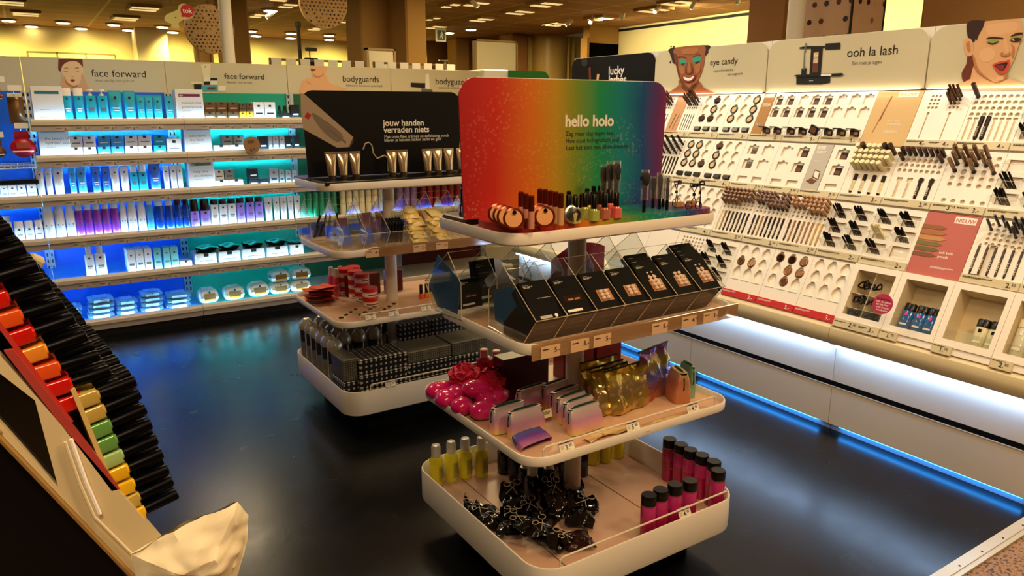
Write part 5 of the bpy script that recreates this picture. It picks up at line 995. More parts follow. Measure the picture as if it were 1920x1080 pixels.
# wire shelf and hanging goods there
m = MB(); zs = 1.22
for k in range(26): m.tube([(BX[0]+.02+k*.035, YF+.02, zs+.02), (BX[0]+.02+k*.035, YF+.02, zs), (BX[0]+.02+k*.035, YB-.03, zs)], .0025, 5)
for y, z in ((YF+.02, zs+.02), (YF+.02, zs), (YF+.25, zs), (YB-.04, zs)): m.tube([(BX[0]+.01, y, z), (BX[1]-.01, y, z)], .004, 6)
thing('wire_shelf', 'white wire shelf below the hanging purses at the left edge', 'shelf', m.mesh('ws', mat('wire_white', '#c8ccd0', .4)))
def hook(x, z):
    g = MB(); g.tube([(x, YB-.03, z), (x, YF+.06, z), (x, YF+.05, z+.012)], .003, 5); g.box(x-.03, YF+.035, z+.015, x+.045, YF+.04, z+.05, 1); return g.mesh('hk', [steel, paper])
def hang(px0, px1, py0, py1, nm, lab, cat, fn, y=YF+.12, off=0):
    a, b_ = at(px0, py0, 1, y), at(px1, py1, 1, y); x, z = (a.x+b_.x)/2, a.z; w, h = abs(b_.x-a.x), a.z-b_.z
    parts = fn(w, h); thing(nm, lab, cat, parts, loc=(x, y, z)); g = hook(x, z+.004); thing('display_hook', 'metal peg with white ticket holding the '+lab[:lab.find(' hanging')], 'hook', g)
def f_pack(w, h):
    m = MB(); m.grid(lambda u, v: ((u-.5)*w, -.03*math.sin(PI*u)*math.sin(PI*v)+.004*noise.noise(Vector((u*8, v*8, 0))), -h*v), 10, 12); m.grid(lambda u, v: ((.5-u)*w, .02, -h*v), 2, 2); c = MB(); c.box(-w*.45, -.012, -.02, w*.45, .012, .006)
    return [('pouch', m.mesh('p', mat('brown_sachet', '#8a6034', .25, .4))), ('header_card', c.mesh('c', crm, 0))]
def f_purse(mt):
    def f(w, h):
        m = MB(); r = w/2; m.grid(lambda u, v: (r*math.cos(2*PI*u)*math.sin(PI*v), -.03+.03*math.cos(PI*v) if v < .5 else -.03+.03*math.cos(PI*v), -h*.58+r*.86*math.sin(2*PI*u)*math.sin(PI*v)), 24, 12, 0, True); s_ = MB(); s_.box(-w*.4, -.065, -h*.72, w*.4, -.058, -h*.68); c = MB(); c.box(-w*.28, -.012, -h*.3, w*.28, .004, 0)
        g = MB(); g.M = Matrix.Translation((0, -.061, -h*.5)); g.cbox((0, 0, 0), (w*.5, .003, h*.2))
        return [('purse', m.mesh('p', mt)), ('zip', s_.mesh('z', paper)), ('header_card', c.mesh('c', mt)), ('badge', g.mesh('b', mat('copper_badge', '#a84a3a', .4)))]
    return f
hang(11, 50, 176, 232, 'hanging_pouch', 'brown foil pouch hanging on the left edge above the red purse', 'pouch', f_pack)
hang(14, 71, 246, 298, 'hanging_purse', 'round red purse hanging above the wire shelf', 'purse', f_purse(mat('purse_red', '#b8122a', .35)))
hang(-22, 15, 262, 300, 'hanging_purse', 'round olive purse hanging at the very left edge', 'purse', f_purse(mat('purse_olive', '#5a4a22', .4)), y=YF+.2)
hang(-12, 8, 160, 196, 'hanging_purse', 'small coral round purse hanging at the upper left corner', 'purse', f_purse(mat('purse_coral', '#b04030', .4)), y=YF+.2)
# goods in the green and dark red bays seen between the stands
gb = mat('green_bottle', '#1f8a5a', .2, coat=.4); rb_ = mat('red_bottle', '#8a1420', .3); mb_ = mat('mauve_bottle', '#8a6aa0', .3)
for i in range(6): shelf_item(3, 566+i*11.5, 577+i*11.5, K('shower_bottle', 'bottle', 'x', lambda w, h: bottle_pack(w, h, gb, gb, .5, .03, False)), hgt=.25, label='green shower bottle behind the acrylic rack, %s from left' % nth(i), bay='green')
for i in range(8): shelf_item(3, 640+i*12, 651+i*12, K('shower_bottle', 'bottle', 'x', lambda w, h: bottle_pack(w, h, crm, white, .5, .035, False)), hgt=.25, label='cream shower bottle behind the acrylic rack, %s from left' % nth(i), bay='green')
for i in range(3): shelf_item(3, 746+i*13, 758+i*13, K('shower_bottle', 'bottle', 'x', lambda w, h: bottle_pack(w, h, mb_, mb_, .5, .03, False)), hgt=.25, label='mauve bottle right of the pole behind the acrylic rack, %s from left' % nth(i), bay='red')
for i in range(6): shelf_item(3, 790+i*13, 801+i*13, K('shower_bottle', 'bottle', 'x', lambda w, h: bottle_pack(w, h, rb_, rb_, .5, .03, False)), hgt=.26, label='dark red bottle behind the acrylic rack, %s from left' % nth(i), bay='red')
redg = mat('red_glossy', '#c8141c', .3)
for i, (a, b_, h) in enumerate(((690, 716, .24), (752, 772, .22), (775, 826, .262), (828, 876, .262))):
    def fr(w, h, i=i):
        m = MB(); m.grid(lambda u, v: (w/2*math.cos(2*PI*u)*(.72+.3*v), .12+.12*math.sin(2*PI*u)*(.75+.25*v), v*h), 24, 6, 0, True); m.grid(lambda u, v: (w/2*.7*v*math.cos(2*PI*u), .12+.09*v*math.sin(2*PI*u), .002), 24, 1, 0, True); return m.mesh('rt', redg)
    shelf_item(4, a, b_, K('red_tub', 'tub', 'x', fr), hgt=h, label='glossy red tub behind the pole, %s from left' % nth(i), bay='red')
# ------------------------------------------------------------------ the two free-standing displays
TIERS = ((.245, .445, .437, .13, .094), (.59, .445, .375, .035, .022), (.94, .446, .29, .038, .018), (1.25, .446, .245, .040, .012))  # rim z, half width, half depth, wall height, inside depth
ST1, ST2 = (1.565, 1.99), (1.6, 3.68)
T1Y = {0: 2.002, 1: 2.0, 2: 1.93, 3: 1.98}
def tray_mesh(a, b_, h, dp, r=.085):
    m = MB(); t = .006
    def ring(aa, bb, rr_, z): return [(x, y, z) for x, y in rrect(-aa, -bb, aa, bb, rr_, 8)]
    rings = [ring(a-.012, b_-.012, r-.012, -h), ring(a-.002, b_-.002, r-.002, -h+.006), ring(a, b_, r, -h+.014), ring(a, b_, r, -.004), ring(a-.002, b_-.002, r-.002, 0), ring(a-.006, b_-.006, r-.006, 0), ring(a-.008, b_-.008, r-.008, -.004), ring(a-.008, b_-.008, r-.008, -dp)]
    n = len(rings[0]); vs = [p for q in rings for p in q]; fs = [(k*n+i, k*n+(i+1) % n, (k+1)*n+(i+1) % n, (k+1)*n+i) for k in range(len(rings)-1) for i in range(n)]
    m.add(vs, fs+[tuple(range(n))[::-1]], 0); m.add(rings[-1], [tuple(range(n))], 1); return m
inlay = mat('tray_inlay', '#cfa98c', .35)
wire = mat('wire_cream', '#e2d8c8', .35)
def guard(x0, x1, y, z, h=.03):
    m = MB(); m.tube([(x0, y, z-.005), (x0, y, z+h-.008), (x0+.008, y, z+h), (x1-.008, y, z+h), (x1, y, z+h-.008), (x1, y, z-.005)], .0032, 8); return m.mesh('guard', wire)
def tagm(s, w=.055, h=.032):
    m = MB(); m.bbox(-w/2, -.001, 0, w/2, .001, h, .0005); t = MB(); t.M = Matrix.Translation((0, -.0013, 0))@Matrix.Rotation(PI/2, 4, 'X'); price(t, s, -.008 if '.' in s and s[-1] != '-' else .0, .004, .021, 0); t.box(-w/2+.004, h-.008, 0, w/2-.012, h-.006, .0006); t.box(-w/2+.004, .006, 0, -w/2+.016, .018, .0004, 1)
    c = MB(); c.bbox(-w/2-.002, .0012, -.002, w/2+.002, .003, h+.002, .0005); return m.mesh('t', paper, 0), t.mesh('tl', [ink, railp], 0), c.mesh('tc', acrylic, 0)
def stand(cx, cy, offs, lab, guards, tags, tier2rail):
    P = []; root = thing('display_stand', lab, 'display stand', [], loc=(cx, cy, 0))
    for i, (z, a, b_, h, dp) in enumerate(TIERS):
        dy = offs.get(i, cy)-cy; m = tray_mesh(a, b_, h, dp, .085 if i else .10); m2 = m.mesh('tray', [white, inlay if i else mat('tray_inlay_grey', '#c9a48c', .3)], 40); o = link('tray', m2, root); o.location = (0, dy, z)
    m = MB(); m.lathe([(.032, .15), (.032, 1.215)], 28); link('pole', m.mesh('pole', mat('pole_white', '#d8d0c4', .3), 40), root)
    m = MB(); m.prism(rrect(-.33, -.32, .33, .32, .06, 6), 0, .115); link('plinth', m.mesh('pl', matt_black, 30), root)
    for (x0, x1, y, z) in guards: link('guard_wire', guard(x0-cx, x1-cx, y-cy, z), root)
    for (s, x, y, z) in tags:
        a_, b2, c2 = tagm(s); o = link('price_tag', a_, root); o.location = (x-cx, y-cy, z); o.rotation_euler = (-.45, 0, 0); link('lettering', b2, o); link('tag_holder', c2, o)
    if tier2rail:
        z, a, b_, h, dp = TIERS[2]; y = tier2rail[2]-cy; m = MB(); m.bbox(tier2rail[0]-cx, y-.006, z-.042, tier2rail[1]-cx, y-.002, z+.006, .001); rl_ = link('label_rail', m.mesh('lr', clear('rail_clear', '#e6d0b8', .2, .08, .45, '#b0906c'), 0), root)
        for (s, x) in tier2rail[3]:
            m = MB(); m.box(x-cx-.034, y-.0085, z-.040, x-cx+.034, y-.0065, z-.004); t = MB(); t.M = Matrix.Translation((x-cx, y-.009, z-.036))@Matrix.Rotation(PI/2, 4, 'X'); price(t, s, .012, .012, .02); t.box(-.028, .022, 0, -.006, .0245, .0005); q = link('shelf_label', m.mesh('sl', mat('label_tan', '#d2b08c', .6), 0), root); link('lettering', t.mesh('l', ink, 0), q)
    return root
z0, z1, z2, z3 = (t[0] for t in TIERS); S1x, S1y = ST1
a35, a55, a45, b45 = at(1060, 828, 1, 1.645), at(1190, 792, 1, 1.63), at(1302, 770, 1, 1.63), at(1284, 962, 1, 1.575)
stand(S1x, S1y, T1Y, 'near white four-tier display stand with the rainbow sign on top', [(at(1018, 850, 1, 1.64).x, at(1340, 755, 1, 1.64).x, 1.638, z1), (at(1050, 1045, 1, 1.578).x, at(1362, 940, 1, 1.578).x, 1.576, z0)],
      [('3.50', a35.x, 1.632, z1+.0), ('5.50', a55.x, 1.632, z1+.0), ('4.50', a45.x, 1.632, z1+.0), ('4.50', b45.x, 1.570, z0+.0)], (at(996, 655, 1, 1.64).x, 2.0, 1.642, [('5.-', at(1030, 665, 1, 1.64).x), ('5.-', at(1085, 650, 1, 1.64).x), ('5.-', at(1127, 640, 1, 1.64).x), ('5.-', at(1235, 612, 1, 1.64).x), ('4.50', at(1290, 600, 1, 1.64).x), ('3.-', at(1330, 590, 1, 1.64).x)]))
S2x, S2y = ST2
g1, g2 = at(675, 600, 1, 3.31), at(812, 575, 1, 3.31)
stand(S2x, S2y, {2: 3.6}, 'far white four-tier display stand with the black hand cream sign on top', [(g1.x, 1.95, 3.308, z1), (at(694, 722, 1, 3.247).x, 1.95, 3.246, z0)],
      [('3.-', at(696, 594, 1, 3.3).x, 3.302, z1), ('5.-', at(739, 585, 1, 3.3).x, 3.302, z1), ('5.-', at(800, 576, 1, 3.3).x, 3.302, z1), ('3.75', at(733, 716, 1, 3.24).x, 3.240, z0)], (at(692, 480, 1, 3.31).x, 2.04, 3.312, [('4.-', at(698, 482, 1, 3.31).x), ('2.-', at(786, 472, 1, 3.31).x), ('2.-', at(828, 466, 1, 3.31).x)]))

# --- signs
def signboard(x0, x1, y, zb, zt, r, t=.006):
    pts = [(x0+.012, zb), (x1-.012, zb)]+[(x1-r+r*math.sin(k*PI/16+0), zt-r+r*math.cos(k*PI/16)) for k in range(8, -1, -1)]+[(x0+r-r*math.sin(k*PI/16), zt-r+r*math.cos(k*PI/16)) for k in range(0, 9)]
    m = MB(); m.M = Matrix.Translation((0, y, 0))@Matrix.Rotation(PI/2, 4, 'X'); m.prism(pts, -t/2, t/2); return m
ho = bpy.data.materials.new('holo_print'); ho.use_nodes = True; MAT['holo_print'] = ho
def holo(mt, x0, x1, vert=True):
    n, l, b = nodes_of(mt); tc = n.new('ShaderNodeTexCoord'); sx = n.new('ShaderNodeSeparateXYZ'); l.new(tc.outputs['Object'], sx.inputs[0])
    mr = n.new('ShaderNodeMapRange'); mr.inputs[1].default_value = x0; mr.inputs[2].default_value = x1; l.new(sx.outputs[0], mr.inputs[0])
    nz = n.new('ShaderNodeTexNoise'); nz.inputs['Scale'].default_value = 3; l.new(tc.outputs['Object'], nz.inputs['Vector']); ad = n.new('ShaderNodeMath'); ad.operation = 'MULTIPLY_ADD'; l.new(nz.outputs['Fac'], ad.inputs[0]); ad.inputs[1].default_value = .10; l.new(mr.outputs[0], ad.inputs[2])
    su = n.new('ShaderNodeMath'); su.operation = 'SUBTRACT'; l.new(ad.outputs[0], su.inputs[0]); su.inputs[1].default_value = .05
    rp = n.new('ShaderNodeValToRGB'); l.new(su.outputs[0], rp.inputs[0]); e = rp.color_ramp.elements
    cs = ((0, '#9c1c22'), (.16, '#b82c22'), (.30, '#c86a22'), (.42, '#b08c26'), (.52, '#708a2e'), (.62, '#1c8a56'), (.74, '#137c86'), (.84, '#184a86'), (.92, '#5a2f6c'), (1, '#8c2a54'))
    e[0].position = 0; e[0].color = lin(cs[0][1]); e[1].position = 1; e[1].color = lin(cs[-1][1])
    for p, c in cs[1:-1]: q = e.new(p); q.color = lin(c)
    vo = n.new('ShaderNodeTexVoronoi'); vo.inputs['Scale'].default_value = 70; l.new(tc.outputs['Object'], vo.inputs['Vector'])
    lt = n.new('ShaderNodeMath'); lt.operation = 'LESS_THAN'; lt.inputs[1].default_value = .32; l.new(vo.outputs['Distance'], lt.inputs[0]); nz2 = n.new('ShaderNodeTexNoise'); nz2.inputs['Scale'].default_value = 4.5; l.new(tc.outputs['Object'], nz2.inputs['Vector'])
    mu = n.new('ShaderNodeMath'); mu.operation = 'MULTIPLY'; l.new(lt.outputs[0], mu.inputs[0]); m2 = n.new('ShaderNodeMapRange'); m2.inputs[1].default_value = .45; m2.inputs[2].default_value = .7; m2.inputs[4].default_value = .2; l.new(nz2.outputs['Fac'], m2.inputs[0]); l.new(m2.outputs[0], mu.inputs[1])
    mx = n.new('ShaderNodeMix'); mx.data_type = 'RGBA'; l.new(mu.outputs[0], mx.inputs[0]); l.new(rp.outputs[0], mx.inputs[6]); mx.inputs[7].default_value = lin('#e8b890'); l.new(mx.outputs[2], b.inputs['Base Color']); b.inputs['Roughness'].default_value = .35
holo(ho, 1.10, 1.99)
sx0, sx1 = at(862, 200, 1, 2.0).x-.004, at(1246, 240, 1, 2.0).x
m = signboard(sx0, sx1, 2.0, 1.262, 1.692, .06); t = MB()
MS = Matrix.Translation((0, 2.0-.0035, 0))@Matrix.Rotation(PI/2, 4, 'X'); t.M = MS
def stext(t, s, px, py, sz, Y, mi, bold=0):
    p = at(px, py, 1, Y); t.text(s, sz, p.x, p.z, 0, mi, 'LEFT', bold)
stext(t, 'hello holo', 1058, 237, .052, 2.0, 0, .03)
for i, s in enumerate(('Zeg maar dag tegen saai.', 'Hoe staat holografisch jou?', 'Laat het zien met #hemabeauty')): stext(t, s, 1059+i*.5, 255+i*13.2, .0215, 2.0, 1, .008)
w = MB()
for x in (sx0+.15, sx1-.15): w.bbox(x-.03, 1.996, 1.238, x+.03, 2.012, 1.28, .001)
e_ = MB(); e_.M = MS; e_.box(sx0+.06, 1.6915, -.006, sx1-.06, 1.6935, .0)
thing('shelf_sign', 'rainbow holographic sign reading hello holo on the near stand', 'sign', [('panel', m.mesh('sg', ho, 20)), ('lettering', t.mesh('st', [paper, ink], 0)), ('foot', w.mesh('ft', acrylic, 0)), ('edge_strip', e_.mesh('es', paper, 0))])
sx0, sx1 = 1.165, 2.055
m = signboard(sx0, sx1, 3.69, 1.262, 1.688, .06); t = MB(); t.M = Matrix.Translation((0, 3.6865, 0))@Matrix.Rotation(PI/2, 4, 'X')
stext(t, 'jouw handen', 718, 236, .046, 3.69, 0, .02); stext(t, 'verraden niets', 719, 249, .046, 3.69, 0, .02); stext(t, 'Met onze fijne crèmes en exfoliating scrub', 720, 259, .0225, 3.69, 0); stext(t, 'blijven je handen lekker zacht en glad', 720, 265.5, .0225, 3.69, 0)
Z5 = lambda x, y: (lambda p: (p.x, p.z))(at(540+x/3.273, 150+y/3.273, 1, 3.688))
draw(t, Z5, [(1, [(76, 82), (96, 84), (400, 350), (372, 412), (300, 415), (92, 300), (80, 200)], 0), (2, [(150, 200), (330, 330), (300, 380), (200, 300)], 1), (3, [(118, 196), (143, 216), (124, 244), (100, 224)], 0), (4, [(398, 362), (404, 370), (380, 414), (370, 412)], 0), (2, [(250, 300), (262, 296), (360, 380), (352, 390)], 0)], .0)
t.tube([(*Z5(460, 425), .002), (*Z5(470, 392), .002), (*Z5(492, 382), .002), (*Z5(512, 400), .002), (*Z5(522, 450), .002), (*Z5(545, 482), .002), (*Z5(590, 462), .002), (*Z5(610, 480), .002), (*Z5(614, 560), .002)], .004, 6, 5)
w = MB()
for x in (sx0+.15, sx1-.15): w.bbox(x-.03, 3.686, 1.238, x+.03, 3.702, 1.28, .001)
thing('shelf_sign', 'black sign reading jouw handen verraden niets on the far stand', 'sign', [('panel', m.mesh('sg', matt_black, 20)), ('print', t.mesh('st', [paper, mat('print_tube_grey', '#a8947a', .6), mat('print_tube_shade', '#77685a', .6), red, mat('print_tube_edge', '#4a3c30', .6), mat('cream_squirt', '#bfae9a', .5)], 0)), ('foot', w.mesh('ft', acrylic, 0))])

# --- near stand, top tier: holographic mat, testers
zt = 1.25-.012
mt = bpy.data.materials.new('holo_mat'); mt.use_nodes = True; MAT['holo_mat'] = mt; holo(mt, 1.12, 2.0)
m = MB(); m.prism([(x+1.565, y) for x, y in rrect(-.415, 1.760, .428, 1.992, .045, 6)], zt, zt+.026)
for i in range(26):
    x = 1.19+(i % 13)*.062; y = 1.82+(i//13)*.06
thing('display_mat', 'holographic tester block glowing red to blue in front of the rainbow sign', 'display block', m.mesh('dm', mt, 20))
zm = zt+.0262
mats_gold = [mat('rose_gold_rim', '#8a3424', .2, .7), mat('powder_peach', '#e0a46c', .5), black]
def gp():
    q = MB(); q.M = Matrix.Translation((0, 0, .031))@Matrix.Rotation(PI/2-.1, 4, 'X'); q.lathe([(0, -.004), (.029, -.004), (.031, -.002), (.031, .002), (.0255, .0035), (.0245, .002), (0, .002)], 24, 0); g = MB(); g.M = q.M; g.lathe([(.0245, .0025), (0, .003)], 24, 0); h = MB(); h.M = q.M; h.cyl((.002, .018, .005), (.002, .018, .007), .006, n=12)
    return [('rim', q.mesh('r', mats_gold[0])), ('powder', g.mesh('p', mats_gold[1])), ('clasp', h.mesh('c', black))]
def matpt(px, py, z=zm): return at(px, py, 2, z)
for i, (px, py) in enumerate(((934, 420), (943, 423), (951, 426), (963, 430))): p = matpt(px, py); thing('highlighter_compact', 'upright rose gold disc, %s of four at the left of the rainbow sign' % nth(i), 'compact', proto('gp', gp), loc=p, rot=(0, 0, -.45))
for i, (px, py) in enumerate(((1012, 422), (1021, 426))): p = matpt(px, py); thing('highlighter_compact', 'upright rose gold disc between lip glosses, %s one' % ('rear', 'front')[i], 'compact', proto('gp', gp), loc=p, rot=(0, 0, -.45))
def gloss(body, capm, h1=.05, h2=.042, r=.0095):
    def f():
        a = MB(); a.lathe([(0, 0), (r, 0), (r, h1), (r*.8, h1+.002)], 14); b_ = MB(); b_.lathe([(r*.95, h1+.001), (r*.95, h1+h2), (r*.6, h1+h2+.004), (0, h1+h2+.004)], 14); return [('tube', a.mesh('t', body)), ('cap', b_.mesh('c', capm))]
    return proto('gl'+body.name+capm.name+str(h1), f)
cop = mat('copper_cap', '#8a3c2c', .2, .85); glc = mat('gloss_pink', '#c88a72', .15, coat=.5); glr = mat('gloss_clear', '#c99a70', .15)
for i, (px, py) in enumerate(((977, 419), (986, 424), (996, 429))): thing('lip_gloss', 'lip gloss with copper cap, %s of the front three left of the compacts' % nth(i), 'lip gloss', gloss(glc, cop), loc=matpt(px, py), group='copper-capped glosses')
for i, (px, py) in enumerate(((1012, 411), (1022, 413), (1032, 416), (1041, 419), (1051, 422))): thing('lip_gloss', 'lip gloss with copper cap, %s of the rear five before the yellow of the sign' % nth(i), 'lip gloss', gloss(glr, cop), loc=matpt(px, py), group='copper-capped glosses')
def polish(body, h=.036, w=.030, ch=.042, sq=True, capr=.0095):
    def f():
        a = MB(); a.prism(rrect(-w/2, -w*.42, w/2, w*.42, .005, 3), 0, h*.85); a.lathe([(w*.42, h*.85), (.009, h)], 14); c = MB(); c.lathe([(capr, h), (capr, h+ch), (capr*.85, h+ch+.002), (0, h+ch+.002)], 14); return [('glass', a.mesh('g', body)), ('cap', c.mesh('c', black))]
    return proto('np'+body.name+'%.3f%.3f' % (w, ch), f)
lime = mat('polish_lime', '#a8b85c', .15, .2, coat=.6); rose = mat('polish_rose', '#b8705c', .15, .2, coat=.6); coral = mat('polish_coral', '#d8645c', .15, .1, coat=.6); pale = mat('polish_pale', '#c8c070', .15, .2, coat=.6)
for i, (px, py, b_) in enumerate(((1066, 414, pale), (1078, 418, pale), (1096, 409, lime), (1113, 413, lime), (1104, 405, pale), (1133, 410, rose), (1126, 404, rose), (1155, 408, coral), (1143, 401, coral))):
    thing('nail_polish', 'nail polish with black cap beside the round glitter pot, %s counted from the left' % nth(i), 'nail polish', polish(b_), loc=matpt(px, py), rot=(0, 0, .15))
for i, (px, py, h) in enumerate(((1100, 398, .08), (1112, 396, .085), (1124, 395, .085), (1136, 393, .09), (1148, 393, .09), (1118, 402, .075), (1140, 400, .08), (1090, 404, .07), (1078, 406, .07), (1066, 404, .08))): thing('mascara', 'black upright mascara tube crowded before the teal of the rainbow sign, %s of ten' % nth(i), 'mascara', gloss(matt_black, black, h*.45, h*.5, .0085), loc=matpt(px, py))
def gpot():
    q = MB(); q.M = Matrix.Translation((0, 0, .028))@Matrix.Rotation(PI/2-.15, 4, 'X'); q.lathe([(0, -.01), (.026, -.01), (.028, 0), (.022, .004)], 24); g = MB(); g.M = q.M; g.lathe([(.022, .004), (0, .002)], 24)
    return [('rim', q.mesh('r', steel)), ('glitter', g.mesh('g', black))]
thing('glitter_pot', 'round black glitter pot with silver rim before the nail polishes', 'make-up pot', gpot(), loc=matpt(1074, 419), rot=(0, 0, -.3))
q = MB(); q.bbox(-.006, -.006, 0, .006, .006, .03, .001); thing('sample_tag', 'tiny dark red tag standing between disc and lip gloss', 'tag', q.mesh('q', mats_gold[0]), loc=matpt(988, 429))
def brush(h, sleeve=True, wide=.011):
    def f():
        a = MB(); a.lathe([(0, 0), (.0055, 0), (.006, h*.1), (.005, h*.5), (.0065, h*.62)], 10); b_ = MB(); b_.lathe([(.0065, h*.62), (wide*.8, h*.7), (wide, h*.85), (wide*.7, h*.97), (0, h)], 12)
        s_ = [('handle', a.mesh('h', black)), ('bristles', b_.mesh('b', mat('bristle_dark', '#1c1a1e', .7)))]
        if sleeve: c = MB(); c.grid(lambda u, v: ((.016)*math.cos(2*PI*u), .009*math.sin(2*PI*u), h*.3+v*h*.74), 14, 3, 0, True); s_.append(('sleeve', c.mesh('s', film)))
        return s_
    return proto('br%.3f%.3f' % (h, wide), f)
for i, (px, py, h) in enumerate(((1131, 396, .15), (1142, 398, .16), (1154, 400, .165))): thing('make_up_brush', 'tall make-up brush in clear sleeve before the teal sign, %s of three' % nth(i), 'brush', brush(h, True, .014), loc=matpt(px, py))
for i, (px, py, h, w_) in enumerate(((1207, 398, .135, .017), (1224, 390, .105, .009), (1236, 392, .12, .008), (1243, 388, .105, .007), (1250, 393, .11, .006))): thing('make_up_brush', 'make-up brush standing on the blue part of the block, %s from left' % nth(i), 'brush', brush(h, True, w_), loc=matpt(px, py))
def curler():
    m = MB(); r = .0016
    for s_ in (-1, 1):
        m.tube([(s_*.018+.012*math.cos(t), 0, .012+.013*math.sin(t)) for t in [2*PI*k/12 for k in range(12)]], r, 5, 0, True)
        m.tube([(s_*.010, 0, .022), (-s_*.004, 0, .05), (s_*.012, .004, .078), (s_*.016, .004, .088)], r, 5)
    for z in (.078, .088): m.tube([(-.017, .004, z), (-.006, -.012, z), (.006, -.012, z), (.017, .004, z)], r*1.2, 5)
    b_ = MB(); b_.cbox((0, -.010, .083), (.026, .004, .006)); b_.cbox((0, .002, .05), (.008, .006, .01)); return [('frame', m.mesh('c', black)), ('pad', b_.mesh('p', black, 0))]
for i, (px, py, r_) in enumerate(((1268, 386, .3), (1300, 392, -.4), (1312, 388, .8))): thing('eyelash_curler', 'black wire eyelash curler at the right end of the top tier, %s from left' % nth(i), 'eyelash curler', proto('cur', curler), loc=matpt(px, py), rot=(0, 0, r_))
for i, (px, py) in enumerate(((1273, 385), (1296, 383))): q = MB(); q.bbox(-.018, -.01, 0, .018, .01, .02, .002); thing('sponge_block', 'small beige pad under the curlers, %s one' % ('left', 'right')[i], 'pad', proto('sb', lambda: (lambda q: (q.bbox(-.018, -.01, 0, .018, .01, .018, .002), q.mesh('q', mat('pad_beige', '#b98a62', .7)))[1])(MB())), loc=matpt(px, py+3))
# back side of the top tier: dark block with polishes
m = MB(); m.bbox(1.145, 2.03, zt, 1.975, 2.19, zt+.022, .004); thing('tester_block', 'dark brown tester block behind the rainbow sign', 'display block', m.mesh('tb', mat('dark_wood_block', '#2a1a12', .3)))
for i in range(8): thing('nail_polish', 'dark nail polish on the brown block behind the rainbow sign, %s from left' % nth(i), 'nail polish', polish(mat('polish_wine', '#4a1220', .15, coat=.6), .04, .026, .045), loc=(1.17+(i % 4)*.034+(i//4)*.012, 2.07+(i//4)*.04, zt+.022))

# --- acrylic divider racks, near stand tier 2
zb = 1.25
def rack(xs, flip, yc, zf, name, lab, fills=(), s=1.0):
    """rhombic dividers joined by slanting front plates; flip=-1 faces away"""
    prof = [(-.275, 0), (-.345, .09), (-.17, .22), (-.085, .13), (-.085, .012)]; P = []; f = flip
    q = [(yc+f*y*s, zf+z*s) for y, z in prof]; t = .0016
    for x in xs:
        m = MB(); vs = [(x+d, y, z) for d in (-t, t) for y, z in q]; n = len(q); m.add(vs, [tuple(range(n)), tuple(range(n, 2*n))[::-1]], 0); m.add(vs, [(i, (i+1) % n, n+(i+1) % n, n+i) for i in range(n)], 1); m.tube([(x, y, z) for y, z in q], .0016, 4, 1, True); P.append(('divider', m.mesh('dv', [acrylic, edge], 0)))
    m = MB(); x0, x1 = xs[0], xs[-1]
    for (a, b_) in ((0, 1), (0, 4)):
        (ya, za), (yb, zb_) = q[a], q[b_]; m.add([(x0, ya, za+.001), (x1, ya, za+.001), (x1, yb, zb_+.001), (x0, yb, zb_+.001)], [(0, 1, 2, 3)], 0)
    (ya, za), (yb, zb_) = q[4], q[2]; m.add([(x0, q[4][0], q[4][1]), (x1, q[4][0], q[4][1]), (x1, q[3][0], q[3][1]), (x0, q[3][0], q[3][1])], [(0, 1, 2, 3)], 0)
    for a in (0, 1): m.tube([(x0, q[a][0], q[a][1]), (x1, q[a][0], q[a][1])], .0016, 4, 1)
    m.tube([(x0, q[2][0], q[2][1]), (x1, q[2][0], q[2][1])], .0008, 4, 1)
    P.append(('front_plate', m.mesh('fp', [acrylic, edge], 0))); thing(name, lab, 'acrylic rack', P)
zf = .94-.0175
XS = [1.153+i*.1118 for i in range(8)]
rack(XS, 1, 1.99, zf, 'acrylic_rack', 'front acrylic divider rack on the near stand full of black boxes')
rack([1.116+i*.136 for i in range(7)], -1, 1.93, zf, 'acrylic_rack', 'rear acrylic divider rack on the near stand, mostly empty')
bk = mat('box_black', '#040404', .65, spec=.16); bkp = mat('box_print', '#b8b0a0', .5); lashc = mat('window_tan', '#a8744c', .4)
def gift_box(w, h, d, kind):
    def f():
        m = MB(); m.bbox(-w/2, 0, 0, w/2, d, h, .001); g = MB(); g.M = Matrix.Rotation(PI/2, 4, 'X')
        small_print(g, -w*.4, h*.86, w*.35, 2, .002, 0, random.Random(2)); g.box(-w*.4, h*.9, 0, -w*.2, h*.905, .0006, 0)
        P = [('carton', m.mesh('c', bk, 0))]
        if kind == 'egg':
            g.box(-w*.18, h*.22, 0, w*.36, h*.52, .0006, 1); e = MB()
            for i in range(3):
                for j in range(2): e.lathe([(0, -.006), (w*.075, 0), (0, .006)] if 0 else [(0, -.007), (w*.06, -.004), (w*.08, 0), (w*.06, .004), (0, .007)], 10, c=(-w*.05+j*w*.2, -.004, h*.28+i*h*.085))
            P += [('print', g.mesh('g', [bkp, lashc], 0)), ('sample', e.mesh('e', mat('pearl', '#e8d2c0', .25)))]
        elif kind == 'bar':
            for i in range(22): g.box(-w*.3+i*w*.02, h*.06, 0, -w*.3+i*w*.02+w*(.012 if i % 3 else .006), h*.13, .0006, 2)
            g.flat(circ(w*.28, h*.1, .006, 12), .0006, 2); g.box(-w*.1, h*.55, 0, w*.4, h*.56, .0006, 0); P.append(('print', g.mesh('g', [bkp, lashc, paper], 0)))
        else:
            g.box(-w*.4, h*.1, 0, w*.15, h*.16, .0006, 2); g.box(-w*.35, h*.35, 0, w*.35, h*.5, .0004, 3); g.box(-w*.2, h*.38, .0, 0, h*.42, .0008, 1); g.box(w*.05, h*.38, .0, w*.25, h*.42, .0008, 1); P.append(('print', g.mesh('g', [bkp, lashc, paper, mat('window_dark', '#2a1c16', .15)], 0)))
        return P
    return proto('gb%.3f%.3f%.3f%s' % (w, h, d, kind), f)
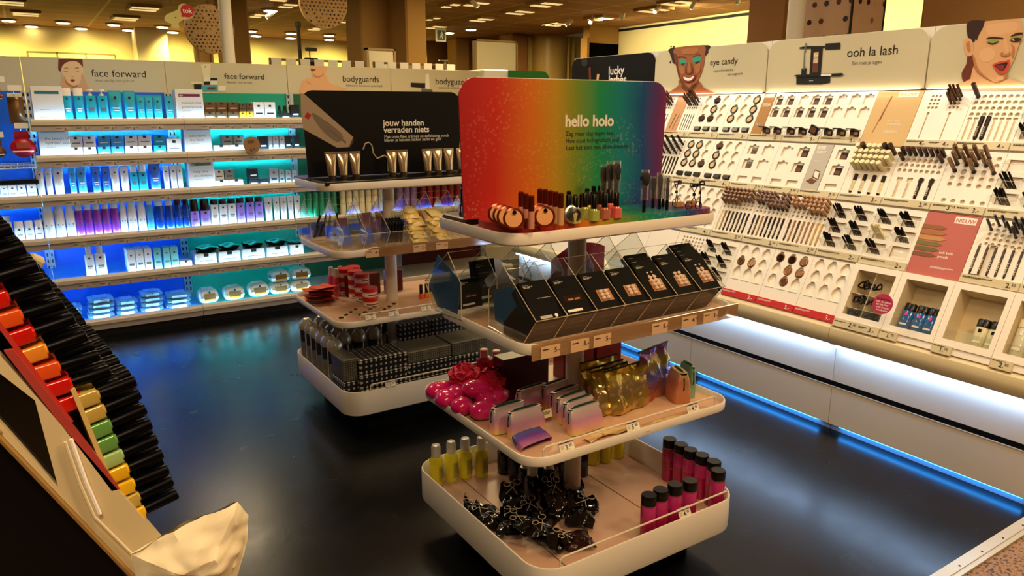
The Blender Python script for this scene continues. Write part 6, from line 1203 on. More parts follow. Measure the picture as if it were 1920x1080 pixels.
ANG = math.atan2(.175, .13)-PI/2     # boxes lean back against the rack slope
def lean_box(x, k, w, h, d, kind, lab, up=0):
    # bottom front edge rests in the V between front plate and floor, face parallel to the divider's upper slope
    y = 1.99-.325+.0+k*(d+.001)*.72+up*0; z = zf+.075-k*(d+.001)*.30+up
    y0, z0_ = 1.99-.333+k*.0, zf+.079
    M = Matrix.Translation((x, y, z))@Matrix.Rotation(-math.radians(50)+0, 4, 'X')
    thing('gift_box', lab, 'box', gift_box(w, h, d, kind), M=M)
spec = [(0, [('bar', 0), ('lash', 1)]), (1, [('lash', 0), ('lash', 1)]), (2, [('egg', 0)]), (3, [('egg', 0)]), (4, [('egg', 0), ('egg', 1), ('egg', 2)]), (5, [('egg', 0), ('egg', 1)]), (6, [('egg', 0), ('egg', 1), ('egg', 2), ('egg', 3)])]
for ci, lst in spec:
    x = (XS[ci]+XS[ci+1])/2
    for kd, k in lst:
        hh = .135 if ci < 4 else .165; dpt = .026
        # front face goes from (y0, z0) up-back; each box behind sits further back and higher
        ang = math.radians(47); y = 1.99-.338+.004+k*.030*math.cos(ang)*0; 
        n_off = (k)*(dpt+.002); yy = 1.650+n_off*math.sin(math.radians(40))+ (.0 if ci < 4 else 0); zz = zf+.085+n_off*.32
        yy = 1.652+n_off*.62; zz = zf+.083+(-n_off*.78 if ci < 4 else n_off*.35)
        if ci < 4: hh2 = .14
        else: hh2 = .15
        M = Matrix.Translation((x, yy, zz-.0))@Matrix.Rotation(-math.radians(46), 4, 'X')
        thing('gift_box', 'black %s box, %s one, %s compartment of the near front rack' % ({'bar': 'barcoded', 'lash': 'false lash', 'egg': 'pearly sample'}[kd], ('front', 'second', 'third', 'rear')[k], nth(ci)), 'box', gift_box(.098, hh2, dpt, kd), M=M)
        m_low = None
    # lower carton filling the V under the front one
    def vb(w=.1):
        m = MB(); pr_ = [(1.718, zf+.004), (1.650, zf+.087), (1.76, zf+.087+.02), (1.83, zf+.04), (1.83, zf+.004)]
        m.M = Matrix(((0, 0, 1, 0), (1, 0, 0, 0), (0, 1, 0, 0), (0, 0, 0, 1))); m.prism(pr_, -w/2, w/2); return m.mesh('vb', bk, 0)
    g = MB(); vbm = proto('vb', vb)
    for i in range(3): g.add([(-.03, 1.7105-i*.018-.0012, zf+.012+i*.022), (.03, 1.7105-i*.018-.0012, zf+.012+i*.022), (.03, 1.7105-i*.018-.003, zf+.0143+i*.022), (-.03, 1.7105-i*.018-.003, zf+.0143+i*.022)], [(0, 1, 2, 3)])
    thing('gift_box', 'black box wedged at the foot of the %s compartment of the front acrylic rack' % nth(ci), 'box', [('carton', vbm), ('print', g.mesh('g', mat('faint_print', '#3c362e', .6), 0))], loc=(x, 0, 0))
# blue glossy leaflets leaning at the left ends and cards in the rear rack
blf = mat('leaflet_blue', '#2a6aa8', .12, .0, coat=.8); wlf = mat('leaflet_white', '#c9d4ee', .2)
def leaf(pts, mt, lab, x):
    m = MB(); m.M = Matrix(((0, 0, 1, 0), (1, 0, 0, 0), (0, 1, 0, 0), (0, 0, 0, 1))); m.prism(pts, x, x+.002); thing('leaflet', lab, 'leaflet', m.mesh('lf', mt, 0))
leaf([(1.725, .935), (1.665, 1.008), (1.78, 1.085), (1.89, 1.055), (1.88, .96)], blf, 'glossy blue leaflet at the left end of the front acrylic rack', 1.160)
leaf([(2.03, 1.055), (2.06, .935), (2.2, .935), (2.26, 1.0), (2.19, 1.12)], blf, 'glossy blue leaflet at the left end of the rear acrylic rack', 1.124)
for i, (x, y, z, r_) in enumerate(((1.33, 2.12, 1.0, .7), (1.42, 2.2, .99, .5), (1.62, 2.16, 1.01, .8), (1.74, 2.14, 1.0, .6), (1.66, 2.0, .96, .25), (1.4, 2.02, .955, .2))):
    q = MB(); q.grid(lambda u, v: ((u-.5)*.1, v*.11, .01*math.sin(u*3+i)), 6, 3); q.grid(lambda u, v: ((u-.5)*.1, v*.11, -.002+.01*math.sin(u*3+i)), 6, 3); thing('blister_card', 'pale curved blister card lying in the rear acrylic rack, %s counted clockwise' % nth(i), 'card', q.mesh('bc', wlf), loc=(x, y, z), rot=(r_, 0, .4*i))
for i, x in enumerate((1.205, 1.29)): thing('gift_box', 'black box standing in the rear acrylic rack left end, %s one' % ('left', 'right')[i], 'box', gift_box(.09, .10+.05*i, .03, 'lash'), loc=(x, 2.1+.03*i, zf+.02), rot=(-.2, 0, .1))
q = MB(); q.grid(lambda u, v: (u*.22, v*.02, .16*math.sin(PI*(.25+.5*u))*(.3+.7*v)), 12, 4)
def pinkbag():
    m = MB(); m.grid(lambda u, v: (.0+.26*u, .02*math.sin(PI*u)*math.sin(PI*v), (.02+.13*v)*(1-.25*(2*u-1)**2)+.03*u), 14, 8); m.grid(lambda u, v: (.0+.26*u, -.03*math.sin(PI*u)*math.sin(PI*v), (.02+.13*v)*(1-.25*(2*u-1)**2)+.03*u), 14, 8); return m.mesh('pb', mat('magenta_pouch', '#b0184a', .4))
thing('toiletry_bag', 'magenta bag leaning behind the pole in the rear acrylic rack', 'bag', pinkbag(), loc=(1.6, 2.19, zf+.01))

# --- near stand, tier 3 (pouches, soaps, poufs)
zp = .59-.0215; T3 = lambda px, py, z=zp: at(px, py, 2, z)
hot = mat('soap_wrap_pink', '#d81a70', .18, coat=.7); poufm = mat('pouf_red_pink', '#cc1440', .6)
def soap():
    m = MB(); m.grid(lambda u, v: (.048*math.cos(2*PI*u)*math.sin(PI*v)*(1+.18*math.cos(2*PI*u)), .032*math.sin(2*PI*u)*math.sin(PI*v), .026+.026*(-math.cos(PI*v))+.0015*noise.noise(Vector((u*16, v*10, 1)))), 20, 12, 0, True); return m.mesh('soap', hot)
soaps = [(822, 747, 0, .2), (836, 764, 0, 1.2), (866, 778, 0, .9), (880, 736, .0, .3), (903, 786, 0, .1), (888, 762, .035, -.1), (857, 752, 0, .7), (930, 757, .0, .4), (911, 764, 0, .5)]
for i, (px, py, dz, r_) in enumerate(soaps):
    p = T3(px, py); thing('wrapped_soap', 'shiny hot pink egg-shaped soap, %s counted from the tray corner' % nth(i), 'soap', proto('soap', soap), scale=1.22, loc=(p.x, p.y, p.z+dz), rot=(0, .1*i % .3, r_), group='hot pink egg soaps')
m = MB(); m.M = Matrix.Translation(T3(862, 770))@Matrix.Translation((-.0, -.034, .034))@Matrix.Rotation(PI/2-.5, 4, 'X'); m.flat(circ(0, 0, .013, 16), .004, 0); m.text('hema', .008, 0, -.003, .005, 1, 'CENTER', .02)
thing('price_sticker', 'round white sticker on a hot pink soap', 'sticker', m.mesh('st', [paper, ink], 0))
def pouf(seed):
    def f():
        m = MB(); R_ = .058; rp = random.Random(seed)
        for k in range(30):
            ax = Vector((rp.gauss(0, 1), rp.gauss(0, 1), rp.gauss(0, 1))).normalized(); M_ = ax.to_track_quat('Z', 'Y').to_matrix().to_4x4(); m.M = Matrix.Translation((0, 0, R_))@M_; w_ = rp.uniform(.6, 1.0); ph = rp.random()*6
            m.grid(lambda u, v: (R_*w_*(.3+.7*v)*math.cos(2*PI*u)*(1+.05*math.sin(26*u+ph)), R_*w_*(.3+.7*v)*math.sin(2*PI*u)*(1+.05*math.sin(26*u+ph)), R_*(.95-.45*v*w_)*(.75)+.006*math.sin(2*PI*9*u+ph)*v), 40, 3, 0, True)
        return m.mesh('pouf', poufm)
    return proto('pouf%d' % seed, f)
thing('bath_pouf', 'red-pink net bath pouf at the back of the soap tray, left one', 'bath pouf', pouf(1), loc=T3(872, 740)+Vector((0, 0, .01)))
thing('bath_pouf', 'red-pink net bath pouf in front of the pump bottles, right one', 'bath pouf', pouf(2), loc=T3(931, 752)+Vector((-.01, .02, .008)))
flipb = mat('flip_liquid_red', '#b01030', .12, coat=.6); peachcap = mat('cap_peach_clear', '#d89a88', .3)
def flip_bottle():
    m = MB(); m.lathe([(0, 0), (.034, 0), (.037, .006), (.036, .07), (.030, .092), (.016, .104)], 20, sy=.7); c = MB(); c.lathe([(.016, .103), (.016, .132), (.013, .135), (0, .135)], 18); g = MB(); g.grid(lambda u, v: (.0375*math.cos(-PI/2-.6+1.2*u), .7*.0375*math.sin(-PI/2-.6+1.2*u), .02+.045*v), 6, 1); return [('body', m.mesh('b', flipb)), ('cap', c.mesh('c', peachcap)), ('label', g.mesh('g', mat('label_red', '#d84a5a', .4)))]
for i, (px, py) in enumerate(((908, 716), (931, 719), (953, 728), (986, 733), (968, 716))): thing('shower_gel_bottle', 'red shower gel bottle with peach cap behind the poufs, %s from left' % nth(i), 'bottle', proto('flip', flip_bottle), loc=T3(px, py))
m = MB(); m.bbox(-.1, 0, 0, .1, .07, .16, .002); thing('gift_box', 'dark red gift box beside the pole behind the pouches', 'box', m.mesh('bx', mat('box_maroon', '#3a0810', .3)), loc=(1.43, 2.1, zp))
for i, (x, w_) in enumerate(((1.72, .15), (1.875, .13))): m = MB(); m.bbox(-w_/2, 0, 0, w_/2, .07, .19, .002); thing('gift_box', 'glossy red gift box behind the gold pouches, %s one' % ('left', 'right')[i], 'box', m.mesh('bx', mat('box_redgloss', '#7a0c18', .2)), loc=(x, 2.16, zp))
# iridescent zip pouches
ir = bpy.data.materials.new('iridescent_fabric'); ir.use_nodes = True; MAT['iridescent_fabric'] = ir
def irid(mt, cols, metal=.3, rough=.32, scale=3, bump=.25, bscale=60, zmax=.09):
    n, l, b = nodes_of(mt); tc = n.new('ShaderNodeTexCoord'); nz = n.new('ShaderNodeTexNoise'); nz.inputs['Scale'].default_value = scale*3; l.new(tc.outputs['Object'], nz.inputs['Vector'])
    sx = n.new('ShaderNodeSeparateXYZ'); l.new(tc.outputs['Object'], sx.inputs[0]); mr = n.new('ShaderNodeMapRange'); mr.inputs[1].default_value = 0; mr.inputs[2].default_value = zmax; l.new(sx.outputs[2], mr.inputs[0])
    ad = n.new('ShaderNodeMath'); ad.operation = 'MULTIPLY_ADD'; l.new(nz.outputs['Fac'], ad.inputs[0]); ad.inputs[1].default_value = .35; l.new(mr.outputs[0], ad.inputs[2]); su = n.new('ShaderNodeMath'); su.operation = 'SUBTRACT'; l.new(ad.outputs[0], su.inputs[0]); su.inputs[1].default_value = .175
    rp = n.new('ShaderNodeValToRGB'); l.new(su.outputs[0], rp.inputs[0]); e = rp.color_ramp.elements; e[0].color = lin(cols[0]); e[1].color = lin(cols[-1])
    for i, c in enumerate(cols[1:-1]): q = e.new((i+1)/(len(cols)-1)); q.color = lin(c)
    l.new(rp.outputs[0], b.inputs['Base Color']); b.inputs['Metallic'].default_value = metal; b.inputs['Roughness'].default_value = rough
    vo = n.new('ShaderNodeTexNoise'); vo.inputs['Scale'].default_value = bscale; vo.inputs['Detail'].default_value = 6; l.new(tc.outputs['Object'], vo.inputs['Vector']); bp = n.new('ShaderNodeBump'); bp.inputs['Strength'].default_value = bump; bp.inputs['Distance'].default_value = .004; l.new(vo.outputs['Fac'], bp.inputs['Height']); l.new(bp.outputs[0], b.inputs['Normal'])
irid(ir, ('#e8d47a', '#e8a8b0', '#d09ac0', '#d0bcc8', '#dcd0c8'))
ir2 = bpy.data.materials.new('iridescent_violet'); ir2.use_nodes = True; MAT['iridescent_violet'] = ir2; irid(ir2, ('#c07aa8', '#7a4ab0', '#4a6ac8', '#a87ab8'), scale=6)
zipm = mat('zip_green', '#0c4038', .4)
def zip_pouch(w=.14, h=.085, d=.05, mt=None):
    def f():
        m = MB(); e = .42
        def sec(u, v):
            # rounded box body narrowing to the zip on top
            a = 2*PI*u; c, s_ = math.cos(a), math.sin(a); k = 1-.5*v**2; hw = w/2*(1-.10*max(0, v-.7)/.3)
            return (sgn(c)*abs(c)**e*hw, sgn(s_)*abs(s_)**e*d/2*k*(1+.05*math.sin(9*u+3*v)), v*h*(1-.07*abs(c)**6))
        m.grid(sec, 28, 8, 0, True); m.grid(lambda u, v: (sec(u, 1)[0]*(1-v), sec(u, 1)[1]*(1-v), h-.0005), 28, 1, 0, True)
        z = MB(); z.tube([(-w/2+.001, 0, h*.45), (-w/2+.004, 0, h*.8), (-w/2+.014, 0, h*.97), (-w/4, 0, h+.003), (w/4, 0, h+.003), (w/2-.014, 0, h*.97), (w/2-.003, 0, h*.8)], .0038, 6)
        t = MB(); t.cbox((w/2-.012, -d*.3, h*.8), (.006, .002, .016))
        return [('body', m.mesh('b', mt or ir)), ('zip', z.mesh('z', zipm)), ('zip_pull', t.mesh('t', steel, 0))]
    return proto('zp%.3f%.3f%s' % (w, h, (mt or ir).name), f)
for i, (px, py, r_) in enumerate(((955, 804, .0), (987, 812, .0), (1000, 768, .05), (1045, 758, .12), (1062, 772, .1), (1074, 784, .08), (1087, 793, .06), (1097, 806, .02))):
    p = T3(px, py); thing('zip_pouch', 'iridescent pink-grey zip pouch standing on the third tier, %s from left' % nth(i), 'pouch', zip_pouch(), loc=p, rot=(-.12, 0, r_+.05))
p = T3(1003, 836); thing('zip_pouch', 'violet-blue iridescent pouch lying flat with green zip forward', 'pouch', zip_pouch(.125, .06, .035, ir2), loc=p+Vector((0, -.01, .006)), rot=(-1.15, 0, .12))
for i, (px, py) in enumerate(((1020, 795), (925, 806))): m = MB(); m.bbox(-.02, 0, 0, .02, .001, .028, .0003); t = MB(); t.M = Matrix.Rotation(PI/2, 4, 'X'); small_print(t, -.016, .02, .03, 3, .002, 0, rl); thing('paper_tag', 'cream paper tag hanging from the %s zip pouch' % ('middle', 'left')[i], 'tag', [('tag', m.mesh('m', crm, 0)), ('print', t.mesh('t', ink, 0))], loc=T3(px, py)+Vector((0, -.02, .03)), rot=(-.2, 0, .05))
# gold pouches
gd = bpy.data.materials.new('gold_foil'); gd.use_nodes = True; MAT['gold_foil'] = gd; irid(gd, ('#d8b058', '#b09a58', '#b8a078', '#d0c060', '#e8d850'), metal=.7, rough=.18, scale=4, bump=.35, bscale=14, zmax=.16)
hb = bpy.data.materials.new('holo_foil'); hb.use_nodes = True; MAT['holo_foil'] = hb; irid(hb, ('#c87a50', '#9a6a7a', '#5a5ab8', '#c8b850', '#8a5ac0'), metal=.55, rough=.18, scale=7, bump=.4, bscale=18, zmax=.17)
cu = bpy.data.materials.new('copper_mesh'); cu.use_nodes = True; MAT['copper_mesh'] = cu; irid(cu, ('#b87850', '#d09068', '#c8785a', '#c8b070'), metal=.4, rough=.3, scale=3, bump=.6, bscale=220, zmax=.12)
mg = mat('mint_glitter', '#8ac0a0', .25, .6)
def foil_bag(w, h, d, mt, seed):
    def f():
        m = MB(); S_ = seed*3.1
        def face(sg):
            return lambda u, v: ((u-.5)*w*(1-.06*v), sg*d/2*(1-v**1.5)*(1-(2*u-1)**6*.5)+.016*noise.noise(Vector((u*4, v*4, S_+sg)))+.006*abs(noise.noise(Vector((u*11, v*9, S_+sg)))), v*h+.004*noise.noise(Vector((u*4, v*3, S_))))
        fr, bk_ = face(-1), face(1); m.grid(fr, 26, 22); m.grid(bk_, 12, 10)
        for s_ in (0, 1): m.grid(lambda u, v, s_=s_: tuple(Vector(fr(s_, v)).lerp(Vector(bk_(s_, v)), u)), 2, 10)
        m.grid(lambda u, v: tuple(Vector(fr(u, 0)).lerp(Vector(bk_(u, 0)), v)), 12, 1)
        z = MB(); z.tube([tuple(Vector(fr(u, 1))+Vector((0, 0, .002))) for u in (0, .25, .5, .75, 1)], .004, 6); return [('body', m.mesh('b', mt, 22)), ('zip', z.mesh('z', mat('zip_dark', '#1a1c18', .4)))]
    return f()
for i, (px, py, w_, h_, r_) in enumerate(((1130, 762, .19, .155, .05), (1142, 772, .19, .15, .08), (1152, 778, .19, .15, .1), (1178, 776, .20, .15, .12))): thing('foil_pouch', 'crinkled gold foil pouch, %s from left on the third tier' % nth(i), 'pouch', foil_bag(w_, h_, .05, gd, i), loc=T3(px, py)+Vector((.04, .03, 0)), rot=(-.28, 0, r_))
thing('foil_pouch', 'multicolour holographic foil pouch at the back of the gold ones', 'pouch', foil_bag(.2, .18, .05, hb, 8), loc=T3(1240, 745)+Vector((0, .03, 0)), rot=(-.1, 0, .25))
thing('glitter_pouch', 'copper mesh pouch with black zip at the right end of the third tier', 'pouch', zip_pouch(.10, .115, .07, cu), loc=T3(1270, 748), rot=(0, 0, 1.2))
thing('glitter_pouch', 'mint green glitter pouch behind the copper mesh one', 'pouch', zip_pouch(.09, .12, .03, mg), loc=T3(1294, 742)+Vector((0, .02, 0)), rot=(0, 0, 1.3))
for i, (px, py, r_) in enumerate(((1125, 818, .2), (1160, 810, -.1), (1228, 800, .15), (1260, 790, .1))):
    q = MB(); q.grid(lambda u, v: ((u-.5)*.13, (v-.5)*.035, .004+.006*abs(math.sin(5*u+2*v+i))), 10, 4); thing('wrapper_scrap', 'crumpled clear wrapper lying behind the guard wire, %s from left' % nth(i), 'wrapper', q.mesh('ws', mat('wrapper_cream', '#d8be84', .25), 60), loc=T3(px, py), rot=(0, 0, r_))
m = MB()
for i in range(3): pass

# --- near stand, base tray
zg = .245-.0935; B0 = lambda px, py: at(px, py, 2, zg)
yl = mat('yellow_soap_liquid', '#e6da2c', .12, coat=.4); frc = clear('frosted_cap', '#f0eee6', .15, .3, .5, '#e4e0d4'); lbl = mat('label_olive', '#b4ac3c', .5)
def spray(body, labm, r=.027, h=.118, capm=None, conec=True):
    capm = capm or frc
    def f():
        m = MB(); m.lathe([(0, 0), (r*.94, 0), (r, .005), (r, h-.012), (r*.72, h)], 20); c = MB(); c.lathe([(r*.70, h-.002), (r*.70, h+.042), (r*.58, h+.050), (0, h+.052)], 18); n_ = MB(); n_.lathe([(r*.42, h), (r*.42, h+.012), (r*.2, h+.016), (r*.2, h+.034), (0, h+.034)], 12)
        g = MB(); g.grid(lambda u, v: ((r+.0006)*math.cos(-PI/2-.1+1.5*u), (r+.0006)*math.sin(-PI/2-.1+1.5*u), h*.16+h*.55*v), 8, 1)
        for k in range(5): g.grid(lambda u, v, k=k: ((r+.001)*math.cos(-PI/2+.1+.9*u), (r+.001)*math.sin(-PI/2+.1+.9*u), h*.6-k*.008+v*.002), 5, 1, 1)
        g.grid(lambda u, v: ((r+.001)*math.cos(-PI/2+1.0+.3*u), (r+.001)*math.sin(-PI/2+1.0+.3*u), h*.22+v*.02), 3, 1, 2)
        return [('body', m.mesh('b', body)), ('cap', c.mesh('c', capm)), ('nozzle', n_.mesh('n', white)), ('label', g.mesh('g', [labm, greyink, ink], 0))]
    return proto('sp%s%.3f' % (body.name, h), f)
for i, (px, py) in enumerate(((819, 907), (847, 899), (873, 893), (903, 891))): thing('body_spray', 'yellow bottle with frosted dome cap, %s from left in the base tray' % nth(i), 'bottle', spray(yl, lbl), loc=B0(px, py), rot=(0, 0, -.1*i))
nv = mat('navy_liquid', '#0c0a34', .12, coat=.5); nvl = mat('label_navy', '#16123c', .4)
for i, (px, py) in enumerate(((945, 885), (966, 898), (998, 936), (985, 921), (1010, 915), (1035, 905), (1028, 922), (1050, 895), (1090, 890))): thing('body_spray', 'dark navy bottle with clear cap crowded near the pole, %s of nine' % nth(i), 'bottle', spray(nv, nvl, .028, .105), loc=B0(px, py), rot=(0, 0, .2*i))
for i, (px, py) in enumerate(((1112, 868), (1135, 864), (1158, 856))): thing('body_spray', 'yellow bottle behind the pole in the base tray, %s from left' % nth(i), 'bottle', spray(yl, lbl), loc=B0(px, py), rot=(0, 0, .3*i))
pk = clear('pink_shampoo', '#e0468c', .15, .05, .62, '#b0104e'); pk2 = mat('pink_liquid', '#a81050', .12, coat=.6)
def shampoo():
    r = .027; h = .14; m = MB(); m.lathe([(0, 0), (r*.95, 0), (r, .005), (r, h*.62)], 20, 0); u = MB(); u.lathe([(r, h*.62), (r, h-.006), (r*.9, h)], 20); c = MB(); c.lathe([(r*.98, h), (r*.98, h+.032), (r*.92, h+.035), (0, h+.035)], 22); k = MB(); k.lathe([(r*1.0, h-.001), (r*1.0, h+.0015)], 22)
    g = MB(); g.grid(lambda u_, v: ((r+.0006)*math.cos(-PI/2+.25+.4*u_), (r+.0006)*math.sin(-PI/2+.25+.4*u_), h*.74+v*.012), 3, 1); g.grid(lambda u_, v: ((r+.0006)*math.cos(-PI/2-.5+1.4*u_), (r+.0006)*math.sin(-PI/2-.5+1.4*u_), h*.40+v*.003), 6, 1, 1)
    return [('liquid', m.mesh('b', pk2)), ('bottle_wall', u.mesh('u', mat('pink_upper', '#b82c72', .15, coat=.5))), ('cap', c.mesh('c', black)), ('neck_ring', k.mesh('k', steel)), ('label', g.mesh('g', [ink, mat('label_rose', '#d86a98', .4)], 0))]
PKS = [(1256, 822), (1277, 832), (1295, 842), (1317, 852), (1339, 864), (1347, 881), (1217, 927), (1239, 917), (1266, 907), (1294, 900)]
for i, (px, py) in enumerate(PKS):
    p = at(px, py, 2, zg+.175); row = 'back right row' if i < 6 else 'front row'; thing('shampoo_bottle', 'pink bottle with black screw cap, %s in the %s of the base tray' % (nth(i if i < 6 else i-6), row), 'bottle', proto('sh', shampoo), loc=(p.x, p.y, zg), rot=(0, 0, .15*i))
# black foil bags with ties
foil = mat('black_foil', '#0a0908', .16, .25); foil.node_tree.nodes['Principled BSDF'].inputs['Coat Weight'].default_value = .6; tie = mat('tie_cream', '#d8cbb0', .5); hb2 = mat('foil_brown', '#2a120a', .2, .3)
def foilbag(seed):
    def f():
        m = MB(); s_ = seed*2.3
        def fn(sg):
            return lambda u, v: ((u-.5)*(.11-.02*v)+.012*noise.noise(Vector((u*3, v*3, s_))), (v-.35)*.13, .018+sg*.016*math.sin(PI*min(1, u*1.0))*math.sin(PI*min(1, v*1.25) if v < .8 else 0)+.012*noise.noise(Vector((u*7, v*6, s_+1)))+(.03*(v-.8)/.2 if v > .8 else 0)*(1+.4*math.sin(11*u)))
        m.grid(fn(1), 14, 14); m.grid(fn(-1), 14, 14)
        t = MB(); yv = .8; y = (yv-.35)*.13
        t.tube([(.02+.014*math.cos(a), y+.018+.012*math.sin(a), .055) for a in [2*PI*k/12 for k in range(12)]], .0011, 5, 0, True); t.tube([(-.018+.012*math.cos(a), y+.016+.010*math.sin(a), .052) for a in [2*PI*k/12 for k in range(12)]], .0011, 5, 0, True); t.tube([(.01, y+.008, .052), (0, y, .05), (-.03, y-.02, .045)], .0011, 5); t.tube([(-.008, y+.008, .05), (0, y, .05), (.012, y-.03, .046)], .0011, 5)
        return [('bag', m.mesh('fb', hb2 if seed == 6 else foil, 60)), ('tie', t.mesh('ft', tie))]
    return proto('fb%d' % seed, f)
for i, (px, py, dz, rx, rz) in enumerate(((925, 985, 0, .1, .6), (965, 965, .02, .5, -.3), (1010, 985, .0, .2, .1), (1048, 965, .03, .6, .2), (1090, 985, .01, .15, -.9), (1000, 1015, .035, .1, .9), (1085, 1022, .0, .05, 1.3), (960, 1010, .02, .0, -.6), (1040, 1030, .02, .1, .3), (1030, 950, .02, .9, .0), (905, 968, .0, .3, 1.0), (1075, 958, .03, .2, -.5))):
    p = B0(px, py); thing('foil_bag', 'crumpled black foil bag with cream tie, %s of the heap in the base tray' % nth(i), 'bag', foilbag(i % 7), loc=(p.x, max(p.y, 1.64), zg+dz+.004), rot=(rx, 0, rz))
m = MB(); m.box(1.30, 1.62, zg+.0005, 1.302, 2.38, zg+.001); m.box(1.75, 1.62, zg+.0005, 1.752, 2.38, zg+.001); thing('tray_divider', 'thin seams on the beige base tray lining', 'tray liner', m.mesh('td', ink, 0))

# ------------------------------------------------------------------ far stand goods
zt2 = 1.25-.012
m = MB(); m.bbox(1.18, 3.445, zt2, 2.03, 3.68, zt2+.02, .003); thing('tester_block', 'low black block holding the silver tubes on the far stand', 'display block', m.mesh('tb', black))
m = MB(); m.bbox(1.165, 3.70, zt2, 2.03, 3.90, zt2+.02, .003); thing('tester_block', 'low blue block behind the black hand cream sign', 'display block', m.mesh('tb', mat('block_blue', '#2a3a8a', .4)))
silvt = mat('silver_tube', '#d8c4a8', .16, .8)
def hand_tube():
    w, h = .062, .125; m = MB(); m.grid(lambda u, v: (w/2*(.62+.38*v)*math.cos(2*PI*u), .016*(1-v**2*.93)*math.sin(2*PI*u), .02+v*(h-.02)), 20, 10, 0, True); m.bbox(-w/2, -.0016, h-.002, w/2, .0016, h+.01, .0005); c = MB(); c.lathe([(.0175, 0), (.0185, .022), (0, .022)], 16, sy=.85); return [('body', m.mesh('b', silvt)), ('cap', c.mesh('c', mat('cap_bronze_dark', '#4a3828', .3, .5)))]
for i, (px, g) in enumerate(((623, 'left three'), (645, 'left three'), (668, 'left three'), (737, 'middle pair'), (757, 'middle pair'), (803, 'right three'), (822, 'right three'), (843, 'right three'), (866, 'far right'))):
    p = at(px, 330, 1, 3.56); thing('hand_cream_tube', 'silver hand cream tube in the %s before the black sign, %s overall from left' % (g, nth(i)), 'tube', proto('ht', hand_tube), loc=(p.x, 3.56, zt2+.02), rot=(-.05, 0, .05))
zr2 = .94-.0175
rack([1.21+i*.118 for i in range(8)], 1, 3.66, zr2, 'acrylic_rack', 'front acrylic divider rack on the far stand with sponges and black sticks')
rack([1.17+i*.14 for i in range(7)], -1, 3.6, zr2, 'acrylic_rack', 'rear acrylic divider rack on the far stand')
stk = lambda: (lambda m: (m.cyl((0, 0, 0), (0, 0, .10), .0075, n=10), m.lathe([(.0075, .10), (.0095, .104), (.007, .112), (0, .114)], 10), m.mesh('s', black))[-1])(MB())
for i in range(18):
    r_, c_ = i//6, i % 6; thing('black_stick', 'black capped stick, %s in the %s line of the far acrylic rack' % (nth(c_), ('front', 'middle', 'rear')[r_]), 'make-up stick', proto('stk', stk), loc=(1.455+c_*.0172, 3.405+r_*.022, zr2+.022+.006*r_), rot=(.28, 0, 0))
yp = mat('sponge_cream', '#dcc88a', .35); yp2 = mat('sponge_yellow', '#d8b860', .3)
def packet(i): return (lambda m: (m.grid(lambda u, v: ((u-.5)*.085, (v-.5)*.075, .012*math.sin(PI*u)*math.sin(PI*v)+.004*noise.noise(Vector((u*6, v*6, i)))), 10, 8), m.grid(lambda u, v: ((u-.5)*.085, (v-.5)*.075, -.008*math.sin(PI*u)*math.sin(PI*v)), 10, 8), m.mesh('pk', yp if i % 2 else yp2, 60))[-1])(MB())
for i in range(14):
    c_, k = i//7, i % 7; thing('sponge_packet', 'cream wrapped sponge packet, %s up in the %s pile of the far acrylic rack' % (nth(k), ('left', 'right')[c_]), 'packet', proto('pk%d' % (i % 3), lambda: packet(i % 3)), loc=(1.64+c_*.125+.01*math.sin(i*2), 3.41+.012*k, zr2+.03+k*.019), rot=(.5, .1*math.sin(i), .3*math.sin(i*3)))
q = MB(); q.lathe([(0, 0), (.032, .004), (.034, .016), (.026, .026), (0, .028)], 24); thing('round_sponge', 'round cream sponge on top of the left sponge pile', 'sponge', q.mesh('rs', yp), loc=(1.635, 3.50, zr2+.15), rot=(.4, 0, 0))
bcl = mat('blue_bag', '#4a62c0', .2); mcl = mat('mauve_card', '#8a5a78', .3); dkc = mat('dark_clip', '#1c1216', .3)
for i, (x, y, mt_, w_, h_) in enumerate(((1.27, 3.46, bcl, .08, .1), (1.385, 3.45, bcl, .07, .08), (1.24, 3.78, bcl, .09, .08), (1.5, 3.72, mcl, .09, .12), (1.62, 3.75, mat('red_card', '#a02830', .35), .1, .12), (1.36, 3.72, mcl, .08, .1), (1.8, 3.75, mat('red_card'), .12, .1), (1.92, 3.76, mat('red_card'), .1, .1))):
    q = MB(); q.grid(lambda u, v: ((u-.5)*w_, .012*math.sin(PI*u)*math.sin(PI*v), v*h_), 8, 8); q.grid(lambda u, v: ((u-.5)*w_, -.012*math.sin(PI*u)*math.sin(PI*v), v*h_), 8, 8); thing('soft_packet', 'soft coloured packet in the far acrylic racks, %s of eight' % nth(i), 'packet', q.mesh('sp', mt_), loc=(x, y, zr2+.02), rot=(-.45, 0, .1))
for i in range(8): thing('hair_clip', 'dark hair clip leaning at the left end of the far stand racks, %s of eight' % nth(i), 'hair clip', proto('hc', lambda: (lambda m: (m.bbox(-.006, -.004, 0, .006, .004, .07, .002), m.cyl((0, -.006, .06), (0, .006, .06), .004, n=8), m.mesh('hc', dkc))[-1])(MB())), loc=(1.19+.018*i, 3.70+.01*(i % 3), zr2+.03+.05*(i % 2)), rot=(.2, .35-.05*i, 0))
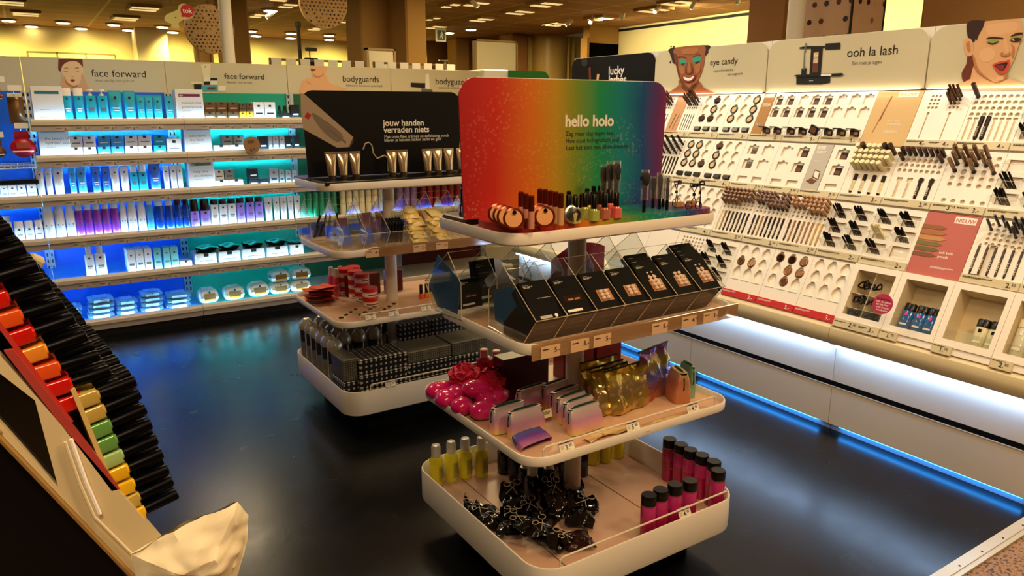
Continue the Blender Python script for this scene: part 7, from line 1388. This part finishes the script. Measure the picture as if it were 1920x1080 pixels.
# tier 3: red jars, spray bottles, sachets, small cards
zj = .59-.0215; F3 = lambda px, py: at(px, py, 2, zj)
rj = mat('jar_red_lid', '#c41420', .3); jb = mat('jar_body_peach', '#e0a090', .3)
def jar():
    r = .040; m = MB(); m.lathe([(0, 0), (r*.96, 0), (r, .004), (r, .030)], 24, 0); l_ = MB(); l_.lathe([(r*1.04, .030), (r*1.04, .048), (r, .051), (0, .051)], 24); g = MB(); g.grid(lambda u, v: ((r+.0007)*math.cos(2*PI*u), (r+.0007)*math.sin(2*PI*u), .006+.018*v), 24, 1, 0, True)
    g.grid(lambda u, v: ((r+.0012)*math.cos(-PI/2-.9+1.8*u), (r+.0012)*math.sin(-PI/2-.9+1.8*u), .011+.008*v), 10, 1, 1); return [('jar', m.mesh('j', jb)), ('lid', l_.mesh('l', rj)), ('label', g.mesh('g', [paper, mat('label_brownish', '#7a5040', .6)], 0))]
JS = [(695, 573, 2, 'front right'), (680, 563, 3, 'middle'), (668, 557, 3, 'second'), (650, 552, 3, 'rear left'), (664, 548, 3, 'rear right')]
for (px, py, k, n_) in JS:
    p = F3(px, py)
    for j in range(k): thing('cream_jar', 'red-lidded body cream jar, %s from the bottom of the %s stack' % (nth(j), n_), 'jar', proto('jar', jar), loc=(p.x, p.y, zj+j*.0515), rot=(0, 0, .3*j))
rsp = mat('rose_spray_liquid', '#d8485a', .15, coat=.5)
for i, (px, py) in enumerate(((623, 552), (633, 555), (640, 550))): thing('body_mist', 'slim pink-red spray bottle with clear cap left of the jars, %s from left' % nth(i), 'bottle', spray(rsp, mat('label_rose2', '#e07a80', .4), .019, .11), loc=F3(px, py))
sre = mat('sachet_red', '#b0281c', .35)
for i in range(11):
    q = proto('sc%d' % (i % 3), lambda: (lambda m: (m.grid(lambda u, v: ((u-.5)*.13, (v-.5)*.10, .004*math.sin(5*u+i)+.003*math.cos(6*v)), 8, 6), m.grid(lambda u, v: ((u-.5)*.13, (v-.5)*.10, .003+.004*math.sin(5*u+i)+.003*math.cos(6*v)), 8, 6, 1), m.mesh('sc', [sre, mat('sachet_orange', '#d84a2a', .3)], 60))[-1])(MB())); p = F3(601, 566); thing('mask_sachet', 'red face mask sachet, %s from the bottom of the loose pile on the far stand' % nth(i), 'sachet', q, loc=(p.x+.02*math.sin(i*2.1), p.y+.03*math.cos(i*1.7), zj+.008+i*.0075), rot=(0, 0, .5*math.sin(i*2.7)))
for i in range(12):
    p = F3(640+i*9, 597-(i % 4)*4-i*1.3); thing('small_charm', 'tiny bronze item on a card behind the guard wire, %s from left' % nth(i), 'charm', proto('ch', lambda: [('card', (lambda m: (m.bbox(-.022, -.015, 0, .022, .015, .001, .0003), m.mesh('c', crm, 0))[-1])(MB())), ('charm', (lambda m: (m.tube([(.012*math.cos(t), .008*math.sin(t), .004) for t in [2*PI*k/10 for k in range(10)]], .003, 5, 0, True), m.mesh('t', mat('bronze_small', '#6a3a22', .3, .6)))[-1])(MB()))]), loc=(p.x, p.y, zj), rot=(0, 0, i*.5))
for i, (px, py, c) in enumerate(((790, 560, '#e04a2a'), (800, 558, '#d8702a'), (808, 556, '#c8a838'), (812, 553, '#a8b838'))): thing('nail_polish', 'small bright nail polish at the right of the far third tier, %s from left' % nth(i), 'nail polish', polish(mat('pol_'+c[1:], c, .2), .03, .026, .05), loc=F3(px, py))
m = MB(); m.bbox(-.05, 0, 0, .05, .05, .12, .002)
for i, x in enumerate((1.46, 1.56, 1.7)): thing('gift_box', 'dark red box standing behind the jars on the far stand, %s from left' % nth(i), 'box', proto('dr', lambda: m.mesh('dr', mat('box_maroon2', '#5a0c12', .3))), loc=(x, 3.86, zj))
# base tray: rolled bags in film, star-print boxes
zg2 = .245-.0935; G = lambda px, py: at(px, py, 2, zg2)
sb = mat('star_cloth', '#0b0c12', .5); n, l, b = nodes_of(sb)
def starry(mt, s, c0, c1, thr=.26):
    n, l, b = nodes_of(mt); tc = n.new('ShaderNodeTexCoord'); mp = n.new('ShaderNodeMapping'); mp.inputs['Scale'].default_value = (s, s, s); l.new(tc.outputs['Object'], mp.inputs[0])
    fr = n.new('ShaderNodeVectorMath'); fr.operation = 'FRACTION'; l.new(mp.outputs[0], fr.inputs[0]); sb_ = n.new('ShaderNodeVectorMath'); sb_.operation = 'SUBTRACT'; l.new(fr.outputs[0], sb_.inputs[0]); sb_.inputs[1].default_value = (.5, .5, .5)
    ab = n.new('ShaderNodeVectorMath'); ab.operation = 'ABSOLUTE'; l.new(sb_.outputs[0], ab.inputs[0]); sp_ = n.new('ShaderNodeSeparateXYZ'); l.new(ab.outputs[0], sp_.inputs[0])
    ge = n.new('ShaderNodeNewGeometry'); na = n.new('ShaderNodeVectorMath'); na.operation = 'ABSOLUTE'; l.new(ge.outputs['Normal'], na.inputs[0]); sn = n.new('ShaderNodeSeparateXYZ'); l.new(na.outputs[0], sn.inputs[0])
    def pick(ax):   # the two cell coordinates that lie in the face
        g1_ = n.new('ShaderNodeMath'); g1_.operation = 'LESS_THAN'; l.new(sn.outputs[ax], g1_.inputs[0]); g1_.inputs[1].default_value = .6; m_ = n.new('ShaderNodeMath'); m_.operation = 'MULTIPLY'; l.new(g1_.outputs[0], m_.inputs[0]); l.new(sp_.outputs[ax], m_.inputs[1]); return m_
    a1, a2, a3 = pick(0), pick(1), pick(2); m1 = n.new('ShaderNodeMath'); m1.operation = 'ADD'; l.new(a1.outputs[0], m1.inputs[0]); l.new(a2.outputs[0], m1.inputs[1]); m2 = n.new('ShaderNodeMath'); m2.operation = 'ADD'; l.new(m1.outputs[0], m2.inputs[0]); l.new(a3.outputs[0], m2.inputs[1])
    m3 = n.new('ShaderNodeMath'); m3.operation = 'LESS_THAN'; l.new(m2.outputs[0], m3.inputs[0]); m3.inputs[1].default_value = thr; mx = n.new('ShaderNodeMix'); mx.data_type = 'RGBA'; l.new(m3.outputs[0], mx.inputs[0]); mx.inputs[6].default_value = lin(c0); mx.inputs[7].default_value = lin(c1); l.new(mx.outputs[2], b.inputs['Base Color'])
starry(sb, 38, '#0a0b10', '#b8b4ac'); kn = mat('knit_cloth', '#3a3830', .7); starry(kn, 90, '#2a2a26', '#6a6656', .5)
def sbox(w, d, h, mt, lab, x, y, z, rz=0):
    m = MB(); m.bbox(-w/2, 0, 0, w/2, d, h, .006); s_ = MB(); s_.bbox(-w/2-.002, -.002, h-.022, w/2+.002, d+.002, h+.001, .004) ; thing('storage_box', lab, 'box', [('box', m.mesh('b', mt)), ('lid', s_.mesh('l', mt))], loc=(x, y, z), rot=(0, 0, rz))
p = G(688, 706)
for j in range(3): sbox(.255, .19, .078, sb, 'star-print box of the left stack in the far base tray, %s from the bottom' % nth(j), 1.375, 3.30, zg2+j*.08)
for j, (mt_, hh) in enumerate(((sb, .082), (sb, .082), (kn, .062))): sbox(.25, .19, hh, mt_, '%s box of the middle stack in the far base tray, %s from the bottom' % (('star-print', 'star-print', 'grey knit-print')[j], nth(j)), 1.635, 3.30, zg2+(0, .084, .168)[j])
for j, (mt_, hh) in enumerate(((sb, .082), (sb, .075), (kn, .075))): sbox(.22, .19, hh, mt_, '%s box of the right stack in the far base tray, %s from the bottom' % (('star-print', 'star-print', 'grey knit-print')[j], nth(j)), 1.88, 3.30, zg2+(0, .084, .161)[j])
for j, (mt_, hh) in enumerate(((sb, .13), (kn, .115))): sbox(.075, .17, hh, mt_, 'narrow %s box left of the star-print stack' % ('dark star-print', 'grey knit-print')[j], 1.207, 3.32, zg2+j*.132)
for i in range(6): sbox(.19, .2, .095, sb, 'dark star-print box of the rear block in the far base tray, %s one' % nth(i), 1.70+.20*(i % 2), 3.60, zg2+.097*(i//2))
rbm = mat('roll_black', '#0c0c0e', .45); whb = mat('roll_label', '#8a867e', .6)
def rollbag():
    R_ = .037; HH = .25; m = MB(); m.lathe([(0, .0), (R_*.95, 0), (R_, .01), (R_, HH), (R_*.8, HH+.008), (0, HH+.01)], 16, 0); g = MB(); g.grid(lambda u, v: (R_*1.02*math.cos(-PI/2-.9+1.3*u), R_*1.02*math.sin(-PI/2-.9+1.3*u), .05+.11*v), 6, 1); s_ = MB()
    for a in (-2.9, -2.65, -1.0): s_.grid(lambda u, v: ((R_+.002)*math.cos(a+.14*u), (R_+.002)*math.sin(a+.14*u), .004+HH*v), 2, 1)
    f_ = MB(); f_.grid(lambda u, v: ((R_+.004)*math.cos(2*PI*u), (R_+.004)*math.sin(2*PI*u), .01+v*(HH-.02)), 20, 2, 0, True)
    t_ = MB(); t_.grid(lambda u, v: (((R_+.005)*(1-.5*v**3))*math.cos(2*PI*u)*(1+.05*math.sin(14*u*PI+4*v)), ((R_+.005)*(1-.5*v**3))*math.sin(2*PI*u)*(1+.05*math.cos(12*u*PI)), HH-.02+v*.055+.006*noise.noise(Vector((u*9, v*7, 2)))), 28, 7, 0, True); t_.grid(lambda u, v: (R_*.56*v*math.cos(2*PI*u), R_*.56*v*math.sin(2*PI*u), HH+.037-.012*(1-v)+.004*noise.noise(Vector((u*8, v*8, 2)))), 20, 3, 0, True)
    return [('roll', m.mesh('r', rbm)), ('label', g.mesh('g', whb, 0)), ('strap', s_.mesh('s', paper, 0)), ('film', f_.mesh('f', clear('film_side', '#f8f8f4', .06, .1, .02), 60)), ('film_top', t_.mesh('ft', clear('film_milky', '#f0ece0', .2, .22, .5, '#e0d8c0'), 60))]
k = 0
for j in range(6):
    for i in range(6):
        x = 1.215+j*.0845; y = 4.02-i*.092
        if y < (3.52 if j == 0 else 3.56): continue
        if j > 4 and y < 3.85: continue
        if math.hypot(x-1.6, y-3.68) < .085: continue
        thing('rolled_bag', 'film-wrapped rolled black bag, %s in the %s row from the back' % (nth(j), nth(i)), 'bag', proto('roll', rollbag), loc=(x, y, zg2), rot=(0, 0, -.5+.2*math.sin(k*1.3)), group='rolled black bags in film'); k += 1
# ------------------------------------------------------------------ nail polish display, seen end-on at the left
TH = math.radians(5.6); Y0 = 1.12
root = thing('nail_polish_display', 'leaning nail polish display at the left with white end panel', 'display unit', [], loc=(-.1, 1.5, 0)); inv = Matrix.Translation((.1, -1.5, 0))
def npart(n_, me, par=None):
    o = link(n_, me, par or root); o.matrix_local = inv if par is None else Matrix.Identity(4); return o
XZ = Matrix(((1, 0, 0, 0), (0, 0, -1, 1.12), (0, 1, 0, 0), (0, 0, 0, 1)))
def band(u): return (-.0755+.502*(1.194-u))          # lower edge line of the end panel: x at height u
def bandr(u): return (-.051+.49*(1.276-u))
m = MB(); m.M = XZ
outer = [(band(1.72), 1.72), (band(.60), .60), (.27, .60), (.235, .66), (bandr(.76)+.0, .76), (bandr(1.72), 1.72)]
hole = [(-.118, 1.355), (-.064, 1.272), (-.032, 1.228), (-.022, 1.100), (-.067, 1.196), (-.135, 1.335)]
m.holed(outer, [hole], .0, .022, 0, 0, 1, .012); npart('end_panel', m.mesh('ep', [mat('end_panel_cream', '#cfc09a', .3), mat('dark_glass', '#03080a', .08, coat=.6)], 0))
m = MB(); m.M = Matrix(((1, 0, 0, 0), (0, 0, 1, 1.094), (0, 1, 0, 0), (0, 0, 0, 1)))
e0 = MB(); pts = [(-.006, 1.165), (.0035, 1.10), (.0145, 1.046), (.05, .98), (.10, .885), (.17, .75)]
e0.tube([(x, 1.092, z) for x, z in pts], .0022, 6, 0); e0.tube([(x+.007, 1.092, z+.002) for x, z in pts[:3]], .0028, 6, 1)
npart('bent_rod', e0.mesh('br', [mat('rod_cream', '#e8dcc0', .25), mat('rod_white', '#ffffff', .2)]))
m = MB()
for a, b_, w_ in (((-.0755, 1.194), (.20, .646), .004),): m.tube([(a[0]-.004, 1.096, a[1]), (b_[0]-.004, 1.096, b_[1])], w_, 6)
m.tube([(-.20, 1.096, 1.452), (-.0755, 1.096, 1.194)], .004, 6); npart('edge_trim', m.mesh('et', mat('brass_trim', '#b8945a', .3, .4)))
# body of the unit behind the end panel
m = MB(); m.M = Matrix(((1, 0, 0, 0), (0, 0, 1, 1.12), (0, 1, 0, 0), (0, 0, 0, 1))); bp_ = [(-.9, 0), (.10, 0), (.10, .80), (band(1.70)+.02, 1.70), (-.9, 1.70)]
m.prism(bp_, 0, .6)
npart('carcass', m.mesh('cc', matt_black, 0))
m = MB(); m.bbox(-.9, 1.10, 0, .118, 1.118, .6, .002); npart('kick_panel', m.mesh('kp', matt_black))
# trays (stepped boards) : tier A lower, tier B upper
D = Vector((-math.sin(TH), math.cos(TH), 0)); OUTD = Vector((math.cos(TH)*.985, math.sin(TH)*.985, .17)).normalized()
TA = (Vector((.016, Y0, 1.221)), Vector((.058, Y0, 1.005)), 9); TB = (Vector((-.125, Y0, 1.50)), Vector((.004, Y0, 1.195)), 12)
NCOL = 62; PITCHC = .0262
for nm, (a, b_, n_), mt_ in (('tray_lower', TA, mat('tray_cream_nail', '#c8b070', .4)), ('tray_upper', TB, mat('tray_red_nail', '#b0342c', .35))):
    m = MB(); L_ = D*(NCOL*PITCHC+.02); t = OUTD*-.006; a2, b2 = a+D*-.012+Vector((-.002, 0, .01)), b_+D*-.012+Vector((.002, 0, -.01))
    vs = [a2, b2, b2+L_, a2+L_]; vs += [v+t for v in vs]; m.add(vs, [(0, 1, 2, 3), (7, 6, 5, 4), (0, 4, 5, 1), (1, 5, 6, 2), (2, 6, 7, 3), (3, 7, 4, 0)]); npart('polish_tray', m.mesh(nm, mt_, 0))
m = MB(); m.M = Matrix(((1, 0, 0, 0), (0, 0, 1, 1.100), (0, 1, 0, 0), (0, 0, 0, 1))); m.prism([(-.056, 1.30), (-.046, 1.30), (.030, 1.128), (.050, 1.075), (.040, 1.075), (.018, 1.128)], -.002, .008); npart('red_edge', m.mesh('re', mat('edge_red', '#a8403c', .3), 0))
cols = {k: mat('nail_'+k, c, .18, .05, coat=.7) for k, c in dict(red='#c4160f', orange='#d8501a', amber='#e08a2a', gold='#b8a050', green='#5f9a4a', lightgreen='#9ac078', yellow='#e0b41c', pink='#c05a78', silver='#b0a890').items()}
capn = mat('cap_black_gloss', '#020206', .36, spec=.12)
def npol(mt_, lod=False):
    def f():
        g = MB(); g.prism(rrect(-.0105, -.0105, .0105, .0105, .003, 1 if lod else 3), -.004, .022); g.lathe([(.009, .022), (.006, .027)], 8 if lod else 12); c = MB(); c.lathe([(.0078, .025), (.0082, .072), (.0, .073)] if lod else [(.0078, .025), (.0084, .069), (.0076, .072), (0, .073)], 8 if lod else 12, sy=1)
        if lod: return g, c
        return [('bottle', g.mesh('g', mt_)), ('cap', c.mesh('c', capn))]
    return proto('npol'+mt_.name+str(lod), f)
seqA = ['gold', 'gold', 'green', 'green', 'lightgreen', 'yellow', 'yellow', 'gold', 'yellow']; seqB = ['pink', 'red', 'red', 'orange', 'red', 'red', 'orange', 'red', 'amber', 'orange', 'red', 'red']
QR = OUTD.to_track_quat('Z', 'Y').to_matrix().to_4x4(); cnt = 0; SB = MB()
smats = [capn]+[cols[k] for k in cols]; rn = random.Random(9); kl = list(cols)
for c in range(NCOL):
    for nm, (a, b_, n_), seq in (('lower', TA, seqA), ('upper', TB, seqB)):
        for r in range(n_):
            p = a.lerp(b_, (r+.5)/n_)+D*(c*PITCHC); 
            if rn.random() < .035 and c > 0: continue
            k = seq[r] if c < 3 else (seq[r] if rn.random() < .6 else rn.choice(kl)); M = Matrix.Translation(p)@QR@Matrix.Rotation(rn.uniform(-.05, .05), 4, 'X')@Matrix.Rotation(rn.uniform(-.05, .05), 4, 'Y')
            if c < 14: thing('nail_polish_bottle', '%s nail polish, %s from top, %s tier, %s line from the near end' % (k, nth(r), nm, nth(c)), 'nail polish', npol(cols[k]), M=M); cnt += 1
            else:
                def fl(lod=True): return None
                g, cc = npol(cols[k], True); SB.M = M; SB.add(g.v, g.f, 1+kl.index(k)); SB.add(cc.v, cc.f, 0)
SB.M = Matrix.Identity(4); o = link('nail_polish_row', SB.mesh('npr', smats, 35)); tag(o, 'far rows of black-capped nail polishes running towards the back wall', 'nail polish', kind='stuff')
# white crumpled paper bag at the near lower end
pb = noisy(mat('paper_bag', '#e9dfc0', .6), 6, .06); m = MB()
C_ = [(.050, .992), (.085, 1.005), (.150, 1.020), (.198, 1.028), (.212, 1.0), (.205, .955), (.175, .87), (.15, .80), (.09, .84), (.055, .93)]
def bagf(sg):
    def fn(u, v):
        a = 2*PI*u; i = u*len(C_); k = int(i) % len(C_); f = i-int(i); p = Vector(C_[k]).lerp(Vector(C_[(k+1) % len(C_)]), f); c = Vector((.135, .94)); q = c.lerp(p, v)
        return (q.x, 1.06+sg*(.034*(1-v**2))+.014*noise.noise(Vector((q.x*22, q.y*22, sg*3)))+.006*noise.noise(Vector((q.x*60, q.y*60, 1))), q.y)
    return fn
m.grid(bagf(-1), 60, 14, 0, True); m.grid(bagf(1), 60, 10, 0, True); thing('paper_bag', 'crumpled white paper bag hooked on the lower end of the nail display', 'bag', m.mesh('pb', pb, 25))
# small tester things lying on the far part of the unit
m = MB(); m.bbox(-.02, -.018, 0, .02, .018, .03, .006); b_ = MB(); b_.bbox(-.022, -.02, -.03, .022, .02, 0, .003); p = at(62, 497, 1, 2.5)
thing('tester_pot', 'cream and black tester pot perched among the black caps', 'pot', [('lid', m.mesh('l', crm)), ('body', b_.mesh('b', black))], loc=(p.x, 2.5, p.z), rot=(.3, .6, .2))
# ------------------------------------------------------------------ repeats share a group phrase
by = {}
for o in COL.objects:
    if o.parent is None and o.get('category') and not o.get('group') and not o.get('kind'):
        x, y, z = o.matrix_basis.translation; nm = o.name.split('.')[0]
        where = 'in the nail polish display' if nm == 'nail_polish_bottle' else 'on the make-up wall' if x > 2.9 and y < 5 and z < 2 else 'on the skincare shelves' if 5.6 < y < 6.5 and z < 2 else 'on the near stand' if y < 2.6 and x > .8 else 'on the far stand' if y < 4.3 and x > .8 else 'in the shop'
        by.setdefault((nm, where), []).append(o)
for (nm, where), os_ in by.items():
    if len(os_) > 1:
        w = nm.replace('_', ' '); w = w[:-1]+'ies' if w.endswith('y') and w[-2] not in 'aeiou' else w+'es' if w.endswith(('s', 'x', 'sh', 'ch')) else w+'s'
        for o in os_: o['group'] = w+' '+where
